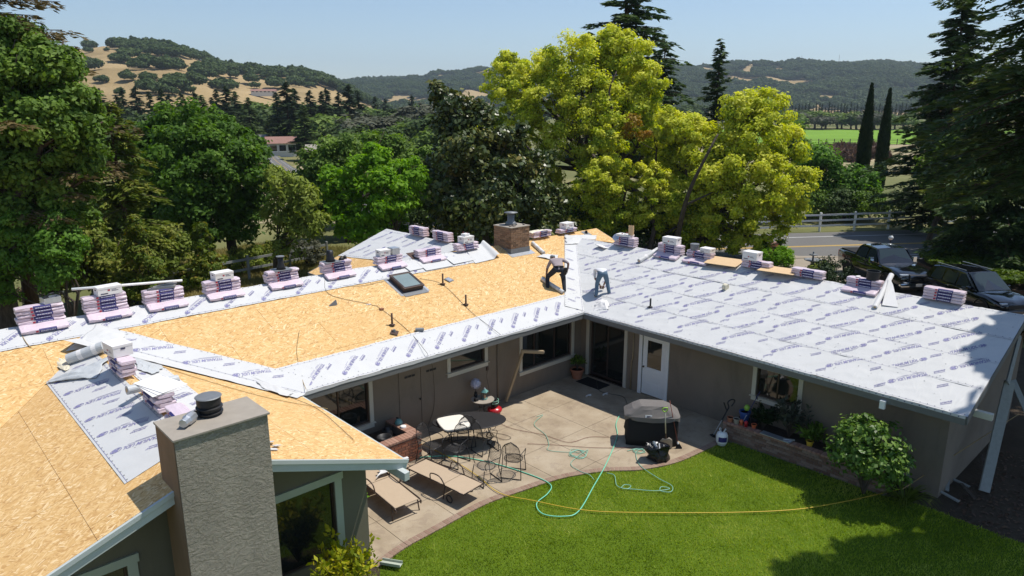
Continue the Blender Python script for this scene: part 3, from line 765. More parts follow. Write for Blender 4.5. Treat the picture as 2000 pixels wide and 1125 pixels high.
# ---- stucco chimney in front of the near gable
ch = MB()
CX0, CX1, CY0, CY1, CZ = -14.03, -12.66, -4.66, -3.85, 4.42
ch.box((CX0, CY0, 0), (CX1, CY1, CZ)); c1 = ch.build('chimney', 'stucco_chimney', house)
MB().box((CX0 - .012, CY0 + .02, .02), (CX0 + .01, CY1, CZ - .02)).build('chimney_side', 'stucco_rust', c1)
MB().box((CX0 - .03, CY0 - .03, CZ), (CX1 + .03, CY1 + .02, CZ + .035)).build('chimney_cap', 'stone_grey', c1, bevel=.006)
cp = (-13.33, -4.13)
MB().lathe([(.16, 0), (.16, .27), (.14, .28)], 28, (cp[0], cp[1], CZ + .035)).build('flue', 'black_metal', c1, smooth=False)
for z_ in (.06, .14): MB().lathe([(.165, 0), (.195, .012), (.195, .03), (.165, .042)], 28, (cp[0], cp[1], CZ + z_)).build('flue_ring', 'black_metal', c1)
MB().lathe([(.02, 0), (.19, .004), (.195, .012), (.18, .022), (.02, .03)], 32, (cp[0], cp[1], CZ + .315)).build('flue_lid', 'lead_grey', c1)
for k in range(24):
    a = k * math.pi / 12
MB().lathe([(.178, 0), (.178, .10)], 28, (cp[0], cp[1], CZ + .215)).build('spark_guard', 'mesh_metal', c1)
# ---- brick chimney at the back, every brick a piece
bc = MB().box((-.02, 3.72, 3.2), (.98, 4.72, 4.93)); bc = None
B0 = onA(1003, 497); bx0, by0 = .22, 3.72
bx1, by1 = bx0 + .92, by0 + .92; zt = 4.82
c2 = MB().box((bx0 + .012, by0 + .012, 3.4), (bx1 - .012, by1 - .012, zt - .01)).build('chimney', 'mortar', house)
br = {}
def brick(w_, d_, h_, mat, parent, loc, nm='brick'):
    key = (round(w_, 3), round(d_, 3), round(h_, 3), mat)
    if key not in br:
        o = MB().box((-w_/2, -d_/2, 0), (w_/2, d_/2, h_)).build(nm, mat, parent, bevel=.003); br[key] = o
    else:
        o = br[key].copy(); COL.objects.link(o); o.parent = parent
    o.location = loc; return o
nz = 13; hz_ = .066
for k in range(nz):
    z_ = zt - .075 * (k + 1)
    for s_ in range(5):
        off = 0 if k % 2 else .5
        for face in range(4):
            n_ = 4; wl = .92 / n_
            p_ = (s_ + off - .5) * wl if s_ + off < n_ + .5 else None
            if s_ >= n_ and off == 0: continue
            lo = max(0, (s_ - (0 if off == 0 else .5)) * wl); hi = min(.92, lo + wl if (off == 0 or s_ > 0) else wl * .5)
            if off and s_ == 0: lo, hi = 0, wl * .5
            if hi - lo < .03: continue
            mid = (lo + hi) / 2; w_ = hi - lo - .01
            j = random.uniform(-.004, .004)
            if face == 0: brick(w_, .05, hz_, 'brick_tan', c2, (bx0 + mid, by0 + .022 + j, z_))
            if face == 1: brick(.05, w_ - .0, hz_, 'brick_tan', c2, (bx0 + .022 + j, by0 + mid, z_)) if 0 < mid < .92 else None
MB().box((bx0 - .02, by0 - .02, zt - .004), (bx1 + .02, by1 + .02, zt + .03)).build('chimney_cap', 'stone_grey', c2, bevel=.01)
MB().box((bx0 - .015, by0 - .015, 3.4), (bx1 + .015, by1 + .015, planeA(0, by0)[2] + .18)).build('flashing', 'lead_grey', c2)
MB().ext([(bx0 - .12, by0 - .2), (bx1 + .12, by0 - .2), (bx1 + .12, by0 + .1), (bx0 - .12, by0 + .1)], planeA, .004, .010).build('flashing', 'galvanised', c2)
fc = (bx0 + .46, by0 + .5)
MB().lathe([(.24, 0), (.17, .10), (.13, .14), (.13, .42)], 20, (fc[0], fc[1], zt + .03)).build('flue', 'lead_grey', c2, smooth=True)
MB().lathe([(.25, 0), (.25, .015), (.03, .05)], 20, (fc[0], fc[1], zt + .47)).build('flue_lid', 'lead_grey', c2, smooth=True)
for a, b, c_ in ((.1, .15, .09), (.22, .1, .12), (.35, .22, .08), (.75, .12, .07)):
    MB().box((bx0 + a, by0 + b, zt + .03), (bx0 + a + c_, by0 + b + .08, zt + .03 + .045)).build('mortar_lump', 'mortar', c2, bevel=.015)

# ---------------------------------------------------------------- membranes with lettering
def wrinkle(x, y):
    p = np.stack([x, y], -1)
    a = fbm(p * 1.1 + 3, 3); b = fbm(np.stack([x * .7 + y * 1.9, y * .7 - x * .9], -1) * 1.3, 3)
    c = 1 - np.minimum(1, np.abs(fbm(np.stack([x * 1.4 + y * .5, y * .45 - x * .2], -1) * 1.5 + 9, 3)) * 7)
    return .010 + .010 * a + .007 * b + .011 * np.maximum(c, 0)
def text_proto(s_, size, shear=.25, bold=.012):
    cu = bpy.data.curves.new('t', 'FONT'); cu.body = s_; cu.size = size; cu.shear = shear; cu.resolution_u = 2; cu.offset = bold
    o = bpy.data.objects.new('t', cu); COL.objects.link(o); bpy.context.view_layer.update()
    dg = bpy.context.evaluated_depsgraph_get(); me = bpy.data.meshes.new_from_object(o.evaluated_get(dg))
    V = np.array([v.co[:] for v in me.vertices]); Fc = [tuple(p.vertices) for p in me.polygons]
    bpy.data.objects.remove(o); bpy.data.meshes.remove(me); return V, Fc
def merge(*parts):
    V = []; Fc = []; k = 0
    for v, f in parts:
        V.append(v); Fc += [tuple(i + k for i in ff) for ff in f]; k += len(v)
    return np.concatenate(V), Fc
def ringmesh(cx_, cy_, rx, ry, t_, n=18, sh=.25):
    v = []; f = []
    for k in range(n):
        a = 2 * math.pi * k / n
        for rr in (1, 1 - t_): v.append((cx_ + rx * rr * math.cos(a) + sh * ry * math.sin(a), cy_ + ry * (rr if rr == 1 else 1 - t_ * rx / ry * .8) * math.sin(a), 0))
    for k in range(n): f.append((2*k, 2*((k+1) % n), 2*((k+1) % n)+1, 2*k+1))
    return np.array(v), f
tv, tf = text_proto('TITANIUM UDL', .150, bold=.004); tw_ = tv[:, 0].max()
tv[:, 0] *= .80 / tw_; 
nv, nf = text_proto('30', .12, bold=.010); nv = nv.copy(); nv[:, 0] += .87 - nv[:, 0].min(); nv[:, 1] += .008
bar = (np.array([(.04, -.045, 0), (.74, -.045, 0), (.743, -.036, 0), (.043, -.036, 0)]), [(0, 1, 2, 3)])
bar2 = (np.array([(.10, -.072, 0), (.60, -.072, 0), (.603, -.063, 0), (.103, -.063, 0)]), [(0, 1, 2, 3)])
BIG = merge((tv, tf), (nv, nf), ringmesh(.935, .045, .105, .075, .16), bar, bar2)
BIG[0][:, 0] -= .5; BIG[0][:, :2] *= .86
sv, sf = text_proto('INTERWRAP', .065, bold=.002); sv[:, 0] *= .26 / sv[:, 0].max()
SMALL = merge((sv, sf), (np.array([(-.02, -.030, 0), (.22, -.038, 0), (.23, -.022, 0), (-.015, -.016, 0)]), [(0, 1, 2, 3)]))
SMALL[0][:, 0] -= .13
def membrane(plane, quad, base=.008, texts='auto', ang=45, flip=False, step=1.12, rows=None, lap=0, nu=None, caps=True, seed=0, wr=1.0, tol=0.0, mat='membrane', diag=None, curl=None, shift=0.0, mirror=False):
    """quad: 4 plan corners (along the length: 0->1 bottom edge, 3->2 top edge)"""
    Q = [np.array(q, float) for q in quad]; Lu = max(np.linalg.norm(Q[1] - Q[0]), np.linalg.norm(Q[2] - Q[3])); Lv = max(np.linalg.norm(Q[3] - Q[0]), np.linalg.norm(Q[2] - Q[1]))
    nu = int(Lu / .07) + 2; nv_ = int(Lv / .07) + 2
    U, V_ = np.meshgrid(np.linspace(0, 1, nu), np.linspace(0, 1, nv_), indexing='ij')
    def xy(u_, v_):
        u_ = np.asarray(u_)[..., None]; v_ = np.asarray(v_)[..., None]
        return (Q[0] * (1 - u_) + Q[1] * u_) * (1 - v_) + (Q[3] * (1 - u_) + Q[2] * u_) * v_
    XY = xy(U, V_)
    edge = .03 * fbm(np.stack([U * Lu * 1.2, V_ * 0 + seed], -1), 2)
    def height(x, y):
        h = base + wrinkle(x + seed * 3.1, y) * wr
        return h
    Hh = height(XY[..., 0], XY[..., 1])
    P = plane(XY[..., 0].ravel(), XY[..., 1].ravel(), Hh.ravel()).T
    if curl is not None: P = curl(P, U.ravel(), V_.ravel())
    idx = np.arange(nu * nv_).reshape(nu, nv_)
    f = np.stack([idx[:-1, :-1], idx[1:, :-1], idx[1:, 1:], idx[:-1, 1:]], -1).reshape(-1, 4)
    o = npmesh('membrane', P, 4, mat, house, faces=f, smooth=True)
    if texts is None: return o
    e = (Q[1] - Q[0]) / np.linalg.norm(Q[1] - Q[0]); nrm = np.array([-e[1], e[0]])
    if nrm @ (Q[3] - Q[0]) < 0: nrm = -nrm
    VV = []; FF = []; k = 0
    rr = random.Random(seed)
    rows = rows or (2 if Lv > .9 else 1)
    for r_ in range(rows):
        vv_ = (r_ + .5) / rows
        n_ = int(Lu / step)
        for i in range(n_ + 1):
            for big in (True, False):
                uu = (i + (.17 if r_ % 2 else 0) + (0 if big else .5) + .15 + shift) * step / Lu
                if uu > 1 - .3 / Lu or uu < .3 / Lu: continue
                c_ = xy(uu, vv_ + (0 if big else (.10 if rows == 1 else .0)))
                src, sf_ = BIG if big else SMALL
                a = R(ang) + (math.pi if (flip if not isinstance(flip, str) else (r_ + 1) % 2) else 0)
                d = e * math.cos(a) + nrm * math.sin(a); q_ = np.array([-d[1], d[0]])
                pts2 = c_ + src[:, :1] * d + src[:, 1:2] * q_
                # keep whole prints only where they stay on the sheet
                rel = pts2 - Q[0]; uu2 = rel @ e / Lu; 
                sc_ = 1.0
                px, py = pts2[:, 0], pts2[:, 1]
                # inside test against the quad
                ok = True
                for a_ in range(4):
                    A_, B_ = Q[a_], Q[(a_ + 1) % 4]; cr_ = (B_[0]-A_[0])*(py-A_[1]) - (B_[1]-A_[1])*(px-A_[0])
                    sgn = np.sign((Q[1][0]-Q[0][0])*(Q[2][1]-Q[1][1]) - (Q[1][1]-Q[0][1])*(Q[2][0]-Q[1][0]))
                    if (cr_ * sgn < -tol * np.linalg.norm(B_ - A_) * (1 if a_ in (0, 2) else 0)).any(): ok = False
                if not ok or (plane is planeB and px.min() < .03): continue
                h = height(px, py) + .004
                VV.append(plane(px, py, h).T); FF += [tuple(x + k for x in ff) for ff in sf_]; k += len(px)
    if VV:
        V3 = np.concatenate(VV); 
        meshobj('printed_lettering', V3, FF, 'print_violet', o)['kind'] = 'stuff'
    if caps:
        m_ = MB()
        for vv_ in (.05, .95):
            for i in range(int(Lu / .16)):
                uu = (i + .5) * .16 / Lu; c_ = xy(uu, vv_ + rr.uniform(-.01, .01))
                h = float(height(c_[0], c_[1])); z0 = plane(c_[0], c_[1], h); 
                n = 6; r_ = .013
                vs = [plane(c_[0] + r_ * math.cos(a * math.pi / 3), c_[1] + r_ * math.sin(a * math.pi / 3), h + .005) for a in range(6)]
                m_.add(vs, [(0, 1, 2, 3, 4, 5)])
        for i in range(int(Lu * Lv * 2.2)):
            c_ = xy(rr.random(), rr.uniform(.08, .92)); h = float(height(c_[0], c_[1])); r_ = rr.uniform(.008, .015)
            m_.add([plane(c_[0] + r_ * math.cos(a * math.pi / 3), c_[1] + r_ * math.sin(a * math.pi / 3), h + .005) for a in range(6)], [(0, 1, 2, 3, 4, 5)])
        m_.build('nail_caps', 'lead_grey', o)['kind'] = 'stuff'
    # printed lap lines
    m_ = MB()
    for vv_ in ((.035, .93) if Lv > .9 else (.06,)):
        n_ = int(Lu / .3) + 1
        for i in range(n_):
            a_, b_ = i / n_, (i + 1) / n_
            pa, pb, pc, pd = xy(a_, vv_), xy(b_, vv_), xy(b_, vv_ + .006 / Lv), xy(a_, vv_ + .006 / Lv)
            m_.add([plane(p[0], p[1], float(height(p[0], p[1])) + .004) for p in (pa, pb, pc, pd)], [(0, 1, 2, 3)])
    m_.build('printed_line', 'print_violet', o)['kind'] = 'stuff'
    return o
def P2(*a): return [tuple(p[:2]) for p in a]
# ridge strip on wing A
a0 = onA(0, 690); 
membrane(planeA, [(XL + 2, 3.62), (-.9, 3.62), (-.5, YA + .02), (XL + 2, YA + .02)], ang=38, flip=True, rows=1, seed=1, step=1.02)
membrane(planeA2, [(XL + 2, YA - .0), (.1, YA), (.1, YA + .7), (XL + 2, YA + .7)], texts=None, seed=1)
# eave strip on wing A
membrane(planeA, [(-10.05, -.03), (.0, -.03), (1.05, 1.0), (-10.7, .98)], ang=38, flip=True, rows=1, seed=2, step=1.02, base=.010)
# valley strip C / A, laid over both slopes
vd = np.array([-1, 1]) / math.sqrt(2); vn = np.array([1, 1]) / math.sqrt(2)
v0 = np.array([-9.85, -.1]); v1_ = np.array([-13.5, 3.55])
membrane(planeA, [tuple(v0), tuple(v1_), tuple(v1_ + vn * .62), tuple(v0 + vn * .62)], ang=-34, flip=False, rows=1, tol=.3, seed=3, base=.014, step=1.15)
membrane(planeCE, [tuple(v1_), tuple(v0), tuple(v0 - vn * .52), tuple(v1_ - vn * .52)], ang=-8, flip=True, rows=1, seed=4, base=.016, step=1.15, texts=None)
# cap strip that crosses the ridge of wing C at the back, and the flap towards the left
membrane(planeA, [(-14.7, 2.75), (-13.0, 3.5), (-13.5, 4.1), (-15.0, 3.7)], ang=30, flip=False, rows=1, seed=5, base=.018, texts=None, caps=False) if False else None
membrane(planeCW, [(-14.45, -3.35), (-14.45, 2.75), (-13.42, 2.75), (-13.42, -3.35)], ang=-57, flip=False, rows=1, seed=6, step=.84, base=.006, wr=.5)
membrane(planeCE, [(-13.20, 2.2), (-13.20, -3.6), (-12.35, -3.6), (-12.35, 2.0)], ang=-40, flip=False, rows=1, seed=7, step=.95, base=.006, wr=.6)
# wing B: four lapped courses from the eave to the ridge, upper over lower
cw = XB / 4
for i in range(4):
    x0 = -.03 if i == 0 else i * cw - .08; x1 = (i + 1) * cw + (.02 if i == 3 else 0)
    membrane(planeB, [(x0, YE - .03), (x0, x0 + .15), (x1, x1 + .15), (x1, YE - .03)][::1], ang=-45, flip='alt', rows=2, tol=.16, seed=10 + i, step=1.5, base=.010 + .004 * (i % 2), shift=(.333 * i) % 1 - .3)
membrane(planeB2, [(XB, YE), (XB, XB), (XB + .5, XB), (XB + .5, YE)], texts=None, seed=14)
# valley strip A / B on the A side
vn2 = np.array([-1, 1]) / math.sqrt(2); q0 = np.array([.02, .02]); q1 = np.array([4.0, 4.0])
membrane(planeA, [tuple(q0), tuple(q1), tuple(q1 + vn2 * .45), tuple(q0 + vn2 * .62)], ang=-100, rows=1, seed=15, base=.018, step=.75)
# front edges turned down over the fascia
m_ = MB(); N = 60
for i in range(N):
    a, b = -9.9 + 9.9 * i / N, -9.9 + 9.9 * (i + 1) / N
    fa = .05 + .035 * float(fbm(np.array([a * 1.5, 2.0]), 3)); fb = .05 + .035 * float(fbm(np.array([b * 1.5, 2.0]), 3))
    m_.add([(a, -.045, ZE + .012), (b, -.045, ZE + .012), (b, -.048, ZE - fb), (a, -.048, ZE - fa)], [(0, 1, 2, 3)])
m_.build('membrane_edge', 'membrane', house)
m_ = MB()
for i in range(N):
    a, b = .0 + YE * i / N, YE * (i + 1) / N
    m_.add([(-.045, a, ZE + .012), (-.045, b, ZE + .012), (-.05, b, ZE - .05), (-.05, a, ZE - .05)], [(0, 1, 2, 3)])
m_.build('membrane_edge', 'membrane', house)
m_ = MB()
for i in range(70): m_.lathe([(.014, 0), (.012, .006)], 6, (-.052, -.1 + YE * i / 70.5, ZE - .02), (-1, 0, 0))
m_.build('nail_caps', 'print_navy', house)['kind'] = 'stuff'
# back wing
membrane(planeDW, [(XD - 1.7, 6.3), (XD - 2.3, YD - .02), (XD, YD - .02), (XD, 4.9)][::1], ang=-60, rows=2, seed=16, flip=True)
# a raised flap of underlay by the brick chimney
def curlup(P, U_, V__):
    k = np.clip((U_ - .62) / .38, 0, 1); P = P.copy(); P[:, 2] += np.sin(k * math.pi * .8) * .13 * (1 - .35 * V__); P[:, 0] -= k * .25; return P
membrane(planeA, [(-1.6, 3.55), (-.12, 3.62), (.05, YA + .3), (-1.3, YA + .02)], texts=None, seed=17, base=.02, curl=curlup)
# ---------------------------------------------------------------- vegetation
def unit(v): return v / np.maximum(np.linalg.norm(v, axis=-1, keepdims=True), 1e-9)
def rdirs(n, g, zmin=-1.0):
    v = unit(g.normal(size=(int(n * 2.4) + 60, 3))); v = v[v[:, 2] > zmin]
    while len(v) < n: v = np.concatenate([v, v])
    return v[:n]
def leafquads(P, N, size, g, asp=1.7):
    n = len(P); t_ = unit(np.cross(N, g.normal(size=(n, 3)))); b = np.cross(N, t_)
    s_ = (size * g.uniform(.6, 1.3, n))[:, None]
    a = t_ * s_ * .5 * asp; c = b * s_ * .5
    k = N * s_ * .12
    return np.stack([P - a, P - c * .9 + k, P + a, P + c * .9 + k], 1).reshape(-1, 3)
def crown_from_lobes(lobes, g, npuff=20, nleaf=150, pr=.28, leaf=.16, up=.35, asp=1.6, flat=.8, droop=0, zmin=-.75, fill=.18, shell=.8, grow=.12):
    VV = []; TT = []
    for (cx_, cy_, cz_, rx, ry, rz) in lobes:
        c = np.array([cx_, cy_, cz_]); rr = np.array([rx, ry, rz]); rm = rr.mean()
        n = max(4, int(npuff * (rm / 2.0) ** 1.3)) if npuff < 1000 else npuff
        D = rdirs(n, g, zmin); rad = np.where(g.random(n) < fill, g.uniform(.25, .7, n), g.uniform(.75, 1.08, n))
        PC = c + D * rr * rad[:, None]; PR = pr * g.uniform(.65, 1.35, n) * max(rm, .6) ** .5
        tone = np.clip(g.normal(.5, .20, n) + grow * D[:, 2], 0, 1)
        nl = nleaf
        d2 = unit(g.normal(size=(n, nl, 3)) + np.array([0, 0, up])); r2 = g.uniform(0, 1, (n, nl)) ** .45
        r2 = np.where(g.random((n, nl)) < .12, r2 * 1.35, r2)
        P = PC[:, None] + d2 * (PR[:, None, None]) * r2[..., None] * np.array([1.1, 1.1, flat])
        if droop: P[..., 2] -= droop * g.random((n, nl)) * PR[:, None]
        Nn = unit(d2 * .7 + D[:, None] * .5 + np.array([0, 0, .45]) + g.normal(size=d2.shape) * .55)
        V = leafquads(P.reshape(-1, 3), Nn.reshape(-1, 3), leaf, g, asp)
        tl = np.clip(np.repeat(tone, nl) + g.normal(0, .10, n * nl), 0, 1)
        VV.append(V); TT.append(np.repeat(tl, 4))
    return np.concatenate(VV), np.concatenate(TT)
def rand_lobes(g, n, R_, Rz, zc, r0, r1, zmin=-.6):
    out = []
    D = rdirs(n, g, zmin); 
    for d in D:
        r_ = g.uniform(r0, r1); k = g.uniform(.55, .95)
        out.append((d[0] * (R_ - r_) * k, d[1] * (R_ - r_) * k, zc + d[2] * (Rz - r_ * .8) * k, r_, r_ * g.uniform(.8, 1.1), r_ * g.uniform(.7, .95)))
    out.append((0, 0, zc, R_ * .55, R_ * .55, Rz * .6)); return out
def limbs(lobes, g, r0, h0, twist=.3, base=(0, 0, 0), split=None):
    m_ = MB(); b = np.array(base, float); top = b + np.array([g.normal() * .2, g.normal() * .2, h0])
    m_.tube([b + (0, 0, -.4), b + (0, 0, .15), b * .5 + top * .5 + g.normal(size=3) * .08, top], [r0 * 1.5, r0 * 1.1, r0 * .95, r0 * .85], 9)
    for l in lobes:
        c = np.array(l[:3]); L = np.linalg.norm(c - top)
        m1 = top * .62 + c * .38 + np.array([g.normal(), g.normal(), g.uniform(-.6, .1)]) * L * .09
        m2 = top * .25 + c * .75 + g.normal(size=3) * L * .06
        rr = r0 * g.uniform(.32, .55)
        m_.tube([top - (0, 0, .2), m1, m2, c + (c - m2) * .4], [rr, rr * .75, rr * .45, rr * .12], 6)
        for _ in range(3):
            e = c + rdirs(1, g, -.3)[0] * np.array(l[3:6]) * .85
            m_.tube([m2, (m2 + e) / 2 + g.normal(size=3) * .1, e], [rr * .35, rr * .22, rr * .05], 4)
    return m_
def tree(name, loc, label, lobes, leafmat, seed, r0=.3, h0=2.5, bark='bark', cat='tree', group=None, rz=0, **kw):
    g = np.random.default_rng(seed)
    t_ = empty(name, loc, label, cat, group, rz)
    V, T = crown_from_lobes(lobes, g, **kw)
    npmesh('crown', V, 4, leafmat, t_, T)
    limbs(lobes, g, r0, h0).build('trunk', bark, t_, smooth=True)
    return t_
def conifer(name, loc, label, H, Rb, leafmat, seed, z0=.12, nb=90, droop=.25, leaf=.22, spr=26, top=.0, gap=0, cat='tree', group=None, r0=None, shape=1.0, upturn=.0, irregular=.2, bark='bark_red', asp=2.6):
    g = np.random.default_rng(seed); t_ = empty(name, loc, label, cat, group)
    m_ = MB(); r0 = r0 or H * .016; m_.tube([(0, 0, -.5), (0, 0, H * .5), (g.normal() * .1, 0, H * .97)], [r0 * 1.2, r0 * .65, .03], 9)
    VV = []; TT = []
    for i in range(nb):
        tt = (i + g.random()) / nb; z = H * (z0 + (1 - z0) * tt ** .92)
        L = Rb * (1 - tt) ** shape * g.uniform(1 - irregular * 1.6, 1 + irregular * .6) + .15 + top * (1 - tt)
        if tt < .12: L *= .6 + 3.3 * tt
        a = g.uniform(0, 2 * math.pi) + i * 2.4; d = np.array([math.cos(a), math.sin(a), 0])
        n = max(3, int(L / .45)); s_ = np.linspace(0, 1, n + 1)
        zz = z + L * (.10 * s_ - droop * s_ ** 1.6 + upturn * s_ ** 3)
        B = np.stack([d[0] * L * s_, d[1] * L * s_, zz], 1); B[:, :2] += g.normal(0, .03 * L, (n + 1, 2)) * s_[:, None]
        m_.tube(list(B[::max(1, n // 3)]) if n > 3 else list(B), [max(.012, r0 * .16 * (1 - k)) for k in np.linspace(0, .9, len(B[::max(1, n // 3)]) if n > 3 else len(B))], 4, caps=False)
        q = max(4, int(spr * L)); u_ = g.uniform(.12, 1.04, q); c = np.stack([np.interp(u_, s_, B[:, k]) for k in range(3)], 1)
        side = np.array([-d[1], d[0], 0]); wdt = .30 * L * (1 - .65 * u_) + .12
        off = g.uniform(-1, 1, q) * wdt
        P = c + side * off[:, None]; P[:, 2] -= np.abs(off) * .25 + g.random(q) ** 2 * .22
        dirv = unit(d + side * (np.sign(off) * .9)[:, None] + np.array([0, 0, -.25]) + g.normal(0, .25, (q, 3)))
        nrm = unit(np.cross(dirv, g.normal(size=(q, 3)) * .5 + np.cross(dirv, (0, 0, 1.)))); sz = leaf * g.uniform(.6, 1.4, q)[:, None]
        b = np.cross(nrm, dirv); A_ = dirv * sz * .5 * asp; C_ = b * sz * .32
        VV.append(np.stack([P - A_ * .6, P - C_, P + A_, P + C_], 1).reshape(-1, 3))
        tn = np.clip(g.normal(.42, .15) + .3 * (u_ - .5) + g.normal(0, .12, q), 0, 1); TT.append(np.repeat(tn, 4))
    npmesh('crown', np.concatenate(VV), 4, leafmat, t_, np.concatenate(TT)); m_.build('trunk', bark, t_, smooth=True)
    return t_
def px_tree(u, v_top, v_bot, D):
    """base point and height of a tree standing at forward distance D whose top shows at (u, v_top)"""
    top = dist(u, v_top, D); d = ray(u, 260); b = CAM + d * (D / (d @ Fh)); return (b[0], b[1], 0.0), top[2]
def lobe_px(base, u, v, D, r, ry=None, rz=None):
    p = dist(u, v, D) - np.array(base); r = r * .82; return (p[0], p[1], p[2], r, ry or r, rz or r)
def ppm(D): return FPX / D   # pixels of the photograph per metre at distance D

# --- the big yellow-green camphor trees
D = 50.; base = tuple(cl(D + 1, 7.2, 0)); k = 1 / ppm(D)
L1 = [(1000, 170, 0, 2.1), (1060, 150, 1, 2.0), (1120, 130, -1, 2.3), (1185, 105, 1, 1.9), (1225, 120, 0, 2.0), (1258, 165, -1, 1.7), (1010, 230, 0, 2.0), (1075, 225, -2, 2.4),
      (1150, 200, -2, 2.5), (1225, 200, -1, 2.1), (1270, 230, 0, 1.6), (965, 260, 1, 1.5), (1020, 300, 0, 1.8), (1100, 290, -2, 2.2), (1180, 250, -3, 1.7), (1250, 270, -1, 1.8), (1290, 280, 1, 1.6), (1000, 130, 1, 1.2), (1195, 95, 1, 1.2), (1060, 350, 0, 1.6), (1110, 400, 0, 1.6), (1120, 455, 0, 1.3), (1290, 330, 1, 1.5), (1300, 400, 1, 1.4)]
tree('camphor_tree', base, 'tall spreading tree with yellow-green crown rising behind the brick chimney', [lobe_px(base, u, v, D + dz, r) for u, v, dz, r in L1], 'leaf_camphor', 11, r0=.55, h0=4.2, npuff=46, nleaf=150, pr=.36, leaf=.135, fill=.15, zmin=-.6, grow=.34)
D = 45.; base = tuple(cl(D, 7.0, 0))
L2 = [(1185, 310, 0, 1.7), (1170, 350, -.5, 1.9), (1195, 390, -.5, 1.8), (1160, 420, 0, 1.7), (1205, 430, 0, 1.6), (1180, 270, 0, .9)]
tree('camphor_tree', base, 'narrow upright yellow-green tree behind the two open roof ends, left of the small round one', [lobe_px(base, u, v, D + dz, r) for u, v, dz, r in L2], 'leaf_camphor', 12, r0=.22, h0=2.2, npuff=50, nleaf=150, pr=.33, leaf=.125, grow=.34)
D = 44.; base = tuple(cl(D, 8.7, 0))
L3 = [(1268, 345, 0, 1.2), (1272, 385, -.3, 1.25), (1262, 425, 0, 1.2)]
tree('camphor_tree', base, 'smallest yellow-green tree, with an egg-shaped crown between the larger ones', [lobe_px(base, u, v, D + dz, r) for u, v, dz, r in L3], 'leaf_camphor', 13, r0=.16, h0=2.0, npuff=60, nleaf=150, pr=.32, leaf=.12, grow=.34)
D = 44.; base = tuple(cl(D, 12.0, 0))
L4 = [(1330, 260, 2, 1.6), (1370, 285, 1, 1.7), (1450, 225, 0, 1.6), (1500, 215, 0, 1.5), (1420, 290, 0, 2.0), (1480, 270, -1, 2.1), (1530, 290, 0, 1.7), (1400, 350, -1, 2.1), (1470, 350, -2, 2.3),
      (1535, 365, -1, 1.9), (1350, 400, 0, 1.9), (1430, 410, -2, 2.0), (1500, 430, -1.5, 1.6), (1540, 410, -1, 1.2), (1340, 340, 2, 1.5), (1315, 300, 3, 1.5), (1380, 450, -1, 1.4), (1475, 465, -2, 1.1), (1360, 470, 0, 1.4), (1310, 250, 2, 1.4), (1320, 450, 0, 1.4), (1430, 470, -1, 1.2), (1330, 380, 0, 1.4)]
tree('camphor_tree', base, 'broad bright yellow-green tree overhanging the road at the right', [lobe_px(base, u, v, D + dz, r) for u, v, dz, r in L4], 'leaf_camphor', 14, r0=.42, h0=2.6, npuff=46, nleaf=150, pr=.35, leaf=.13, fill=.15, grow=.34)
def bare_limb(tr, D, pts, r):
    b0_ = np.array(tr.location); P = catmull([dist(u, v, D + dz) - b0_ for u, v, dz in pts], 6); n = len(P)
    MB().tube(P, [r * (1 - .75 * i / n) for i in range(n)], 7).build('limb', 'bark', tr, smooth=True)
camph = [o for o in COL.objects if o.name.startswith('camphor_tree')]
camph.sort(key=lambda o: o['label'])
c_wide = [o for o in camph if 'broad' in o['label']][0]; c_tall = [o for o in camph if 'tall' in o['label']][0]
bare_limb(c_wide, 41.2, ((1322, 470, 1), (1335, 410, 0), (1352, 360, -.4), (1382, 300, -.6), (1402, 262, -.2)), .17)
bare_limb(c_wide, 41.5, ((1340, 400, 0), (1372, 385, 0), (1400, 372, .5)), .09)
bare_limb(c_tall, 47.0, ((1108, 450, 1.5), (1098, 400, 0), (1070, 345, -.5), (1040, 300, -.8), (1010, 262, -.5)), .18)
bare_limb(c_tall, 46.5, ((1095, 385, 0), (1062, 372, 0), (1035, 340, .3)), .10)
bare_limb(c_tall, 46.5, ((1190, 300, 1), (1196, 230, 0), (1190, 180, 0), (1204, 140, .4)), .13)
g = np.random.default_rng(5)
base = tuple(cl(46, 9, 0)); lb = [lobe_px(base, u, v, 44.5, r) for u, v, r in ((1240, 240, .6), (1262, 262, .5), (1228, 262, .45))]
tree('sapling', base, 'thin sapling with a few orange-red leaves poking out of the yellow-green trees', lb, 'leaf_camphor_red', 15, r0=.07, h0=6.5, npuff=40, nleaf=60, pr=.35, leaf=.12)

# --- dark glossy magnolia, bright maple, other near trees behind the house
D = 42.; base = tuple(cl(D, -1.4, 0))
L5 = [(875, 200, 0, 1.0), (880, 250, 0, 1.4), (930, 240, 0, 1.5), (900, 310, -1, 1.9), (960, 300, -1, 1.9), (1010, 290, 0, 1.6), (880, 380, -1, 1.9), (940, 380, -2, 2.1), (1010, 370, -1, 2.0), (1060, 400, 0, 1.6), (890, 430, 0, 1.4), (850, 350, 1, 1.4),
      (860, 180, 0, .6), (1050, 330, 1, 1.5), (960, 440, -2, 1.6), (1030, 450, -1, 1.5), (1080, 450, 0, 1.4)]
tree('magnolia_tree', base, 'dark glossy-leaved tree with bronze tints directly behind the brick chimney', [lobe_px(base, u, v, D + dz, r) for u, v, dz, r in L5], 'leaf_magnolia', 21, r0=.3, h0=2.2, npuff=30, nleaf=95, pr=.50, leaf=.21, fill=.35, up=.1)
D = 40.; base = tuple(cl(D, -7.0, 0))
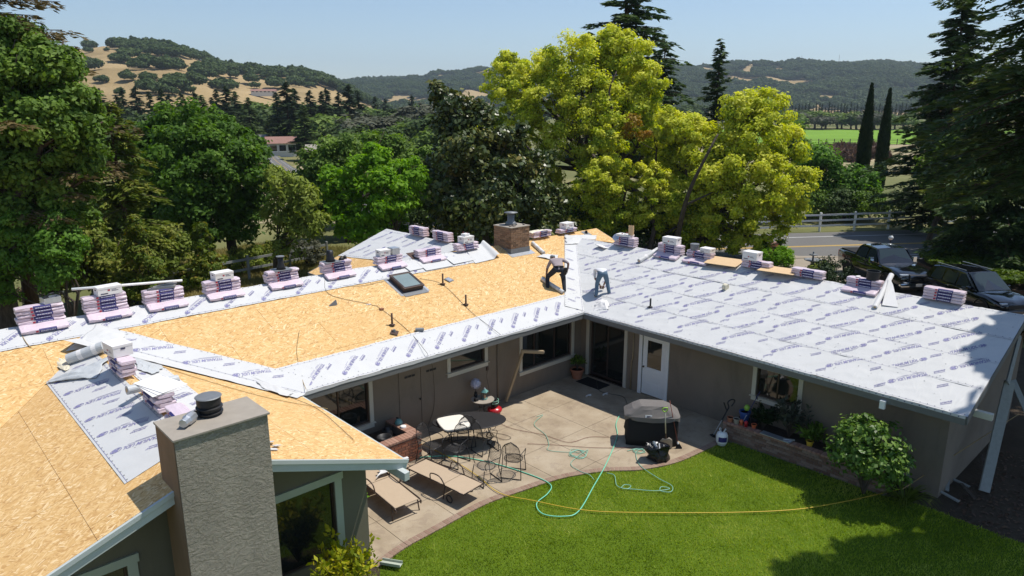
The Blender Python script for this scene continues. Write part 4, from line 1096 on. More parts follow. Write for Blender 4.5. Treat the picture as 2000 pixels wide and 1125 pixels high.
L6 = [(700, 340, 0, 1.3), (740, 330, 0, 1.3), (790, 345, 0, 1.3), (655, 370, 0, 1.1), (690, 395, -1, 1.5), (750, 385, -1, 1.7), (800, 390, 0, 1.1), (660, 430, 0, 1.2), (720, 440, -1, 1.4), (770, 430, 0, 1.3), (735, 300, 0, .7), (640, 340, .5, .6), (815, 350, 0, .8)]
tree('maple_tree', base, 'bright lime-green maple behind the shingle stacks left of the brick chimney', [lobe_px(base, u, v, D + dz, r) for u, v, dz, r in L6], 'leaf_maple_bright', 22, r0=.16, h0=1.8, npuff=44, nleaf=85, pr=.42, leaf=.17, fill=.3, flat=.6)
D = 50.; base = tuple(cl(D, -11.5, 0))
L7 = [(610, 330, 0, 1.8), (650, 320, 0, 1.9), (700, 300, 1, 1.8), (620, 380, 0, 1.9), (600, 420, 0, 1.6), (750, 290, 2, 1.8), (790, 320, 2, 1.8), (660, 390, 1, 2.0), (830, 330, 3, 1.8)]
tree('oak_tree', base, 'dark green oak standing behind the lime-green maple', [lobe_px(base, u, v, D + dz, r) for u, v, dz, r in L7], 'leaf_oak', 23, r0=.35, h0=2.5, npuff=30, nleaf=120, pr=.5, leaf=.19)
D = 38.; base = tuple(cl(D, -13.0, 0))
L8 = [(545, 370, 0, 1.3), (575, 390, 0, 1.2), (530, 420, 0, 1.2), (570, 440, 0, 1.2), (600, 430, 0, 1.0), (520, 340, .5, 1.0), (545, 480, 0, .9)]
L8 = [(u_ + 16, v_, d_, r_ * .88) for u_, v_, d_, r_ in L8]
tree('willow_tree', base, 'airy pale yellow-green tree right of the round dense maple', [lobe_px(base, u, v, D + dz, r) for u, v, dz, r in L8], 'leaf_willow', 24, r0=.14, h0=1.6, npuff=46, nleaf=70, pr=.5, leaf=.12, asp=2.4, fill=.4, droop=.6)
D = 41.; base = tuple(onz(462, 512)); 
L9 = [(300, 310, 0, 1.7), (340, 275, 0, 1.7), (400, 262, 0, 1.7), (450, 290, 0, 1.7), (480, 330, 0, 1.6), (310, 370, 0, 1.7), (370, 320, -2, 2.3), (430, 350, -2, 2.2), (480, 390, 0, 1.7), (330, 420, -1, 1.6), (400, 410, -2, 2.0), (450, 430, -1, 1.7), (285, 345, 1, 1.3), (370, 460, 0, 1.4), (300, 450, 0, 1.3)]
L9 = [(u_, v_, d_, r_ * 1.22) for u_, v_, d_, r_ in L9]
tree('maple_tree', base, 'round dense dark green maple with its trunk beside the left shrub row', [lobe_px(base, u, v, D + dz, r) for u, v, dz, r in L9], 'leaf_maple_dark', 25, r0=.3, h0=2.0, npuff=40, nleaf=130, pr=.42, leaf=.17, fill=.15, flat=.7)
# left foreground oak and its neighbours
D = 26.; base = tuple(cl(D, -19.5, 0))
L10 = [(20, 110, 1, 1.5), (60, 150, 0, 1.7), (110, 135, 0, 1.1), (-40, 130, 1, 1.8), (30, 220, 0, 1.9), (100, 210, 0, 1.5), (150, 220, 0, 1.0), (-50, 240, 0, 2.0), (60, 300, 0, 1.8), (130, 290, 0, 1.3), (-30, 330, 0, 1.9), (30, 400, 0, 1.6), (90, 390, 0, 1.4), (150, 350, 1, 1.1), (10, 80, 0, .9), (-60, 430, 0, 1.5), (170, 260, 0, .8), (10, 470, 0, 1.3), (70, 450, 0, 1.2), (130, 420, 0, 1.1), (-20, 520, 0, 1.3), (50, 350, 1, 1.3), (165, 310, 0, .9), (5, 180, 0, 1.5), (75, 240, -1, 1.3)]
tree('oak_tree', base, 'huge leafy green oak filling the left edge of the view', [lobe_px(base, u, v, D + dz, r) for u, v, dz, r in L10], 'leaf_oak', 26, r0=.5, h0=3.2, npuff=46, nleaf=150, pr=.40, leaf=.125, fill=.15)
D = 25.; base = tuple(cl(D, -16.0, 0))
L11 = [(80, 430, 0, .9), (110, 470, 0, 1.0), (60, 490, 0, 1.0), (95, 530, 0, .9), (30, 450, 0, .9), (120, 430, 0, .5), (20, 520, 0, .9), (5, 560, .5, .8), (140, 500, .5, .7)]
tree('young_oak', base, 'smaller light green tree under the huge oak, above the leftmost shingle stack', [lobe_px(base, u, v, D + dz, r) for u, v, dz, r in L11], 'leaf_fresh', 27, r0=.12, h0=1.2, npuff=60, nleaf=110, pr=.36, leaf=.10)
b, H = px_tree(222, 195, 540, 33)
conifer('redwood_tree', b, 'olive drooping conifer between the huge oak and the round dark maple', H, 2.9, 'leaf_redwood_olive', 28, nb=120, droop=.28, leaf=.16, spr=75, z0=.03, shape=.7, irregular=.3)
b, H = px_tree(5, -160, 600, 27)
conifer('redwood_tree', b, 'brownish conifer whose twiggy branches reach in at the top left corner', H, 5.2, 'leaf_redwood_brown', 29, nb=95, droop=.10, leaf=.13, spr=60, z0=.25, shape=.55, irregular=.3)
for i, (u, v0_, D, lb_, sd) in enumerate(((238, 420, 29, 'thin young tree with reddish tips in front of the olive conifer', 31), (372, 430, 31, 'young reddish-green tree in front of the round dark maple', 32))):
    b, H = px_tree(u, v0_, 560, D)
    k = 1.0
    lobes = [(0, 0, H * .35, .75, .75, .6), (.1, 0, H * .5, .7, .7, .6), (0, .1, H * .65, .55, .55, .5), (0, 0, H * .8, .38, .38, .45), (0, 0, H * .92, .2, .2, .35), (.4, .2, H * .42, .5, .5, .4), (-.4, -.1, H * .38, .5, .5, .4)]
    tree('young_maple', b, lb_, lobes, 'leaf_bronze', sd, r0=.06, h0=H * .3, npuff=90, nleaf=55, pr=.3, leaf=.10, group=None)
# dense dark screen below the big oak
D = 30.; base = tuple(cl(D, -15.0, 0))
L12 = [(170, 480, 0, 1.2), (200, 520, 0, 1.2), (150, 540, 0, 1.0), (250, 520, 0, 1.0), (300, 510, 1, 1.1), (130, 500, 0, 1.1), (330, 490, 2, 1.2), (230, 560, 0, .8)]
tree('cedar_shrub', base, 'low dark conifer shrub filling the gap behind the second and third shingle stacks', [lobe_px(base, u, v, D + dz, r) for u, v, dz, r in L12], 'leaf_redwood_olive', 33, r0=.12, h0=.8, npuff=50, nleaf=110, pr=.4, leaf=.12)

# --- redwoods and cypresses
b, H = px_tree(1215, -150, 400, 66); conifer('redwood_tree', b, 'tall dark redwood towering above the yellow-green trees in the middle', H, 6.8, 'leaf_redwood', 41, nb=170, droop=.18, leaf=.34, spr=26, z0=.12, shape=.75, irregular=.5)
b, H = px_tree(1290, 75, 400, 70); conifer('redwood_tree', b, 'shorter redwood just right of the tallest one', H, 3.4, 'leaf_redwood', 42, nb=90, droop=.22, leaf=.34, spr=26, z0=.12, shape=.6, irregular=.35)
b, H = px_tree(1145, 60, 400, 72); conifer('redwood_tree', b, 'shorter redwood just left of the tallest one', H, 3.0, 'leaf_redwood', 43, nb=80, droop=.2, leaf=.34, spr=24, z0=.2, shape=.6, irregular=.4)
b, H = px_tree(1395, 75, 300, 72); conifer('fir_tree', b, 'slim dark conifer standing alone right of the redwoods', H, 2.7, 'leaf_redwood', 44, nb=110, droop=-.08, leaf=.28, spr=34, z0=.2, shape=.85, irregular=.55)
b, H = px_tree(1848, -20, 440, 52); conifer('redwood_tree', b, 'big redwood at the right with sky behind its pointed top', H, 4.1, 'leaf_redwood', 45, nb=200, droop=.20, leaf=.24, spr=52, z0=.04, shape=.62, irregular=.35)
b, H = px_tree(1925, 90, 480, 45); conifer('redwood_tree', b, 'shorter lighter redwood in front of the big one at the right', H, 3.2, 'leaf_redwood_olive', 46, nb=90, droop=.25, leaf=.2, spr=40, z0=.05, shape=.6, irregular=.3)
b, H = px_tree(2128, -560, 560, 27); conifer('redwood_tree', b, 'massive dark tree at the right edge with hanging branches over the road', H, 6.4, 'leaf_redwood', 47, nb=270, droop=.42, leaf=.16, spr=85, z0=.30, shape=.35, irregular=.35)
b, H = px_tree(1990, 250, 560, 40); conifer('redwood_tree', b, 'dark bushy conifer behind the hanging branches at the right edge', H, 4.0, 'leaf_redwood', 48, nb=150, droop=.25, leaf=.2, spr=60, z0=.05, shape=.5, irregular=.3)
def cypress(u, v0_, v1_, D, wdt, label, sd):
    b, H = px_tree(u, v0_, v1_, D); g = np.random.default_rng(sd); t_ = empty('cypress_tree', b, label, 'tree', 'two slim cypresses by the field')
    n = 9000; z = g.random(n) ** .9; r_ = wdt * np.minimum(1, (1 - z) * 2.4) ** .8 * np.minimum(1, .5 + z * 3); a = g.uniform(0, 2 * math.pi, n)
    rr = r_ * np.sqrt(g.uniform(.45, 1.1, n)); P = np.stack([rr * np.cos(a), rr * np.sin(a), .4 + z * (H - .4)], 1)
    d = unit(np.stack([np.cos(a) * .35, np.sin(a) * .35, np.ones(n)], 1) + g.normal(0, .15, (n, 3))); nn = unit(np.stack([np.cos(a), np.sin(a), np.zeros(n)], 1) + g.normal(0, .3, (n, 3)))
    bb = np.cross(d, nn); s_ = g.uniform(.25, .5, n)[:, None]
    npmesh('crown', np.stack([P - d * s_ * .5, P - bb * s_ * .25, P + d * s_ * .6, P + bb * s_ * .25], 1).reshape(-1, 3), 4, 'leaf_cypress', t_, np.repeat(np.clip(g.normal(.5, .2, n), 0, 1), 4))
    MB().tube([(0, 0, -.3), (0, 0, H * .8)], [.15, .03], 7).build('trunk', 'bark', t_)
cypress(1692, 166, 345, 62, .52, 'taller and left of the two slim cypresses beside the vineyard', 51)
cypress(1728, 176, 330, 66, .48, 'shorter and right of the two slim cypresses beside the vineyard', 52)

# --- light green trees across the road and hedge shrubs
for i, (D, la, lobes, lab, mt) in enumerate((
    (62, 0, [(1600, 320, 0, 2.0), (1640, 345, 0, 2.0), (1590, 370, 0, 1.8), (1650, 380, 0, 1.6), (1610, 400, 0, 1.6), (1570, 340, 0, 1.5)], 'fresh green broadleaf tree across the road, right beside the yellow-green crown', 'leaf_fresh'),
    (60, 0, [(1690, 360, 0, 1.5), (1670, 390, 0, 1.6), (1700, 400, 0, 1.3), (1650, 405, 0, 1.3)], 'low fresh green tree across the road in front of the slim cypresses', 'leaf_fresh'),
    (70, 0, [(1545, 270, 0, 1.6), (1560, 300, 0, 1.6), (1535, 310, 0, 1.6)], 'dark small oak between the yellow-green crown and the field', 'leaf_oak'),
    (48, 0, [(1880, 330, 0, 1.4), (1850, 300, 0, 1.3), (1830, 340, 0, 1.3), (1860, 370, 0, 1.3), (1890, 380, 0, 1.3), (1840, 390, 0, 1.2)], 'grey-green broadleaf tree in front of the big redwood at the right', 'leaf_oak'))):
    ub = sum(l[0] for l in lobes) / len(lobes); base = tuple(cl(D, (ub - 1000) * D / 1440, 0))
    tree('broadleaf_tree', base, lab, [lobe_px(base, u, v, D + dz, r) for u, v, dz, r in lobes], mt, 60 + i, r0=.18, h0=1.6, npuff=34, nleaf=110, pr=.5, leaf=.2)
def shrub(name, loc, rx, ry, rz, mat, label, seed, leaf=.08, n=60, nleaf=50, cat='shrub', pr=.22, group=None, stem=True, zc=None, up=.3):
    g = np.random.default_rng(seed); t_ = empty(name, tuple(loc), label, cat, group)
    V, T = crown_from_lobes([(0, 0, zc or rz * .85, rx, ry, rz)], g, npuff=int(n * (2.0 / max(.3, (rx + ry + rz) / 3)) ** 1.3), nleaf=nleaf, pr=pr, leaf=leaf, up=up, zmin=-.7)
    npmesh('foliage', V, 4, mat, t_, T)
    if stem:
        m_ = MB()
        for _ in range(6):
            e = rdirs(1, g, .3)[0] * np.array([rx, ry, rz]) * .7; m_.tube([(0, 0, -.1), e * .4 + (0, 0, .1), e + (0, 0, rz * .5)], [.03, .02, .008], 5)
        m_.build('stem', 'bark', t_)
    return t_
b = onz(1516, 520); shrub('boxwood_shrub', (b[0], b[1], 0), .95, .9, .62, 'leaf_maple_bright', 'clipped round bright green shrub beside the planter pillar at the road', 71, .07, 120, 60, pr=.2)
# shrubs under the fence across the road
for i, (u, D) in enumerate(((1570, 56), (1640, 57), (1700, 56), (1760, 56), (1820, 55))):
    shrub('hedge_shrub', cl(D + 2.6, (u - 1000) * D / 1430, 0), 2.4, 1.0, 1.3, 'leaf_oak' if i % 2 else 'leaf_redwood', ('first', 'second', 'third', 'fourth', 'fifth')[i] + ' dark hedge shrub from the left behind the white rail fence', 75 + i, .16, 40, 50, pr=.4, group='hedge shrubs behind the white rail fence')
for i, (u, D, mt) in enumerate(((1085, 45, 'leaf_oak'), (1150, 47, 'leaf_redwood'), (1225, 46, 'leaf_oak'), (1290, 46, 'leaf_redwood'), (1350, 47, 'leaf_oak'), (1000, 46, 'leaf_redwood'), (930, 46, 'leaf_oak'))):
    shrub('understory_shrub', cl(D, (u - 1000) * D / 1400, 0), 2.3, 1.2, 1.7, mt, ('dark shrub in the shade below the tall yellow-green tree', 'second dark shrub under the tall yellow-green tree', 'dark shrub below the narrow upright yellow-green tree', 'dark shrub below the smallest yellow-green tree', 'dark shrub at the foot of the broad yellow-green tree', 'dark shrub behind the brick chimney, right of the magnolia trunk', 'dark shrub behind the brick chimney, left of the magnolia trunk')[i], 175 + i, .15, 60, 55, pr=.36)
for i, (u, D, r_, h_, mt) in enumerate(((655, 56, 2.2, 3.2, 'leaf_oak'), (700, 58, 2.8, 3.8, 'leaf_oak'), (770, 60, 2.8, 3.6, 'leaf_fresh'), (835, 57, 2.6, 3.6, 'leaf_oak'), (800, 49, 2.0, 2.4, 'leaf_redwood'), (860, 50, 2.0, 2.6, 'leaf_oak'), (210, 48, 2.6, 3.6, 'leaf_oak'), (330, 52, 2.8, 3.6, 'leaf_oak'), (130, 44, 2.4, 3.4, 'leaf_redwood'))):
    shrub('thicket', cl(D, (u - 1000) * D / 1400, 0), r_, r_ * .7, h_ * .62, mt, 'leafy thicket ' + ('behind the lime-green maple, leftmost part', 'behind the left half of the lime-green maple', 'behind the middle of the lime-green maple', 'right of the lime-green maple', 'low and dark at the foot of the magnolia', 'at the left foot of the magnolia', 'behind the olive conifer', 'behind the round dark maple', 'behind the huge oak, in deep shade', 'in the gap right of the round dark maple')[i], 275 + i, .17, 46, 55, pr=.42)
# shrub row at the left
for i, (u, v, rx, mt, lab) in enumerate(((480, 528, 1.3, 'leaf_willow', 'broad pale shrub left of the small trunk behind the fifth shingle stack'), (520, 518, 1.1, 'leaf_bronze', 'reddish shrub behind the fifth shingle stack'), (600, 512, 1.0, 'leaf_far_grey', 'small grey shrub behind the sixth shingle stack'), (378, 560, .7, 'leaf_bronze', 'small brownish shrub behind the fourth shingle stack'), (85, 595, .8, 'leaf_dry', 'dry brown shrub behind the leftmost shingle stack'))):
    b = onz(u, v); shrub('garden_shrub', (b[0], b[1], 0), rx, rx * .8, .7, mt, lab, 85 + i, .09, 60, 60, pr=.25)
# ivy bank at the right of the pickup
g = np.random.default_rng(91)
ivy_poly = [(21.8, -4.0), (30.0, -.6), (44, -9.5), (40, -22), (24, -14)]
cnr = [onz(1790, 522), onz(1830, 500), onz(2050, 492), onz(2400, 540), onz(2400, 640), onz(1880, 565)]
cx0 = np.array([[p[0], p[1]] for p in cnr]); ctr = cx0.mean(0)
n = 60000; pts = []
tri = [(ctr, cx0[i], cx0[(i + 1) % len(cx0)]) for i in range(len(cx0))]
ar = np.array([abs(np.cross(b_ - a_, c_ - a_)) for a_, b_, c_ in tri]); pick_ = g.choice(len(tri), n, p=ar / ar.sum())
uu, vv_ = g.random(n), g.random(n); fl = uu + vv_ > 1; uu[fl], vv_[fl] = 1 - uu[fl], 1 - vv_[fl]
A3 = np.array([[t_[0], t_[1], t_[2]] for t_ in tri])[pick_]; XY = A3[:, 0] + (A3[:, 1] - A3[:, 0]) * uu[:, None] + (A3[:, 2] - A3[:, 0]) * vv_[:, None]
hh = .75 + .45 * fbm(XY / 1.3, 3) ; P = np.concatenate([XY, (hh * g.uniform(.75, 1.05, n))[:, None]], 1)
Nn = unit(np.array([0, 0, 1.0]) + g.normal(0, .5, (n, 3)))
o = npmesh('ivy_bank', leafquads(P, Nn, .17, g, 1.2), 4, 'leaf_ivy', None, np.repeat(np.clip(.5 + .4 * fbm(XY * 1.5, 3) + g.normal(0, .12, n), 0, 1), 4)); tag(o, kind='stuff', label='ivy covering the bank beside the pickup', cat='ivy')
meshobj('ivy_bank_ground', [(p[0], p[1], .35) for p in cx0] + [(p[0], p[1], -.3) for p in cx0], [tuple(range(len(cx0)))] + [(i, (i + 1) % len(cx0), len(cx0) + (i + 1) % len(cx0), len(cx0) + i) for i in range(len(cx0))], 'soil')['kind'] = 'structure'

# --- offscreen tree at the right whose crown shades the lawn and the roof end
G_ = [(-5.9, -10.9, 1.5), (-4.2, -10.8, 1.5), (-2.5, -11.3, 1.5), (-.6, -12.3, 1.5), (1.4, -12.4, 1.5), (-4.6, -13.4, 2.1), (-2.2, -13.2, 2.1), (.2, -13.6, 2.2), (3, -12.6, 2.2), (3.8, -11.7, 1.5), (6.0, -11.9, 1.6), (2.6, -15.4, 2.4), (-1.2, -15.6, 2.3), (5.5, -13.4, 2.3)]
OAK_SHADE = (10.0, -17.0, -.1)
lobes = [(gx + 6 - 10, gy - 3 + 17, 13.6, r_ * .93, r_ * .93, 1.7) for gx, gy, r_ in G_] + [(6.9 - 10, -13.3 + 17, 13.4, .8, .6, .6)]
tree('oak_tree', OAK_SHADE, 'oak beyond the right edge whose shade falls across the lawn', lobes, 'leaf_oak', 95, r0=.5, h0=8.5, npuff=48, nleaf=78, pr=.62, leaf=.44)

# --- shrubs and plants of the garden
b = (-.05 + .35, -8.75, .35)
g = np.random.default_rng(97)
citrus = empty('citrus_bush', (-.42, -9.25, .25), 'round glossy green bush standing in the brick planter by the roof end', 'shrub')
V, T = crown_from_lobes([(0, 0, 1.0, .80, .80, .72), (-.1, .1, 1.45, .45, .45, .35), (.1, .35, .85, .5, .5, .45), (-.1, -.4, .85, .5, .5, .45)], g, npuff=300, nleaf=22, pr=.22, leaf=.078, up=.5, fill=.1)
npmesh('foliage', V, 4, 'leaf_citrus', citrus, T)
m_ = MB(); 
for _ in range(12):
    e = rdirs(1, g, .1)[0] * np.array([.7, .7, .6]); m_.tube([(0, 0, -.1), e * .3 + (0, 0, .4), e + (0, 0, 1.0)], [.035, .022, .008], 5)
m_.build('stem', 'bark', citrus, smooth=True)
def leafplant(name, loc, label, n, L, mat, seed, sz=.1, tall=.5, spread=.5, cat='plant', asp=2.6, per=14, stem='bark'):
    g = np.random.default_rng(seed); t_ = empty(name, tuple(loc), label, cat); m_ = MB(); VV = []
    for i in range(n):
        a = g.uniform(0, 6.28); e = np.array([math.cos(a) * spread * g.uniform(.2, 1), math.sin(a) * spread * g.uniform(.2, 1), tall * g.uniform(.55, 1.1)])
        md = e * .5 + np.array([0, 0, .12]); m_.tube([(0, 0, 0), md, e], [.014, .010, .004], 4)
        u_ = g.uniform(.45, 1.05, per)[:, None]; P = (1 - u_) ** 2 * 0 + 2 * u_ * (1 - u_) * md + u_ ** 2 * e + g.normal(0, .025, (per, 3)); P[:, 2:] += 0
        N_ = unit(g.normal(size=(per, 3)) * .7 + (0, 0, .8)); dr = unit(g.normal(size=(per, 3)) + unit(e) * 1.0); P = P + dr * sz * .6
        b_ = unit(np.cross(N_, dr)); s_ = (sz * g.uniform(.7, 1.3, per))[:, None]
        VV.append(np.stack([P - dr * s_ * .5 * asp * .5, P - b_ * s_ * .25, P + dr * s_ * .5 * asp * .5, P + b_ * s_ * .25], 1).reshape(-1, 3))
    V = np.concatenate(VV); npmesh('foliage', V, 4, mat, t_, np.repeat(g.random(len(V) // 4), 4)); m_.build('stem', stem, t_); return t_
leafplant('variegated_shrub', (-11.35, -4.28, 0), 'yellow-green variegated shrub under the tall window in the foreground', 46, 1, 'leaf_gold', 101, .12, 1.25, .62, 'shrub', 2.2, 36)
leafplant('potted_plant_foliage', (-9.98, -2.35, .42), 'light green plant growing in the tall pot at the near house corner', 12, 1, 'leaf_maple_bright', 102, .13, .8, .25, 'plant')
leafplant('bed_shrub', (.55, -6.9, .42), 'grey-leaved shrub in the planter right below the window corner', 22, 1, 'leaf_grey_plant', 103, .13, .95, .5, 'shrub')
leafplant('bed_shrub', (.55, -6.15, .42), 'dark low shrub in the planter directly under the window', 26, 1, 'leaf_cypress', 104, .12, .6, .5, 'shrub')
leafplant('bed_shrub', (.6, -7.5, .42), 'dark leafy plant in the planter between the grey shrub and the round bush', 26, 1, 'leaf_oak', 105, .13, .5, .5, 'shrub')
# strap-leaved plant at the planter end
g = np.random.default_rng(107); t_ = empty('strap_leaf_plant', (.1, -10.0, 0), 'clump of long arching strap leaves at the end of the brick planter', 'plant')
VV = []; FF = []; k = 0
for i in range(130):
    a = g.uniform(0, 6.28); L = g.uniform(.5, 1.0); d = np.array([math.cos(a), math.sin(a), 0]); sd_ = np.array([-d[1], d[0], 0]) * .016; b0_ = d * g.uniform(0, .12)
    for j in range(6):
        u_ = j / 5; p = b0_ + d * L * .75 * u_ + np.array([0, 0, L * (1.25 * u_ - 1.0 * u_ * u_)]); w_ = (1 - u_) * .9 + .1
        VV += [p - sd_ * w_, p + sd_ * w_]
    FF += [(k + 2*j, k + 2*j + 1, k + 2*j + 3, k + 2*j + 2) for j in range(5)]; k += 12
o = meshobj('foliage', VV, FF, 'leaf_willow', t_)

# --- lawn grass, real blades
def grass(name, poly, n, h, w_, mat, z, label, seed, cmax=None):
    g = np.random.default_rng(seed); P = np.array(poly); lo, hi = P.min(0), P.max(0)
    X = g.uniform(lo, hi, (int(n * 1.9), 2)); ins = np.zeros(len(X), bool); j = len(P) - 1
    for i in range(len(P)):
        xi, yi = P[i]; xj, yj = P[j]
        c_ = ((yi > X[:, 1]) != (yj > X[:, 1])) & (X[:, 0] < (xj - xi) * (X[:, 1] - yi) / (yj - yi + 1e-12) + xi); ins ^= c_; j = i
    X = X[ins]
    rel = np.concatenate([X, np.zeros((len(X), 1))], 1) - CAM; f_ = rel @ FW; uu = 1000 + FPX * (rel @ Rt) / f_; vv = 562 - FPX * (rel @ UP) / f_
    X = X[(f_ > 0) & (uu > -150) & (uu < 2150) & (vv < 1250)][:n]; n = len(X)
    a = g.uniform(0, 6.28, n); t2 = g.normal(0, .45, (n, 2)) ; hh = h * g.uniform(.5, 1.3, n) * (1 + .3 * fbm(X * 1.3, 2)); ww = w_ * g.uniform(.7, 1.4, n)
    B = np.concatenate([X, np.full((n, 1), z)], 1); sd_ = np.stack([np.cos(a), np.sin(a), np.zeros(n)], 1) * ww[:, None] * .5
    tip = B + np.concatenate([t2 * hh[:, None], hh[:, None]], 1)
    V = np.stack([B - sd_, B + sd_, tip], 1).reshape(-1, 3); tn = np.clip(.46 + .60 * fbm(X * .8 + 5, 4) + .30 * fbm(X * 4, 2) + g.normal(0, .13, n), 0, 1)
    o = npmesh(name, V, 3, mat, None, np.repeat(tn, 3)); tag(o, label, 'grass', kind='stuff'); return o
grass('lawn_grass', lawn_poly, 260000, .055, .016, 'grass_blade', -.035, 'short bright green lawn grass', 110)
# ---------------------------------------------------------------- valley: middle distance and hills
g = np.random.default_rng(201)
# mid-distance trees: a few meshes shared by many trees
def far_broad(seed, mat, w_=5.0, h_=7.5, leaf=.55, nl=45):
    g = np.random.default_rng(seed); lobes = rand_lobes(g, 9, w_, h_ * .42, h_ * .55, w_ * .35, w_ * .5)
    return tree('broadleaf_tree', (0, 0, -500), 'x', lobes, mat, seed, r0=.3, h0=h_ * .22, npuff=14, nleaf=nl, pr=.75, leaf=leaf)
def far_con(seed, H, Rb, mat='leaf_far_conifer'):
    return conifer('conifer_tree', (0, 0, -500), 'x', H, Rb, mat, seed, nb=110, droop=.12, leaf=.60, spr=13, z0=.05, shape=.8, irregular=.35)
protos = {'b1': far_broad(301, 'leaf_far_green'), 'b2': far_broad(302, 'leaf_far_light', 5.5, 7), 'b3': far_broad(303, 'leaf_far_green', 4.2, 8), 'b4': far_broad(304, 'leaf_far_grey', 5, 7),
          'c1': far_con(305, 18, 4.2), 'c2': far_con(306, 18, 3.4), 'c3': far_con(307, 18, 5.2, 'leaf_far_green')}
PH = {'b1': 7.5, 'b2': 7, 'b3': 8, 'b4': 7, 'c1': 18, 'c2': 18, 'c3': 18}
used_ = set()
def far_tree(key, u, vt, D, wscale=1.0, label='', group=None):
    b, H = px_tree(u, vt, 0, D); s_ = H / PH[key]
    ro = random.uniform(0, 6.28)
    if key not in used_:
        o = protos[key]; used_.add(key); o.location = b; o.rotation_euler = (0, 0, ro); o.scale = (s_ * wscale, s_ * wscale, s_); o['label'] = label
    else: o = dup(protos[key], b, ro, label, None, None, (s_ * wscale, s_ * wscale, s_))
    if group: o['group'] = group
    elif 'group' in o: del o['group']
    return o
# dark conifers and cedars in the valley, left to right
TG = 'conifers standing in a row below the golden hill'
row = [('c1', 205, 172, 190, 1.3), ('c2', 248, 172, 180, 1.0), ('c1', 275, 168, 200, 1.3), ('c2', 300, 178, 170, 1.0), ('c1', 322, 172, 165, 1.1), ('c1', 360, 180, 190, 1.2), ('c3', 400, 185, 160, 1.2), ('c2', 430, 175, 175, 1.1), ('c1', 447, 168, 165, 1.3), ('c3', 490, 190, 150, 1.3),
       ('c2', 420, 190, 200, 1.2), ('c1', 565, 160, 150, 1.35), ('c2', 545, 180, 160, 1.2), ('c1', 640, 172, 185, 1.3), ('c1', 685, 165, 180, 1.3), ('c2', 665, 180, 175, 1.2), ('c2', 632, 178, 175, 1.0), ('c1', 805, 185, 260, 1.2), ('c2', 735, 188, 270, 1.1), ('c2', 755, 192, 290, 1.2), ('c1', 580, 172, 165, 1.2)]
row += [('c1', 385, 178, 175, 1.3), ('c3', 465, 178, 170, 1.3), ('c1', 610, 176, 180, 1.2), ('c1', 702, 176, 190, 1.2), ('c3', 595, 205, 130, 1.3), ('c1', 235, 185, 170, 1.4), ('c1', 338, 184, 180, 1.3)]
ONES = 'first second third fourth fifth sixth seventh eighth ninth tenth eleventh twelfth thirteenth fourteenth fifteenth sixteenth seventeenth eighteenth nineteenth'.split()
CARD = [o_ for o_ in ONES] + ['twentieth'] + ['twenty-' + o_ for o_ in ONES[:9]] + ['thirtieth']
for q_, (k_, u, vt, D, ws) in enumerate(sorted(row, key=lambda r_: r_[1])):
    far_tree(k_, u, vt, D, ws, f'{CARD[q_]} dark conifer from the left in the row below the golden hill', TG)
# broadleaf trees of the valley
G2 = 'broadleaf trees in the valley below the hill'
rows2 = []
for i in range(46):
    u = 195 + (i * 157.3) % 680; D = 110 + (i * 61.7) % 150; vt = 198 + (D < 170) * 22 + (i * 13.1) % 24
    rows2.append((('b1', 'b3', 'b2', 'b1', 'b4')[i % 5], u, vt, D, 1.25))
rows2 += [('b1', 590, 210, 140, 1.2), ('b1', 547, 296, 95, .9), ('b2', 690, 262, 110, 1.5), ('b1', 720, 245, 125, 1.6), ('b3', 760, 250, 120, 1.4), ('b2', 800, 240, 130, 1.4), ('b1', 830, 225, 130, 1.3), ('b2', 860, 250, 100, 1.2), ('b3', 240, 230, 105, 1.3), ('b1', 200, 240, 100, 1.3), ('b1', 300, 235, 120, 1.4),
          ('b2', 640, 225, 150, 1.5), ('b4', 700, 222, 150, 1.7), ('b1', 920, 215, 160, 1.5), ('b3', 880, 205, 180, 1.5), ('b1', 498, 262, 118, 1.0), ('b1', 590, 258, 120, 1.3), ('b3', 575, 268, 105, 1.0)]
for k_, u, vt, D, ws in rows2:
    if 455 < u < 650 and D < 150 and vt < 257: continue
    if 490 < u < 600 and D < 140: continue
    if D < 125 and vt < 235 and u < 780: vt += 22
    far_tree(k_, u, vt, D, ws, 'rounded green tree among the broadleaf trees of the valley', G2)
# belt of willows and poplars beyond the vineyard
for i in range(16):
    u = 1540 + i * 15 + random.uniform(-5, 5); far_tree(('b2', 'b4', 'b1')[i % 3], u, 222 + random.uniform(-6, 5), 318 + random.uniform(-8, 14), 1.5, 'grey-green rounded tree at the far edge of the vineyard', 'rounded trees at the far edge of the vineyard')
for i in range(44):
    u = 1520 + i * 6.2 + random.uniform(-2, 2); far_tree('c2', u, 203 + random.uniform(-5, 6), 380 + random.uniform(-10, 20), .55, 'slim dark poplar in the windbreak beyond the vineyard', 'windbreak trees beyond the vineyard')
for i in range(30):
    u = 900 + i * 24; far_tree(('b1', 'b3', 'c1')[i % 3], u + random.uniform(-8, 8), 205 + random.uniform(-8, 10), 330 + (i * 37) % 90, 1.6, 'dark tree at the foot of the far ridge', 'trees at the foot of the far ridge')

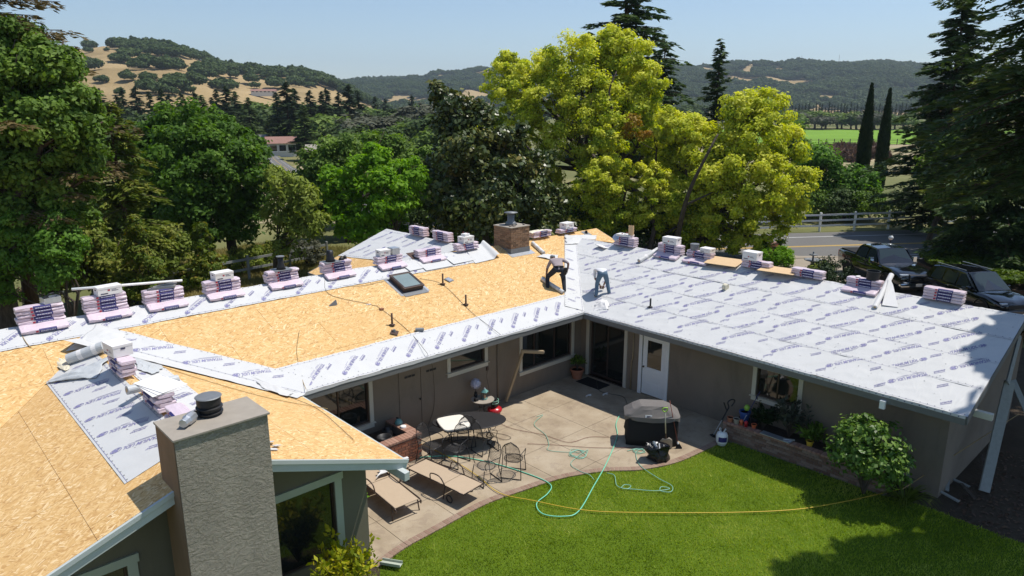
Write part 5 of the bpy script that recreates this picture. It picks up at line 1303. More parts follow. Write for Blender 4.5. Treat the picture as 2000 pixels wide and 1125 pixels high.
# oaks on the slopes
hp = []
for i in range(3):
    gg = np.random.default_rng(320 + i); lobes = rand_lobes(gg, 7, 4.2, 2.4, 2.8, 1.3, 1.9, -.2)
    V, T = crown_from_lobes(lobes, gg, npuff=22, nleaf=22, pr=.55, leaf=.62)
    me = npmesh('hill_oak', V, 4, 'leaf_far_green', None, T); hp.append(me)
def oak_density(u, v):
    """how wooded the golden hill is, following the groves seen on it"""
    cr = np.interp(u, [0, 150, 200, 330, 400, 430, 500, 600, 650, 700, 745], [95, 84, 79, 86, 103, 118, 126, 133, 148, 172, 194])
    d = 0
    if v < cr + 19 and 140 < u < 420: d = .95 if u > 212 or v < cr + 7 else .0
    if u >= 420 and v < cr + 27: d = .9
    for a, b, rx, ry in ((245, 117, 22, 8), (310, 108, 26, 3), (345, 110, 18, 4), (175, 101, 6, 4), (198, 122, 6, 4), (175, 135, 10, 5), (285, 137, 20, 6), (325, 137, 22, 5), (352, 135, 13, 7), (240, 155, 9, 7), (262, 150, 8, 4), (300, 160, 18, 6), (410, 135, 36, 8), (412, 150, 26, 9), (385, 150, 14, 9), (455, 148, 13, 7), (520, 150, 20, 9), (480, 168, 13, 7), (540, 176, 9, 5), (385, 116, 24, 4), (360, 166, 26, 6), (600, 160, 32, 13), (560, 152, 22, 9), (650, 166, 9, 3), (692, 176, 14, 4), (205, 172, 36, 6), (330, 182, 44, 5), (430, 176, 18, 4), (285, 122, 5, 3)):
        if ((u - a) / rx) ** 2 + ((v - b) / ry) ** 2 < 1: d = max(d, .85)
    return max(d, .012)
cnt = 0; far_blob = []
gg = np.random.default_rng(330)
AZ = gg.uniform(math.atan2(-1150, 1443), math.atan2(-150, 1443), 26000); TTt = gg.uniform(.06, 1.0, 26000) * tcA * 1.03
PP = hillA(AZ, TTt); rel = PP - CAM; ff = rel @ FW; UU = 1000 + FPX * (rel @ Rt) / ff; VVv = 562.5 - FPX * (rel @ UP) / ff
placed = []
for i in np.argsort(-gg.random(26000)):
    u, v = UU[i], VVv[i]
    if u > 790: continue
    if gg.random() > oak_density(u, v) * .10: continue
    placed.append(i)
placed.sort(key=lambda i: np.linalg.norm(PP[i] - CAM))
small = []; n_ = -1
for i in placed:
    s_ = gg.uniform(.75, 1.5) * (1.35 if oak_density(UU[i], VVv[i]) > .5 else 1)
    if n_ < 289 and UU[i] > 60:
        n_ += 1
        o = hp[n_ % 3] if n_ < 3 else hp[n_ % 3].copy()
        if n_ >= 3: COL.objects.link(o)
        o.location = tuple(PP[i] - (0, 0, .5)); o.scale = (s_, s_, s_ * .9); o.rotation_euler = (0, 0, gg.uniform(0, 6))
        tag(o, 'dark rounded oak dotted on the golden hillside', 'tree', 'oaks dotted over the golden hillside')
    else: small.append((PP[i], s_))
# the rest, and the wooded far ridge, as one mass of small crowns
def mass(name, pts, label, seed):
    """a wood too far off to count: one object whose crowns are scattered by geometry nodes"""
    P0 = np.array([p for p, s_ in pts]); S0 = np.array([s_ for p, s_ in pts], dtype=np.float32)
    me = bpy.data.meshes.new(name); me.vertices.add(len(P0)); me.vertices.foreach_set('co', P0.astype(np.float32).ravel())
    a = me.attributes.new('size', 'FLOAT', 'POINT'); a.data.foreach_set('value', S0); me.update()
    o = link(bpy.data.objects.new(name, me)); ng = bpy.data.node_groups.new(name, 'GeometryNodeTree')
    ng.interface.new_socket('Geometry', in_out='INPUT', socket_type='NodeSocketGeometry'); ng.interface.new_socket('Geometry', in_out='OUTPUT', socket_type='NodeSocketGeometry')
    N = ng.nodes; gi = N.new('NodeGroupInput'); go = N.new('NodeGroupOutput'); jn = N.new('GeometryNodeJoinGeometry')
    at_ = N.new('GeometryNodeInputNamedAttribute'); at_.data_type = 'FLOAT'; at_.inputs['Name'].default_value = 'size'
    for k in range(3):
        ip = N.new('GeometryNodeInstanceOnPoints'); oi = N.new('GeometryNodeObjectInfo'); oi.inputs['Object'].default_value = hp[k]; oi.transform_space = 'ORIGINAL'; oi.inputs['As Instance'].default_value = True
        ix = N.new('GeometryNodeInputIndex'); mo = N.new('ShaderNodeMath'); mo.operation = 'MODULO'; mo.inputs[1].default_value = 3
        cm = N.new('ShaderNodeMath'); cm.operation = 'COMPARE'; cm.inputs[1].default_value = k; cm.inputs[2].default_value = .1
        rv = N.new('FunctionNodeRandomValue'); rv.data_type = 'FLOAT_VECTOR'; rv.inputs[0].default_value = (0, 0, 0); rv.inputs[1].default_value = (0, 0, 6.28)
        ng.links.new(ix.outputs[0], mo.inputs[0]); ng.links.new(mo.outputs[0], cm.inputs[0]); ng.links.new(cm.outputs[0], ip.inputs['Selection'])
        ng.links.new(gi.outputs[0], ip.inputs['Points']); ng.links.new(oi.outputs['Geometry'], ip.inputs['Instance']); ng.links.new(rv.outputs[0], ip.inputs['Rotation']); ng.links.new(at_.outputs[0], ip.inputs['Scale']); ng.links.new(ip.outputs[0], jn.inputs[0])
    ng.links.new(jn.outputs[0], go.inputs[0]); o.modifiers.new('scatter', 'NODES').node_group = ng
    tag(o, label, 'trees', kind='stuff'); return o
mass('hill_woodland', small, 'dense oak woodland along the top of the golden hill', 340)
gg = np.random.default_rng(350); N_ = 60000
AZ = gg.uniform(math.atan2(-520, 1443), math.atan2(1350, 1443), N_); TTt = gg.uniform(.02, 1.0, N_) ** .8 * tcB * 1.02
PP = hillB(AZ, TTt); rel = PP - CAM; ff = rel @ FW; UU = 1000 + FPX * (rel @ Rt) / ff; VVv = 562.5 - FPX * (rel @ UP) / ff
dn = fbm(PP[:, :2] / 120., 4) + .10
for (a, b, rx, ry, am) in ((1350, 134, 24, 4, .5), (1465, 131, 10, 4, .5), (1520, 139, 8, 4, .5), (1425, 159, 13, 5, .6), (1640, 124, 12, 3, .5), (1715, 121, 12, 3, .5), (870, 172, 50, 8, .25), (1640, 190, 8, 2, .5)):
    dn -= am * np.exp(-(((UU - a) / rx) ** 2 + ((VVv - b) / ry) ** 2))
ok_ = (dn > -.14) & (gg.random(N_) < .42) & (((UU > 600) & (UU < 1000)) | ((UU > 1280) & (UU < 1860)) | (gg.random(N_) < .2))
mass('ridge_woodland', [(p - (0, 0, 1.), s_) for p, s_ in zip(PP[ok_], gg.uniform(1.3, 2.6, ok_.sum()))], 'wooded slope of the far ridge', 351)
# radio masts on the far crest
for i, (u, vt, lab) in enumerate(((963, 122, 'thin radio mast on the crest left of the yellow-green trees'), (1566, 108, 'thin radio mast on the crest above the field, the left one'), (1640, 106, 'thin radio mast on the crest above the field, the right one'))):
    p = dist(u, vt, 2000); m_ = MB(); H = 34
    for a in range(3): m_.tube([(1.6 * math.cos(a * 2.09), 1.6 * math.sin(a * 2.09), -20), (.2 * math.cos(a * 2.09), .2 * math.sin(a * 2.09), H)], .18, 4)
    for z_ in range(-20, H, 6): r_ = 1.6 - 1.4 * (z_ + 20) / (H + 20); m_.tube([(r_ * math.cos(a * 2.09), r_ * math.sin(a * 2.09), z_) for a in range(4)], .12, 3)
    o = m_.build('radio_mast', 'lead_grey', None, loc=(p[0], p[1], p[2] - H)); tag(o, lab, 'mast')
# houses in the valley
def gable_house(u, v, D, L, W, h, label, roofm='roof_tile_red', wallm='house_white', rz=0.0, rise=None, z=None, windows=3):
    b = cl(D, (u - 1000) * D / 1440); 
    z_ = 0 if z is None else z
    t_ = empty('house', (b[0], b[1], z_), label, 'house', None, YAW - math.pi / 2 + rz)
    MB().box((-L/2, -W/2, -2), (L/2, W/2, h)).build('wall', wallm, t_); r_ = rise or W * .22; e = .5
    m_ = MB(); m_.add([(-L/2-e, -W/2-e, h - .1), (L/2+e, -W/2-e, h - .1), (L/2+e, 0, h + r_), (-L/2-e, 0, h + r_), (L/2+e, W/2+e, h - .1), (-L/2-e, W/2+e, h - .1)], [(0, 1, 2, 3), (3, 2, 4, 5), (0, 3, 5), (1, 4, 2), (0, 5, 4, 1)])
    m_.build('roof', roofm, t_)
    for k in range(windows):
        x_ = -L/2 + L * (k + .5) / windows; w_ = MB().box((x_ - .6, -W/2 - .06, h * .35), (x_ + .6, -W/2 - .005, h * .8)).build('window', 'window_glass', t_)
        MB().box((x_ - .75, -W/2 - .04, h * .35 - .15), (x_ + .75, -W/2 - .004, h * .35 - .02)).build('sill', 'white_paint', w_)
    return t_
gable_house(540, 280, 142, 5, 5, 2.4, 'house with a reddish brown roof glimpsed in the valley', rz=.4)
gable_house(487, 278, 150, 5, 5, 2.5, 'pale grey house beside the red-roofed one in the valley', 'lead_grey', rz=-.2)
gable_house(625, 290, 120, 5, 4, 2.2, 'low grey roof in the valley right of the red-roofed house', 'stone_grey', rz=.2)
gable_house(215, 240, 150, 8, 7, 2.6, 'grey-roofed house between trees behind the huge oak', 'lead_grey', rz=.2)
p = hillA(np.array([math.atan2(515 - 1000, 1443)]), np.array([tcA * .80]))[0]; b_ = gable_house(515, 0, 900, 13, 8, 4, 'pale house standing among the oaks near the crest of the golden hill', 'lead_grey', rz=.3, z=0); b_.location = tuple(p + (0, 0, 1))
p = hillA(np.array([math.atan2(515 - 1000, 1443)]), np.array([tcA * .30]))[0]; b_ = gable_house(515, 0, 500, 15, 5, 1.3, 'long low barn with a reddish roof at the foot of the golden hill', rz=.1, z=0, windows=6); b_.location = tuple(p + (0, 0, 3))

# brush piles in the tan field
for i, (u, v, w_) in enumerate(((1632, 306, 3.6), (1658, 312, 3.6), (1675, 299, 3.0), (1645, 297, 3.0), (1618, 300, 2.6), (1712, 306, 2.6), (1700, 296, 2.4))):
    b = onz(u, v); g_ = np.random.default_rng(360 + i); n = 1500; d = rdirs(n, g_, 0); P = d * np.array([w_, w_ * .8, 1.7]) * g_.uniform(.5, 1.05, (n, 1))
    o = npmesh('brush_pile', leafquads(P, unit(g_.normal(size=(n, 3)) + d), .7, g_, 3.0), 4, 'leaf_dry', None, np.repeat(g_.random(n), 4)); o.location = (b[0], b[1], -.2)
    tag(o, 'heap of purple-brown pruned branches in the tan field', 'brush pile', 'brush piles in the tan field')
# wire fence along the vineyard
t_ = empty('field_fence', tuple(cl(184, 68, -.2)), 'dark post and wire fence between vineyard and tan field', 'fence')
m_ = MB()
for i in range(60):
    p = (i - 30) * 2.0; q = Rt * p; m_.box((q[0] - .08, q[1] - .08, 0), (q[0] + .08, q[1] + .08, 1.5))
o = m_.build('posts', 'bark', t_); o['kind'] = 'stuff'
a_, b_ = Rt * -60, Rt * 60
for z_ in (.6, 1.1, 1.4): MB().tube([(a_[0], a_[1], z_), (b_[0], b_[1], z_)], .03, 4).build('wire', 'bark', t_)

# white three-rail fence beside the road
p0 = onz(1600, 452)[:2]; p1 = onz(1799, 445)[:2]; dr = (p1 - p0) / np.linalg.norm(p1 - p0); stp = np.linalg.norm(p1 - p0) / 3
fen = empty('rail_fence', (p0[0], p0[1], 0), 'white three-rail wooden fence along the far side of the road', 'fence')
i0, i1 = -8, 9
for i in range(i0, i1):
    c = dr * stp * i; MB().box((-.07, -.07, -.2), (.07, .07, 1.42)).build('post', 'white_paint', fen, bevel=.01, loc=(c[0], c[1], 0))
    if i < i1 - 1:
        q = dr * stp * (i + 1); nn = np.array([dr[1], -dr[0]]) * .09
        for z_ in (.45, .85, 1.25):
            MB().beam((c[0] + nn[0], c[1] + nn[1], z_ + random.uniform(-.02, .02)), (q[0] + nn[0], q[1] + nn[1], z_ + random.uniform(-.02, .02)), .035, .13).build('rail', 'white_paint', fen)
# weathered rail fence behind the house at the left
q0 = onz(60, 625)[:2]; q1 = onz(640, 508)[:2]; dr = (q1 - q0) / np.linalg.norm(q1 - q0); Lf = np.linalg.norm(q1 - q0); n = int(Lf / 2.4)
fen = empty('rail_fence', (q0[0], q0[1], 0), 'grey weathered rail fence behind the left end of the roof', 'fence')
for i in range(n + 1):
    c = dr * Lf * i / n; MB().box((-.06, -.06, -.2), (.06, .06, 1.15)).build('post', 'weathered_board', fen, bevel=.01, loc=(c[0], c[1], 0))
    if i < n:
        q = dr * Lf * (i + 1) / n
        for z_ in (.40, .95): MB().beam((c[0], c[1] , z_), (q[0], q[1], z_), .04, .13).build('rail', 'weathered_board', fen)
sheet('dry_meadow', dpoly(58, -26, -8, 118, -48, -30), -.27, 'field_tan')
grass('dry_grass', [tuple(onz(*q)[:2]) for q in ((240, 640), (700, 540), (760, 480), (500, 470), (180, 520))], 60000, .25, .05, 'grass_dry_blade', -.3, 'patchy yellow-green grass behind the rail fence', 370)
# utility poles
for u, vt, D, lab in ((636, 262, 110, 'wooden utility pole in the valley behind the lime-green maple'),):
    b, H = px_tree(u, vt, 0, D); o = MB().tube([(0, 0, -.5), (0, 0, H)], [.16, .11], 8).box((-1.1, -.05, H - .9), (1.1, .05, H - .75)).build('utility_pole', 'bark', None, loc=b); tag(o, lab, 'utility pole')

# the valley air: pale haze that only the far slopes show
hz_c = (0, 0); Hx = 5800
o = MB().box((-Hx, -Hx, -4), (Hx, Hx, 420)).build('haze', 'stone_grey'); o.data.materials.clear()
hm = bpy.data.materials.new('haze_air'); hm.use_nodes = True; hm.node_tree.nodes.clear()
ho = hm.node_tree.nodes.new('ShaderNodeOutputMaterial'); hv = hm.node_tree.nodes.new('ShaderNodeVolumePrincipled')
hv.inputs['Color'].default_value = (.74, .87, 1.0, 1); hv.inputs['Density'].default_value = .00015; hv.inputs['Anisotropy'].default_value = .2
hm.node_tree.links.new(hv.outputs[0], ho.inputs['Volume']); o.data.materials.append(hm); o['kind'] = 'stuff'
# ---------------------------------------------------------------- shingle bundles and boxes on the ridges
BL, BW, BH = .94, .30, .078
def bundle_proto(seed):
    g = np.random.default_rng(seed); nx, ny = 14, 5
    vs = []; fs = []
    def gridface(fn, a, b):
        k = len(vs)
        for i in range(a + 1):
            for j in range(b + 1): vs.append(fn(i / a, j / b))
        for i in range(a):
            for j in range(b): q = k + i * (b + 1) + j; fs.append((q, q + b + 1, q + b + 2, q + 1))
    wob = lambda x, y, z: (x + .006 * float(vnoise(np.array([x * 6 + seed, y * 6, z * 20]))), y + .014 * float(vnoise(np.array([x * 7, y * 9 + seed, z * 25.]))), z + (.010 * float(vnoise(np.array([x * 5 + seed, y * 6, 3.0]))) if z > .01 else 0))
    m_ = MB(); N = 12
    xs_ = np.linspace(-BL / 2, BL / 2, N + 1)
    prof = [(-BW/2, .008), (-BW/2 - .006, BH * .5), (-BW/2 + .004, BH * .92), (-BW/2 + .02, BH), (0, BH + .004), (BW/2 - .02, BH), (BW/2 - .004, BH * .92), (BW/2 + .006, BH * .5), (BW/2, .008)]
    for i, x in enumerate(xs_):
        k = .90 if i in (0, N) else 1.0
        for (y, z) in prof: vs.append(wob(x, y * k, z * (k if z > .05 else 1)))
    n = len(prof)
    for i in range(N):
        for j in range(n - 1): fs.append((i*n+j, (i+1)*n+j, (i+1)*n+j+1, i*n+j+1))
        fs.append((i*n+n-1, (i+1)*n+n-1, (i+1)*n, i*n))
    fs.append(tuple(range(n))); fs.append(tuple(N * n + k for k in range(n))[::-1])
    o = meshobj('shingle_bundle', vs, fs, 'bundle_wrap', smooth=False)
    for sgn in (-1,):
        y = sgn * (BW / 2 + .016)
        lb = MB(); lb.add([(-.13, y, .014), (.22, y, .014), (.22, y, BH - .008), (-.13, y, BH - .008)], [(0, 1, 2, 3)])
        lb.add([(-.13, y, BH - .008), (.22, y, BH - .008), (.22, y + .035, BH + .012), (-.13, y + .035, BH + .012)], [(0, 1, 2, 3)])
        l_ = lb.build('printed_label', 'print_navy', o)
        w_ = MB()
        xx = -.10
        for wd in (.05, .03, .06, .035, .05, .03):
            w_.add([(xx, y - .002, .034), (xx + wd, y - .002, .034), (xx + wd, y - .002, .056), (xx, y - .002, .056)], [(0, 1, 2, 3)]); xx += wd + .008
        w_.build('printed_mark', 'print_pale', l_)
        MB().add([(-.195, y, .026), (-.145, y, .026), (-.145, y, .070), (-.195, y, .070)], [(0, 1, 2, 3)]).build('printed_mark', 'print_red', o)
    return o
BP = [bundle_proto(s_) for s_ in (1, 2, 3, 4)]
bused = set()
ORD = {0: 'bottom', 1: 'second', 2: 'third', 3: 'fourth', 4: 'fifth', 5: 'sixth', 6: 'seventh'}
def put_bundle(loc, rot, label, k):
    p = BP[k % 4]
    if k % 4 not in bused: bused.add(k % 4); o = p
    else:
        o = dup(p)
    o.location = loc; o.rotation_euler = rot; o['label'] = label; o['category'] = 'shingle bundle'; o['group'] = 'pink-wrapped shingle bundles stacked along the roof ridges'
    return o
bk = 0
def stack(x, y, zr, rz, n, where, front=None, jitter=.02, sgn=1):
    """n bundles lying flat across a ridge at (x,y,zr); front: a bundle lies on the near slope; rz: the long side's heading"""
    global bk
    z = zr + .030
    c, s_ = math.cos(rz), math.sin(rz)
    if front is not None:
        for q, lab in ((1, 'near'), ):
            d = .27; ox, oy = s_ * d, -c * d
            tilt = math.atan(S)
            put_bundle((x + ox * 1.0, y + oy * 1.0, zr - S * d + .030), Euler((tilt, 0, rz)), f'pink-wrapped shingle bundle lying on the slope before {where}', bk); bk += 1
    for k in range(n):
        jx, jy = random.uniform(-jitter, jitter), random.uniform(-jitter, jitter)
        nm = 'topmost' if k == n - 1 else ORD[k]
        put_bundle((x + jx, y + jy, z + k * (BH + .004)), (random.uniform(-.01, .01), random.uniform(-.006, .006), rz + random.uniform(-.03, .03)), f'pink-wrapped shingle bundle, {nm} in {where}', bk); bk += 1
    # wedge support under the first course comes from the bundle halves resting on both slopes
    return z + n * (BH + .004)
def carton(x, y, z, rz, label, sx=.42, sy=.30, sz=.21):
    t_ = empty('carton', (x, y, z), label, 'box', None, rz)
    MB().box((-sx/2, -sy/2, 0), (sx/2, sy/2, sz)).build('box_body', 'carton_white', t_, bevel=.004)
    MB().box((-sx/2 - .006, -sy/2 - .006, sz - .045), (sx/2 + .006, sy/2 + .006, sz + .008)).build('lid', 'carton_white', t_, bevel=.004)
    for s_ in (-1, 1):
        y_ = s_ * (sy/2 + .003)
        MB().add([(-sx*.40, y_, .03), (-sx*.1, y_, .03), (-sx*.1, y_, .055), (-sx*.40, y_, .055)], [(0, 1, 2, 3)]).add([(sx*.06, y_, .09), (sx*.34, y_, .09), (sx*.34, y_, .102), (sx*.06, y_, .102)], [(0, 1, 2, 3)]).add([(sx*.06, y_, .12), (sx*.26, y_, .12), (sx*.26, y_, .13), (sx*.06, y_, .13)], [(0, 1, 2, 3)]).build('printed_mark', 'carton_print', t_)
        MB().add([(-sx*.1, y_, .10), (0, y_, .10), (0, y_, .135), (-sx*.1, y_, .135)], [(0, 1, 2, 3)]).build('printed_mark', 'print_red', t_)
        x_ = s_ * (sx/2 + .007); MB().add([(x_, -.045, sz*.62), (x_, .045, sz*.62), (x_, .045, sz*.75), (x_, -.045, sz*.75)], [(0, 1, 2, 3)]).build('hand_hole', 'carton_print', t_)
    return t_
def ridgeA_x(u, v):  # where a pixel meets the vertical plane over ridge A
    return ony(u, v, YA)
SA = [((78, 612), 5, 'the leftmost stack', True), ((205, 590), 5, 'the stack second from the left', True), ((318, 572), 4, 'the stack third from the left', True), ((432, 558), 4, 'the fourth stack from the left', True),
      ((549, 540), 4, 'the stack with the black vent cone', True), ((655, 522), 4, 'the stack with the black flue pipe', True), ((757, 506), 3, 'the stack with a carton and metal flashing', True),
      ((835, 490), 3, 'the short stack before the back wing', True), ((910, 476), 3, 'the stack just left of the brick chimney', None)]
tops = []
for (u, v), n, wh, fr in SA:
    p = ridgeA_x(u, v); zt_ = stack(p[0], YA, ZA + .02, 0.0, n, wh, fr); tops.append((p[0], YA, zt_))
pq = ridgeA_x(1055, 452); zq = stack(pq[0], YA, ZA + .02, 0, 3, 'the stack just right of the brick chimney'); topq = (pq[0], YA, zq)
pq = ridgeA_x(1107, 442); zq2 = stack(pq[0], YA, ZA + .02, 0, 2, 'the small stack on the farthest bare ridge'); 
carton(tops[1][0] + .1, YA, tops[1][2], .1, 'white carton on the second stack from the left, under the long white tube', .55, .30, .20)
carton(tops[3][0] + .05, YA, tops[3][2], .05, 'white carton on the fourth stack from the left', .50, .32, .20)
carton(tops[6][0] - .16, YA, tops[6][2], 0, 'white carton beside a metal flashing on the seventh ridge stack', .38, .28, .20)
carton(tops[8][0], YA, tops[8][2], .05, 'white carton with a smaller one on it, left of the brick chimney', .48, .32, .22)
carton(tops[8][0], YA + .02, tops[8][2] + .232, .2, 'small open carton on top of a larger one, left of the brick chimney', .24, .18, .07)
carton(pq[0], YA, zq2, .1, 'white carton on the small stack at the farthest ridge', .50, .34, .22)
# grey metal flashing next to carton 7
o = MB().box((-.14, -.15, 0), (.14, .15, .22)).build('metal_flashing', 'galvanised', None, bevel=.01, loc=(tops[6][0] + .24, YA, tops[6][2])); tag(o, 'grey metal box flashing beside the carton on the seventh ridge stack', 'flashing')
# clear plastic tray and black thing on stack 1
t_ = empty('plastic_tray', (tops[0][0] + .25, YA, tops[0][2]), 'clear plastic tray with a black tool in it on the leftmost stack', 'tray', None, .2)
for b_ in (((-.18, -.12, 0), (.18, .12, .01)), ((-.18, -.12, 0), (-.17, .12, .14)), ((.17, -.12, 0), (.18, .12, .14)), ((-.17, .11, 0), (.17, .12, .14)), ((-.17, -.12, 0), (.17, -.11, .14))): MB().box(*b_).build('side', 'galvanised', t_)
MB().box((-.15, -.08, .01), (-.05, .06, .16)).tube([(-.1, -.05, .15), (-.02, -.05, .22), (.08, -.02, .22)], .02, 6).build('tool', 'black_plastic', t_, bevel=.01)
# long white tube across two stacks
ta = ony(140, 563, YA - .05); tb = ony(357, 552, YA - .05)
za_ = tops[1][2] + .235; 
dirt_ = np.array(tb - ta); L_ = np.linalg.norm(dirt_[:2])
o = MB().tube([(0, 0, 0), (L_, 0, (tops[2][2] + .10) - za_ + .02)], .03, 10).build('metal_tube', 'white_paint', None, smooth=True, loc=(ta[0], YA - .02, za_ + .01)); tag(o, 'long white gutter tube lying across the second and third stacks', 'tube')
# flat metal pieces on the third stack
for k in range(4):
    o = MB().box((-.32, -.05, 0), (.32, .05, .012)).box((-.32, -.05, .012), (.32, -.045, .05)).build('drip_edge', 'galvanised' if k % 2 else 'lead_grey', None, loc=(tops[2][0] - .05 + .04 * k, YA - .06 + .04 * k, tops[2][2] + .018 * k)); o.rotation_euler = (0, 0, .15 * k - .2); tag(o, ('lowest', 'second', 'third', 'uppermost')[k] + ' metal drip edge piece in the heap on the third stack', 'metal strip')
# black vent cones
def vent_cone(x, y, z, label, hh=.36, r=.08, cap=True, mat='black_metal', flange='lead_grey'):
    t_ = empty('roof_vent', (x, y, z), label, 'roof vent')
    MB().box((-.26, -.22, 0), (.26, .22, .008)).build('flange', flange, t_)
    MB().lathe([(r * 1.7, .008), (r * 1.3, .10), (r, .2), (r, hh)], 18).build('cone', mat, t_, smooth=True)
    if cap: MB().lathe([(.02, hh), (r * 1.45, hh + .01), (r * 1.45, hh + .03), (.02, hh + .05)], 18).build('cap', flange, t_)
    return t_
vent_cone(tops[4][0] + .02, YA, tops[4][2], 'black roof vent cone with a grey cap on the fifth stack')
vent_cone(tops[5][0] - .15, YA, tops[5][2], 'black flue pipe with flashing on the sixth stack', .34, .09, False)
o = MB().lathe([(.09, 0), (.07, .06), (.02, .10)], 12).lathe([(.06, 0), (.05, .08), (.02, .11)], 12, (.15, .05, 0)).build('pipe_boots', 'black_plastic', None, loc=(tops[5][0] + .22, YA, tops[5][2])); tag(o, 'pair of small black pipe boots on the sixth stack', 'pipe boot')
# dark board and white sheet by the eighth stack
p = onA(815, 500); o = MB().box((-.32, -.2, 0), (.32, .2, .015)).build('board', 'rust_pipe', None, loc=tuple(planeA(p[0], p[1], .03))); o.rotation_euler = (math.atan(S), 0, 0); tag(o, 'brown board lying in front of the short stack by the back wing', 'board')
for i, (u, v, sx, sy) in enumerate(((850, 518, .55, .28), (900, 508, .5, .22), (812, 522, .4, .2))):
    p = onA(u, v); o = MB().box((-sx, -sy, 0), (sx, sy, .008)).build('underlay_scrap', 'membrane', None, loc=tuple(planeA(p[0], p[1], .036))); o.rotation_euler = (math.atan(S), 0, .05 * i); tag(o, 'white underlay scrap on the ridge strip, the ' + ('widest one', 'right one', 'left one')[i] + ' near the short stack', 'scrap')
# D ridge stacks
p = onz(800, 463, ZA); stack(XD, p[1], ZA, -math.pi / 2, 4, 'the farther stack on the back wing')
p = onz(843, 474, ZA); stack(XD, p[1], ZA, -math.pi / 2, 4, 'the nearer stack on the back wing')
# B ridge stacks
SB = [((1222, 487), 4, 'the right wing stack nearest the chimney', None), ((1310, 508), 4, 'the stack with the paper roll beside it', True), ((1367, 522), 3, 'the stack with a grey bucket', True), ((1477, 532), 3, 'the stack left of the leaning plywood', None), ((1577, 552), 3, 'the stack right of the leaning plywood', None), ((1686, 576), 3, 'the stack with the black can', True), ((1842, 600), 4, 'the rightmost stack', None)]
topb = []
for (u, v), n, wh, fr in SB:
    p = onx(u, v, XB); zt_ = stack(XB, p[1], ZB + .02, -math.pi / 2, n, wh, fr); topb.append((XB, p[1], zt_))
carton(XB, topb[1][1], topb[1][2], -1.5, 'white carton on the stack beside the paper roll', .55, .34, .24)
carton(XB, topb[2][1] - .25, topb[2][2], -1.6, 'low white carton beside the grey bucket', .40, .32, .14)
o = MB().lathe([(.13, 0), (.15, .2), (.155, .2), (.155, .22), (.01, .225)], 18).build('bucket', 'lead_grey', None, smooth=False, loc=(XB, topb[2][1] + .25, topb[2][2])); tag(o, 'grey bucket on the third stack of the right wing', 'bucket')
carton(XB, topb[3][1] + .18, topb[3][2], -1.6, 'white carton on the stack left of the leaning plywood', .50, .36, .26)
o = MB().lathe([(.17, 0), (.17, .22), (.19, .225), (.19, .25), (.165, .25), (.15, .10), (.01, .10)], 24).build('black_can', 'black_plastic', None, loc=(XB, topb[5][1] - .2, topb[5][2])); tag(o, 'black round can on the stack above the pickup', 'can')
o = MB().lathe([(.05, 0), (.06, .03), (.01, .035)], 10, sx=1.6).build('glove_pair', 'carton_white', None, loc=(XB, topb[5][1] + .2, topb[5][2])); tag(o, 'small white rag on the stack with the black can', 'rag')
# things on the first B stack
t0b = topb[0]
carton(XB, t0b[1] + .05, t0b[2], -1.5, 'open white carton tray on the stack nearest the far ridge', .60, .30, .08)
o = MB().lathe([(.10, 0), (.10, .34), (.085, .34), (.085, .02), (.01, .02)], 18).build('cardboard_tube', 'plywood', None, loc=(XB, t0b[1] - .22, t0b[2] + .09)); tag(o, 'upright tan cardboard tube on the stack nearest the far ridge', 'tube')
o = MB().lathe([(.14, 0), (.14, .012), (.01, .014)], 18, axis=(-.8, -.1, .6)).build('metal_disc', 'galvanised', None, loc=(XB - .19, t0b[1] + .32, t0b[2] - .04)); tag(o, 'shiny round metal lid leaning on the stack nearest the far ridge', 'lid')
# leaning plywood sheets
for i, (ua, va, ub, vb, lab) in enumerate(((1395, 520, 1440, 528, 'thin plywood sheet jutting over the ridge between two right-wing stacks'), (1508, 530, 1540, 545, 'orange plywood sheet propped on the ridge beside the middle stacks'))):
    a, b = onx(ua, va, XB + .05), onx(ub, vb, XB + .05); c = (a + b) / 2
    o = MB().box((-.35, -.55, 0), (.45, .55, .014)).build('plywood_sheet', 'plywood', None, loc=(XB - .1, c[1], ZB + .08 + .03 * i)); o.rotation_euler = (0, -.12 + .1 * i, .15); tag(o, lab, 'plywood')
# C ridge stacks
def cst(u, v, n, wh, rz=-math.pi / 2, jit=.02):
    p = onx(u, v, XC); return p, stack(XC, p[1], ZC + .02, rz, n, wh, None, jit)
pc1, zc1 = cst(240, 722, 4, 'the stack under the white carton above the stucco chimney'); carton(XC, pc1[1] + .15, zc1, -1.45, 'white carton on the stack nearest the wad of plastic sheet', .50, .38, .24)
pc2, zc2 = cst(312, 786, 4, 'the middle stack behind the stucco chimney', jit=.05)
pc3, zc3 = cst(358, 822, 3, 'the lowest stack right behind the stucco chimney', jit=.05)
for k in range(3):
    o = MB().box((-.42, -.25, 0), (.42, .25, .010)).build('underlay_sheet', 'carton_white', None, bevel=.003, loc=(XC + .03 * k, pc2[1] + .02 * k, zc2 + .005 + .013 * k)); o.rotation_euler = (0, .02, -1.5 + .12 * k); tag(o, 'white sheet, the ' + ('lowest', 'middle', 'top')[k] + ' of three on the middle stack behind the stucco chimney', 'sheet')
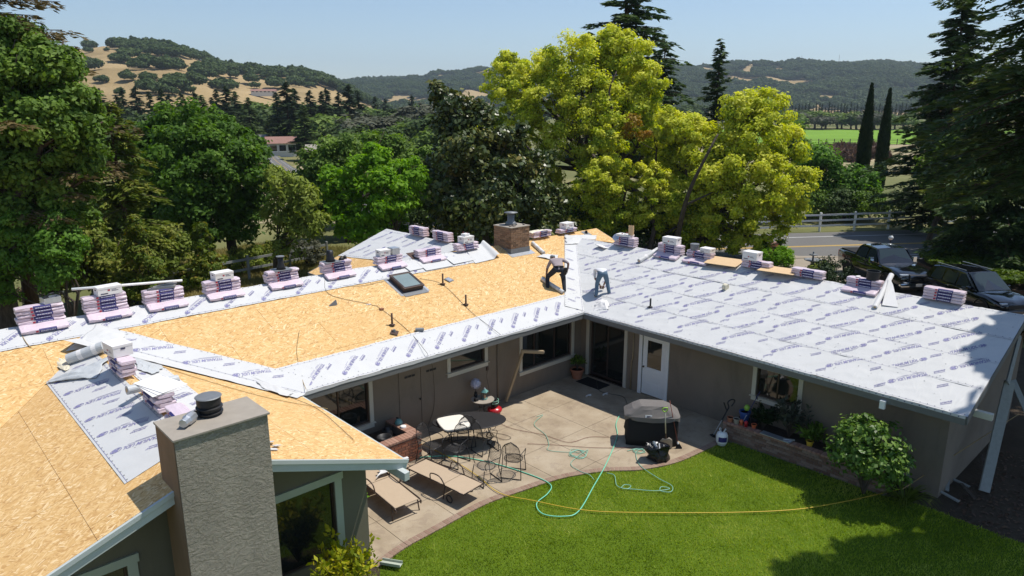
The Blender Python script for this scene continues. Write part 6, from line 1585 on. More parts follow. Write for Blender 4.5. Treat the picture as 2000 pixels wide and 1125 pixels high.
# rolls of underlay
def roll(a, b, r, label, mat='membrane_back', core=True):
    a = np.array(a, float); b = np.array(b, float); L = b - a; l_ = np.linalg.norm(L); ax = L / l_
    t_ = empty('underlay_roll', tuple(a), label, 'roll')
    MB().lathe([(r * .45, 0), (r, 0.002), (r, l_ - .002), (r * .45, l_)], 18, axis=ax).build('sheet', mat, t_, smooth=False)
    MB().lathe([(r * .46, -.004), (r * .40, -.004), (r * .40, l_ + .004), (r * .46, l_ + .004)], 12, axis=ax).build('core', 'plywood', t_)
    m_ = MB()
    for k in (.3, .7): m_.lathe([(r * 1.012, l_ * k), (r * 1.012, l_ * k + .10)], 18, axis=ax)
    m_.build('wrap_band', 'carton_white', t_)['kind'] = 'stuff'
    return t_
ZR = lambda p, r: tuple(p + np.array([0, 0, r]))
a, b = onCW(222, 735), onCE(300, 738); zz_ = ZC + .40; 
roll((XC - .32, pc2[1] + .80, ZC + .16), (XC + .62, pc2[1] + .92, ZC + .10), .085, 'short grey underlay roll lying across the ridge between two stacks')
a, b = onCW(135, 712), onCW(205, 688); roll(ZR(a, .12), ZR(b, .14), .12, 'grey underlay roll on the bare boards beside the wad of plastic sheet')
a, b = onA(1040, 478), onA(1062, 498); roll(ZR(a, .07), ZR(b, .07), .075, 'underlay roll lying on the bare boards right of the brick chimney', 'membrane')
a, b = onB(1248, 515), onB(1285, 492); roll(ZR(a, .09), ZR(b, .09), .09, 'big pale underlay roll on the right wing left of the second stack', 'membrane')
a, b = onA(1058, 548), onA(1100, 575); roll(ZR(a, .07), ZR(b, .07), .07, 'narrow underlay roll at the feet of the worker in the grey shirt', 'membrane')
a, b = onB(1708, 605), onB(1738, 560); roll(ZR(a, .07), (b[0], b[1], b[2] + .35), .07, 'crumpled silver-white roll leaning on the stack with the black can', 'carton_white')
m_ = MB(); c_ = onB(1745, 592); m_.add([tuple(planeB(*onB(1722, 600)[:2], .06)), tuple(planeB(*onB(1754, 603)[:2], .04)), tuple(planeB(*onB(1742, 575)[:2], .25)), tuple(planeB(*onB(1733, 570)[:2], .42))], [(0, 1, 2, 3)])
o = m_.build('underlay_flap', 'carton_white'); o.modifiers.new('s', 'SOLIDIFY').thickness = .006; tag(o, 'stiff white sheet flaring from the roll by the stack with the black can', 'sheet')
# crumpled underlay wads / flaps on the left
def cloth(name, quad, h, amp, mat, label, cat, seed, n=22, freq=3.0, plane=None, lift=0.0, parent=None):
    Q = [np.array(q, float) for q in quad]; vs = []; 
    for i in range(n + 1):
        for j in range(n + 1):
            a_, b_ = i / n, j / n; p = (Q[0] * (1 - a_) + Q[1] * a_) * (1 - b_) + (Q[3] * (1 - a_) + Q[2] * a_) * b_
            e = math.sin(math.pi * a_) * math.sin(math.pi * b_)
            nz_ = float(fbm(np.array([a_ * freq + seed, b_ * freq, seed * 1.3]), 3))
            jit = .03 * float(vnoise(np.array([a_ * 5, b_ * 5, seed + 9.])))
            vs.append(p + np.array([jit, -jit, h * e + amp * abs(nz_) * (.4 + .6 * e) + .012 + lift * a_]))
    fs = [(i * (n + 1) + j, (i + 1) * (n + 1) + j, (i + 1) * (n + 1) + j + 1, i * (n + 1) + j + 1) for i in range(n) for j in range(n)]
    o = meshobj(name, vs, fs, mat, parent, smooth=True); so_ = o.modifiers.new('thick', 'SOLIDIFY'); so_.thickness = .004; tag(o, label, cat); return o
q = lambda f, pts: [f(*p) for p in pts]
cloth('plastic_wad', [p + np.array([0, 0, .02]) for p in (onCW(70, 712), onCW(132, 728), onCW(135, 700), onCW(72, 700))], .07, .24, 'bag_clear', 'crumpled wad of yellowish plastic sheet on the bare boards at the left', 'plastic sheet', 5, freq=4)
cloth('underlay_flap', [p + np.array([0, 0, .03]) for p in (onCW(85, 752), onCW(185, 742), onCW(215, 700), onCW(130, 735))], .05, .14, 'membrane_back', 'loose grey underlay flap folded back near the plastic wad', 'sheet', 6)
cloth('underlay_flap', [p + np.array([0, 0, .03]) for p in (onA(130, 690), onA(240, 668), onA(250, 655), onA(190, 636))], .03, .05, 'membrane', 'torn pointed underlay end left of the valley strip', 'sheet', 7)
cloth('underlay_flap', [p + np.array([0, 0, .03]) for p in (onCE(262, 702), onCE(322, 720), onCE(300, 735), onCE(270, 725))], .03, .10, 'membrane_back', 'curled underlay end right of the carton above the stucco chimney', 'sheet', 8)
cloth('underlay_flap', [p + np.array([0, 0, .03]) for p in (onCE(498, 738), onCE(575, 772), onCE(560, 778), onCE(510, 760))], .05, .07, 'membrane', 'lifted underlay corner where the eave meets the near gable', 'sheet', 9)
cloth('underlay_flap', [p + np.array([0, 0, .03]) for p in (onA(1048, 503), onA(1092, 512), onA(1090, 500), onA(1062, 498))], .03, .06, 'membrane', 'loose underlay end behind the head of the worker in the grey shirt', 'sheet', 10)
cloth('underlay_flap', [p + np.array([0, 0, .04]) for p in (onA(1105, 480), onA(1160, 478), onA(1165, 462), onA(1103, 462))], .08, .12, 'membrane', 'billowing underlay edge at the top of the roof valley', 'sheet', 11)
cloth('plastic_wad', [(topq[0] - .6, YA - .1, topq[2] - .05), (topq[0] + .2, YA - .2, topq[2] - .02), (topq[0] + .2, YA + .15, topq[2] - .02), (topq[0] - .6, YA + .15, topq[2] - .02)], .03, .12, 'bag_clear', 'crumpled plastic on the stack just right of the brick chimney', 'plastic sheet', 12)
for i, (u, v, sx, sy, mt, lab) in enumerate(((1165, 480, .35, .22, 'carton_white', 'flat white carton lying on the far boards'), (1178, 484, .25, .2, 'carton_white', 'second flat white carton lying nearer on the far boards'), (1152, 470, .2, .12, 'plywood', 'small wood offcut lying on the far boards'))):
    p = onA(u, v) if u < 1170 else onB(u, v); o = MB().box((-sx, -sy, 0), (sx, sy, .03)).build('flat_carton', mt, None, bevel=.004, loc=(p[0], p[1], p[2] + .03)); o.rotation_euler = (.2, -.1, .4 + i); tag(o, lab, 'carton')
# metal step flashings on boards
p = onA(1145, 456); t_ = empty('roof_vent', tuple(p), 'small pipe opening with black flange near the farthest ridge', 'roof vent'); MB().ext([(p[0]-.16, p[1]-.16), (p[0]+.16, p[1]-.16), (p[0]+.16, p[1]+.16), (p[0]-.16, p[1]+.16)], planeA, .004, .012).build('flange', 'lead_grey', t_).location = tuple(-np.array(t_.location)); MB().lathe([(.06, 0), (.05, .12)], 12).build('pipe', 'black_metal', t_)
p = onA(652, 597); m_ = MB().add([(-.15, 0, 0), (.10, -.03, 0), (.08, .0, .16), (-.13, .03, .02)], [(0, 1, 2), (0, 2, 3), (1, 3, 2), (0, 3, 1)]); o = m_.build('step_flashing', 'lead_grey', None, loc=tuple(p + (0, 0, .01))); tag(o, 'triangular bent flashing standing on the boards left of the skylight', 'flashing')
p = onA(877, 547); t_ = empty('roof_tray', tuple(p + (0, 0, .01)), 'small square metal tray right of the tallest pipe', 'tray', None, .3); t_.rotation_euler = (math.atan(S), 0, .3); MB().box((-.13, -.12, 0), (.13, .12, .012)).build('base', 'lead_grey', t_, bevel=.02); MB().box((-.09, -.08, .013), (.09, .08, .018)).build('panel', 'galvanised', t_)
# plumbing pipes through the deck
for i, (u, v, h, fn, lab) in enumerate(((865, 556, .36, onA, 'rusty pipe right of the skylight, the farthest on the bare boards'), (910, 596, .33, onA, 'rusty pipe in the middle of the bare boards below the small tray'), (766, 636, .36, onA, 'rusty pipe nearest the eave left of the cord'), (1270, 601, .30, onB, 'black pipe standing in the underlay of the right wing'))):
    p = fn(u, v); t_ = empty('vent_pipe', tuple(p), lab, 'pipe'); MB().tube([(0, 0, -.1), (0, 0, h)], .028, 10).build('pipe', 'rust_pipe' if i < 3 else 'black_metal', t_, smooth=True)
    MB().lathe([(.028, .0), (.06, .01), (.09, .03), (.05, .045), (.028, .06)], 12).build('collar', 'rust_pipe' if i < 3 else 'black_plastic', t_, smooth=True)
    if i == 3: MB().box((-.12, -.012, .02), (.0, .012, .035)).build('clip', 'black_plastic', t_)
p = onA(770, 651); t_ = empty('vent_pipe', tuple(p), 'short stub pipe with a dark flange just above the eave underlay', 'pipe'); MB().tube([(0, 0, -.1), (0, 0, .11)], .04, 12).build('pipe', 'lead_grey', t_); MB().lathe([(.15, .03), (.15, .036), (.04, .045)], 4, axis=(0, -S, 1)).build('flange', 'rust_pipe', t_)
p = onA(818, 648); o = MB().lathe([(.05, 0), (.055, .22), (.03, .24)], 12, axis=(.8, -.5, -.05)).build('flashlight_roll', 'lead_grey', None, loc=tuple(p + np.array([-.08, .05, .07]))); tag(o, 'dark pipe boot lying on its side at the eave underlay edge', 'pipe boot')
p = onA(745, 605); o = MB().box((-.06, -.05, 0), (.06, .05, .05)).build('nail_box', 'copper_rust', None, bevel=.006, loc=tuple(p)); tag(o, 'small brown wood scrap by the thin cord on the boards', 'scrap')
p = onA(720, 595); o = MB().box((-.07, -.02, 0), (.07, .02, .02)).box((-.01, -.05, 0), (.02, .05, .02)).build('white_scrap', 'carton_white', None, loc=tuple(p)); tag(o, 'small white paper scrap by the thin cord on the boards', 'scrap')
p = onB(1420, 567); t_ = empty('tape_roll', tuple(p + (0, 0, .01)), 'pale roll of tape lying on the underlay of the right wing', 'tape roll'); MB().lathe([(.05, 0), (.10, 0), (.10, .13), (.05, .13), (.045, .1)], 20, (0, .0, .08), axis=(.1, 1, .1)).build('tape', 'bag_clear', t_)
cloth('plastic_bag', [onB(1160, 608), onB(1190, 606), onB(1186, 588), onB(1164, 590)], .14, .2, 'carton_white', 'white plastic bag on the underlay near the inner roof corner', 'bag', 13, freq=3)
# skylight
cs_ = [onA(*q_) for q_ in ((757, 553), (795, 574), (829, 560), (790, 537))]
cx_ = sum(p[0] for p in cs_) / 4; cy_ = sum(p[1] for p in cs_) / 4 
sk = empty('skylight', tuple(planeA(cx_, cy_)), 'square curb-mounted skylight in the middle of the bare boards', 'skylight', None, rot=(math.atan(S), 0, 0))
w2, h2 = .36, .41
MB().box((-w2 - .16, -h2 - .14, .004), (w2 + .16, h2 + .16, .012)).build('flashing', 'galvanised', sk)
MB().box((-w2 - .06, -h2 - .22, .013), (w2 + .08, h2 + .06, .018)).build('flashing', 'lead_grey', sk)
MB().box((-w2, -h2, .0), (w2, h2, .13)).build('curb', 'brown_metal', sk, bevel=.01)
fr_ = MB()
for b_ in (((-w2 - .02, -h2 - .02, .131), (w2 + .02, -h2 + .06, .175)), ((-w2 - .02, h2 - .06, .131), (w2 + .02, h2 + .02, .175)), ((-w2 - .02, -h2 + .061, .131), (-w2 + .06, h2 - .061, .175)), ((w2 - .06, -h2 + .061, .131), (w2 + .02, h2 - .061, .175))): fr_.box(*b_)
fr_.build('frame', 'brown_metal', sk, bevel=.008); MB().box((-w2 + .06, -h2 + .06, .135), (w2 - .06, h2 - .06, .160)).build('pane', 'skylight_glass', sk)
# metal piece on the stucco chimney
t_ = empty('flue_connector', (-13.70, -4.30, CZ + .036), 'bent galvanised duct piece lying on the stucco chimney top', 'duct', None, .75)
MB().lathe([(.065, 0), (.07, .10), (.085, .12), (.085, .28), (.07, .30)], 8, (-.16, 0, .085), axis=(1, 0, 0)).build('pipe', 'galvanised', t_, bevel=.004); MB().tube([(.12, 0, .09), (.22, .05, .07), (.30, .06, .06)], .035, 8).build('joint', 'black_metal', t_, smooth=True)
# cords over the roof
def cord(name, pts, r, mat, label, cat='cord', h=.02, n=6, group=None):
    P = catmull([np.array(p, float) + (0, 0, h) for p in pts], n); o = MB().tube(P, r, 5).build(name, mat, None, smooth=True); tag(o, label, cat, group); return o
cord('air_hose', [onA(39, 650), onA(60, 680), onCW(100, 700)], .008, 'cord_tan', 'tan hose running down from the leftmost stack to the plastic wad', 'hose')
cord('power_cord', [onA(635, 535), onA(642, 575), onA(720, 595), onA(745, 605), onA(800, 650), tuple(ony(835, 692, -.06))], .006, 'cord_dark', 'thin cord crossing the bare boards left of the skylight and over the eave')
cord('power_cord', [onA(820, 545), onA(865, 557), onA(920, 610), tuple(ony(978, 655, -.06))], .006, 'cord_dark', 'thin cord from the farthest pipe down over the eave')
P_ = [ony(835, 692, -.06), ony(845, 720, .6), ony(848, 790, .85), onz(835, 835, .05)]; cord('power_cord', P_, .006, 'cord_dark', 'thin cord hanging from the eave in front of the cupboard doors', h=0)
cord('power_cord', [onA(585, 650) + (0, 0, .03), onA(580, 690), onA(590, 740), tuple(ony(598, 762, -.07))], .007, 'cord_tan', 'tan cord running over the eave strip beside the near gable')
cord('power_cord', [onCE(265, 700), onCE(330, 722), onCE(420, 750), onCE(530, 780), onCE(640, 800)], .007, 'cord_tan', 'orange-brown cord running along the near gable boards')
cord('power_cord', [onCE(545, 770), onCE(620, 800), onCE(690, 860)], .005, 'cord_dark', 'dark line lying diagonally on the near gable boards')
cord('power_cord', [onA(640, 555), onA(700, 560), onA(760, 548)], .005, 'cord_dark', 'black wire between the sixth stack and the skylight')
# scraps beside chimney on the gable
for i, (u, v) in enumerate(((533, 880), (540, 874), (530, 868))):
    p = onCE(u, v); o = MB().box((-.08, -.04, 0), (.08, .04, .012)).build('underlay_scrap', 'membrane', None, loc=tuple(p + (0, 0, .02 + .013 * i))); o.rotation_euler = (0, .34, .5 * i); tag(o, 'white underlay scrap at the right side of the stucco chimney, the ' + ('nearest', 'widest turned', 'farthest')[i] + ' one', 'scrap')

# ---------------------------------------------------------------- people
def person(name, loc, rz, label, verts, edges, radii, root, mats, extra):
    """body: one skinned figure; verts name->(x,y,z); clothing regions become materials by joint"""
    t_ = empty(name, loc, label, 'person', None, rz)
    names = list(verts); me = bpy.data.meshes.new('body'); me.from_pydata([verts[k] for k in names], [(names.index(a), names.index(b)) for a, b in edges], [])
    o = bpy.data.objects.new('body', me); link(o, t_)
    sk_ = o.modifiers.new('skin', 'SKIN'); lay = me.skin_vertices[0] if me.skin_vertices else None
    if lay is None:
        bpy.context.view_layer.objects.active = o
        bpy.ops.mesh.customdata_skin_add() if hasattr(bpy.ops.mesh, 'customdata_skin_add') else None
        lay = me.skin_vertices[0]
    for i, k in enumerate(names):
        r_ = radii[k]; lay.data[i].radius = (r_, r_) if np.isscalar(r_) else r_; lay.data[i].use_root = (k == root)
    sb = o.modifiers.new('sub', 'SUBSURF'); sb.levels = 2; sb.render_levels = 2
    bpy.context.view_layer.update(); dg = bpy.context.evaluated_depsgraph_get(); m2 = bpy.data.meshes.new_from_object(o.evaluated_get(dg))
    o.modifiers.clear(); old = o.data; o.data = m2; bpy.data.meshes.remove(old); m2.name = 'body'
    for mt in mats['list']: m2.materials.append(MATS[mt])
    J = np.array([verts[k] for k in names]); own = [mats['of'][k] for k in names]
    seg = [(J[names.index(a)], J[names.index(b)], mats['of'].get(b + '<', mats['of'][b] if b in mats['of'] else 0)) for a, b in edges]
    for p in m2.polygons:
        c = np.array(p.center); best = None
        for A_, B_, mi in seg:
            ab = B_ - A_; t0_ = np.clip(((c - A_) @ ab) / (ab @ ab), 0, 1); d = np.linalg.norm(c - A_ - ab * t0_)
            if best is None or d < best[0]: best = (d, mi)
        p.material_index = best[1]; p.use_smooth = True
    return t_
def hand(parent, wrist, dirv, palm_n, seed=0):
    """palm, four unequal curled fingers and a thumb as one skinned hand"""
    d = unit(np.array(dirv, float)); n_ = unit(np.array(palm_n, float)); n_ = unit(n_ - d * (n_ @ d)); s_ = np.cross(d, n_); w0 = np.array(wrist, float)
    m_ = MB(); m_.obox(w0 + d * .045, (d, s_, n_), (.045, .038, .013))
    for k, L in enumerate((.070, .080, .075, .058)):
        b = w0 + d * .088 + s_ * (.028 - .019 * k); p1 = b + d * L * .5 + n_ * .004; p2 = p1 + (d * .75 + n_ * .6) * L * .3; p3 = p2 + (d * .3 + n_ * .9) * L * .25
        m_.tube([b - d * .01, p1, p2, p3], [.010, .009, .0085, .006], 6)
    b = w0 + d * .03 + s_ * .036; m_.tube([b - s_ * .01, b + s_ * .02 + d * .025, b + s_ * .026 + d * .05 + n_ * .012], [.012, .010, .007], 6)
    return m_.build('hand', 'skin', parent, smooth=True)
# worker 1: stooping, seen from behind, legs apart, looking down to his left hand side
wp = (planeA(.16, 1.30)); 
V1 = dict(pel=(0, 0, .74), wa=(.0, .15, .81), ch=(-.03, .42, .90), nk=(-.09, .56, .94), hd=(-.13, .64, .95), hd2=(-.15, .71, .94),
          lh=(-.11, -.0, .71), lk=(-.36, .20, .42), la=(-.36, .02, .06), lt=(-.38, .14, .03),
          rh=(.11, 0, .71), rk=(.19, .17, .36), ra=(.20, -.08, .0), rt=(.22, .06, -.04),
          ls=(-.22, .46, .92), le=(-.34, .46, .66), lw=(-.37, .44, .42), rs=(.17, .42, .96), re=(.36, .27, .88), rw=(.33, .20, .66))
E1 = [('pel', 'wa'), ('wa', 'ch'), ('ch', 'nk'), ('nk', 'hd'), ('hd', 'hd2'), ('pel', 'lh'), ('lh', 'lk'), ('lk', 'la'), ('la', 'lt'), ('pel', 'rh'), ('rh', 'rk'), ('rk', 'ra'), ('ra', 'rt'), ('ch', 'ls'), ('ls', 'le'), ('le', 'lw'), ('ch', 'rs'), ('rs', 're'), ('re', 'rw')]
R1 = dict(pel=(.16, .13), wa=(.16, .12), ch=(.20, .13), nk=.062, hd=.085, hd2=.075, lh=.115, lk=.085, la=.060, lt=.045, rh=.115, rk=.085, ra=.060, rt=.045, ls=.072, le=.048, lw=.030, rs=.072, re=.048, rw=.030)
# 0 shirt 1 trousers 2 skin 3 shoe 4 cap
M1 = {'list': ['shirt_mauve', 'denim_dark', 'skin', 'leather', 'lead_grey'], 'of': dict(pel=1, wa=0, ch=0, nk=0, hd=2, hd2=4, lh=1, lk=1, la=1, lt=3, rh=1, rk=1, ra=1, rt=3, ls=0, le=0, lw=2, rs=0, re=0, rw=2)}
RZP = YAW - math.pi / 2
w1 = person('person', tuple(wp), RZP + .05, 'stooping worker in a grey-mauve shirt, dark trousers and cap with a tool belt', V1, E1, R1, 'pel', M1, None)
hand(w1, (-.37, .44, .42), (-.1, -.0, -1), (1, .2, 0)); hand(w1, (.33, .20, .66), (-.15, .0, -1), (-1, .2, 0))
m_ = MB(); bl = [(.165 * math.cos(a), .12 * math.sin(a) + .06, .80 - .05 * math.sin(a)) for a in np.linspace(0, 2 * math.pi, 17)[:-1]]; m_.tube(bl, .022, 6, closed=True); m_.build('belt', 'leather', w1, smooth=True)
MB().box((.15, -.06, .54), (.26, .10, .76)).box((.18, -.10, .62), (.29, -.04, .80)).build('tool_pouch', 'leather', w1, bevel=.02)
MB().lathe([(.088, 0), (.092, .04), (.07, .085), (.02, .10)], 14, (-.135, .66, .98), axis=(-.1, .5, .8)).build('cap', 'lead_grey', w1, smooth=True)
MB().obox((-.15, .775, .97), ((1, 0, 0), (0, .8, -.4), (0, .4, .8)), (.06, .05, .006)).build('cap_peak', 'lead_grey', w1, bevel=.004)
MB().lathe([(.002, 0), (.014, .01), (.010, .03)], 8, (-.15, .74, .90), axis=(0, 1, -.9)).build('nose', 'skin', w1, smooth=True)
for s_ in (-1, 1):
    MB().lathe([(.002, 0), (.022, .006), (.018, .014), (.002, .016)], 8, (-.13 + s_ * .082, .65, .95), axis=(s_, 0, 0), sy=.7).build('ear', 'skin', w1, smooth=True)
    MB().lathe([(.002, 0), (.010, .004), (.002, .008)], 6, (-.15 + s_ * .032, .755, .925), axis=(0, 1, 0)).build('eye', 'black_plastic', w1)
# worker 2: bent double, seen from behind
wp = planeB(.98, .07)
V2 = dict(pel=(0, .02, .88), wa=(-.02, .16, 1.0), ch=(-.04, .38, .98), nk=(-.03, .54, .86), hd=(-.02, .62, .74), hd2=(-.02, .66, .64),
          lh=(-.10, 0, .86), lk=(-.19, .10, .47), la=(-.22, -.04, .04), lt=(-.25, .10, .0), rh=(.10, 0, .86), rk=(.20, .14, .50), ra=(.27, .02, .10), rt=(.30, .16, .09),
          ls=(-.24, .43, .92), le=(-.24, .40, .62), lw=(-.04, .30, .35), rs=(.16, .43, .90), re=(.20, .40, .60), rw=(.08, .30, .34))
R2 = dict(R1); R2.update(pel=(.16, .14), lh=.115, rh=.115, lk=.082, rk=.082, la=.07, ra=.07, wa=(.16, .12))
M2 = {'list': ['shirt_white', 'denim_blue', 'skin', 'leather', 'black_cloth'], 'of': dict(pel=1, wa=0, ch=0, nk=0, hd=2, hd2=4, lh=1, lk=1, la=1, lt=3, rh=1, rk=1, ra=1, rt=3, ls=0, le=0, lw=2, rs=0, re=0, rw=2)}
w2_ = person('person', tuple(wp), RZP, 'worker in blue jeans and white shirt bent double over the underlay, seen from behind', V2, E1, R2, 'pel', M2, None)
hand(w2_, (-.04, .30, .35), (.2, .0, -1), (0, 1, 0)); hand(w2_, (.08, .30, .34), (-.2, 0, -1), (0, 1, 0))
w2_.scale = (.90, .90, .86)
MB().lathe([(.088, 0), (.092, .04), (.07, .085), (.02, .10)], 14, (-.02, .64, .70), axis=(0, .3, -1)).build('cap', 'black_cloth', w2_, smooth=True)
for s_ in (-1, 1): MB().lathe([(.002, 0), (.022, .006), (.018, .014), (.002, .016)], 8, (-.02 + s_ * .082, .62, .74), axis=(s_, 0, 0), sy=.7).build('ear', 'skin', w2_, smooth=True)
MB().lathe([(.002, 0), (.014, .01), (.010, .03)], 8, (-.02, .72, .70), axis=(0, 1, -.2)).build('nose', 'skin', w2_, smooth=True)
# ---------------------------------------------------------------- patio things
# raised brick planter along the right wing
def brick_wall(name, label, p, q, h, th, cat='planter', mat='brick_wall', capmat='brick_cap', ends=True, inner=None, cap=True):
    p = np.array(p, float); q = np.array(q, float); L = np.linalg.norm(q - p); d = (q - p) / L; nrm = np.array([d[1], -d[0]])
    t_ = empty(name, (p[0], p[1], 0), label, cat, None, math.atan2(d[1], d[0]))
    MB().box((.012, .012, -.1), (L - .012, th - .012, h - .045)).build('mortar_core', 'mortar', t_)
    rows = int((h - .05) / .075); bl = .215
    for r_ in range(rows):
        x = -(.5 * bl if r_ % 2 else 0)
        while x < L:
            x0, x1 = max(0, x), min(L, x + bl - .011); x += bl
            if x1 - x0 < .04: continue
            w_ = round(x1 - x0, 2); brick(w_, .10, .064, mat, t_, ((x0 + x1) / 2, .046 + random.uniform(-.004, .004), r_ * .075 + .004))
    if ends:
        for r_ in range(rows):
            for k in range(2): 
                if th > .15: brick(.10, min(.2, th / 2 - .02), .064, mat, t_, (L - .046 + random.uniform(-.004, .004), .06 + th * (.25 + .5 * k) * .9, r_ * .075 + .004))
    n = int(L / .112)
    if cap:
        for i in range(n): brick(.102, .30 if th > .28 else .22, .055, capmat, t_, ((i + .5) * L / n, (.15 if th > .28 else .11) - .02, h - .048 + random.uniform(-.002, .002)))
    return t_
# front face looks to -x: wall runs from near end to far end with the bed behind it
pl = brick_wall('brick_planter', 'long low brick planter wall under the window of the right wing', (.02, -9.5), (.02, -5.3), .50, .30) if False else None
t_ = brick_wall('brick_planter', 'long low weathered brick planter wall below the window of the right wing', (.0, -5.25), (.12, -9.55), .50, .24)
# the wall builder puts the face on the local -y side; heading -y makes that side face -x
MB().prism([(.20, -9.5), (.9, -9.5), (.9, -5.3), (.20, -5.3)], -.1, .42).build('planter_soil', 'soil')['kind'] = 'structure'
# small red brick planter by wall A
t2 = empty('brick_planter', (-6.85, -.45, 0), 'L-shaped red brick planter with a smooth brick top beside the cupboard doors', 'planter', None, 0)
def pbx(a, b): return MB().box(a, b)
PX0, PX1, PY0, PY1, PH_ = -1.5, 0.0, 0.0, 1.0, .70
MB().box((PX0, .012, 0), (-.012, .26, PH_ - .05)).box((-.26, .261, 0), (-.012, 1.3, PH_ - .05)).build('mortar_core', 'mortar', t2)
for r_ in range(8):
    off = .1 if r_ % 2 else 0
    for k in range(7):
        x0 = PX0 + k * .215 - off; x1 = min(x0 + .204, 0); x0 = max(x0, PX0)
        if x1 - x0 > .04: brick(round(x1 - x0, 2), .10, .064, 'brick_red', t2, ((x0 + x1) / 2, .046, r_ * .078 + .01))
    for k in range(7):
        y0 = .10 + k * .215 - off; y1 = min(y0 + .204, 1.3); y0 = max(y0, .101)
        if y1 - y0 > .04: brick(.10, round(y1 - y0, 2), .064, 'brick_red', t2, (-.046, (y0 + y1) / 2, r_ * .078 + .01))
for k in range(15): brick(.092, .30, .055, 'brick_cap', t2, (PX0 + .05 + k * .1, .13, PH_ - .048))
for k in range(10): brick(.30, .092, .055, 'brick_cap', t2, (-.13, .33 + k * .1, PH_ - .048))
MB().prism([(-8.3, -.2), (-7.12, -.2), (-7.12, .88), (-8.3, .88)], 0, .45).build('planter_soil', 'soil')['kind'] = 'structure'
# watering can, pot, shell on it
t_ = empty('watering_can', (-7.35, .42, .45), 'black metal watering can standing in the red brick planter', 'watering can', None, .3)
MB().lathe([(.12, 0), (.15, .04), (.14, .20), (.08, .27), (.075, .29)], 16).build('body', 'black_metal', t_, smooth=True); MB().tube([(.12, 0, .08), (.28, 0, .22), (.42, 0, .34)], [.025, .016, .012], 8).build('spout', 'black_metal', t_, smooth=True); MB().lathe([(.012, 0), (.045, .03), (.04, .04)], 10, (.42, 0, .34), axis=(.7, 0, .6)).build('rose', 'black_metal', t_); MB().tube([(-.13, 0, .05), (-.24, 0, .16), (-.18, 0, .30), (-.05, 0, .30)], .012, 6).build('handle', 'black_metal', t_, smooth=True)
o = MB().lathe([(.02, 0), (.10, .03), (.11, .09), (.07, .16), (.02, .18)], 14).build('garden_globe', 'teal_metal', None, smooth=True, loc=(-7.10, .33, .66)); tag(o, 'pale blue-green glass ball at the corner of the red brick planter', 'ball'); o.location = (-6.98, .42, .665)
o = MB().lathe([(.04, 0), (.08, .02), (.085, .08), (.06, .09)], 12).build('seashell', 'carton_white', None, smooth=True, loc=(-7.02, .15, .665)); tag(o, 'small white shell beside the glass ball on the red brick planter', 'shell')
o = MB().lathe([(.18, 0), (.21, .10), (.20, .22), (.17, .22), (.16, .1), (.02, .08)], 16).build('black_pot', 'black_plastic', None, smooth=True, loc=(-7.65, .1, .45)); tag(o, 'black pot in the shade of the red brick planter', 'pot')

# round side table with lantern
t_ = empty('side_table', (-4.10, .30, 0), 'small round side table with curved legs by the wall', 'table')
MB().lathe([(.01, .60), (.34, .60), (.35, .61), (.35, .625), (.01, .63)], 28).build('table_top', 'stone_grey', t_)
for k in range(3):
    a = k * 2.094 + .4; c_, s_ = math.cos(a), math.sin(a); MB().tube(catmull([(.22 * c_, .22 * s_, .6), (.10 * c_, .10 * s_, .42), (.09 * c_, .09 * s_, .22), (.26 * c_, .26 * s_, .0)], 5), .010, 6).build('leg', 'mesh_metal', t_, smooth=True)
t_ = empty('lantern', (-4.05, .26, .63), 'teal-topped candle lantern on the small round side table', 'lantern', None, .5)
MB().box((-.075, -.075, 0), (.075, .075, .015)).build('base', 'teal_metal', t_)
for sx in (-1, 1):
    for sy in (-1, 1): MB().box((sx*.07 - .006, sy*.07 - .006, .015), (sx*.07 + .006, sy*.07 + .006, .22)).build('post', 'brown_metal', t_)
m_ = MB(); m_.add([(-.09, -.09, .22), (.09, -.09, .22), (.09, .09, .22), (-.09, .09, .22), (-.025, -.025, .31), (.025, -.025, .31), (.025, .025, .31), (-.025, .025, .31)], [(0, 1, 5, 4), (1, 2, 6, 5), (2, 3, 7, 6), (3, 0, 4, 7), (4, 5, 6, 7), (0, 3, 2, 1)]); m_.build('roof', 'teal_metal', t_); MB().lathe([(.02, 0), (.03, .02), (.012, .05)], 8, (0, 0, .31)).build('finial', 'white_paint', t_); MB().lathe([(.035, .015), (.035, .13)], 12).build('candle', 'candle', t_)
# hydrangea-like white flower ball
g = np.random.default_rng(401); t_ = empty('flower_arrangement', (-4.15, .55, .63), 'white flower ball standing behind the lantern', 'flowers'); d = rdirs(700, g); P = d * .15 * g.uniform(.8, 1.05, (700, 1)) + (0, 0, .42)
npmesh('blossom', leafquads(P, unit(d + g.normal(0, .3, d.shape)), .045, g, 1.2), 4, 'print_pale', t_, np.repeat(g.random(700), 4)); MB().tube([(0, 0, 0), (0, 0, .36)], .012, 6).build('stem', 'bark', t_); MB().lathe([(.04, 0), (.06, .05), (.04, .12), (.05, .15)], 12).build('vase', 'black_plastic', t_)
o = MB().box((-.06, -.04, 0), (.06, .04, .09)).build('small_box', 'black_plastic', None, bevel=.01, loc=(-4.34, .30, .63)); tag(o, 'small dark box at the left rim of the round side table', 'box')
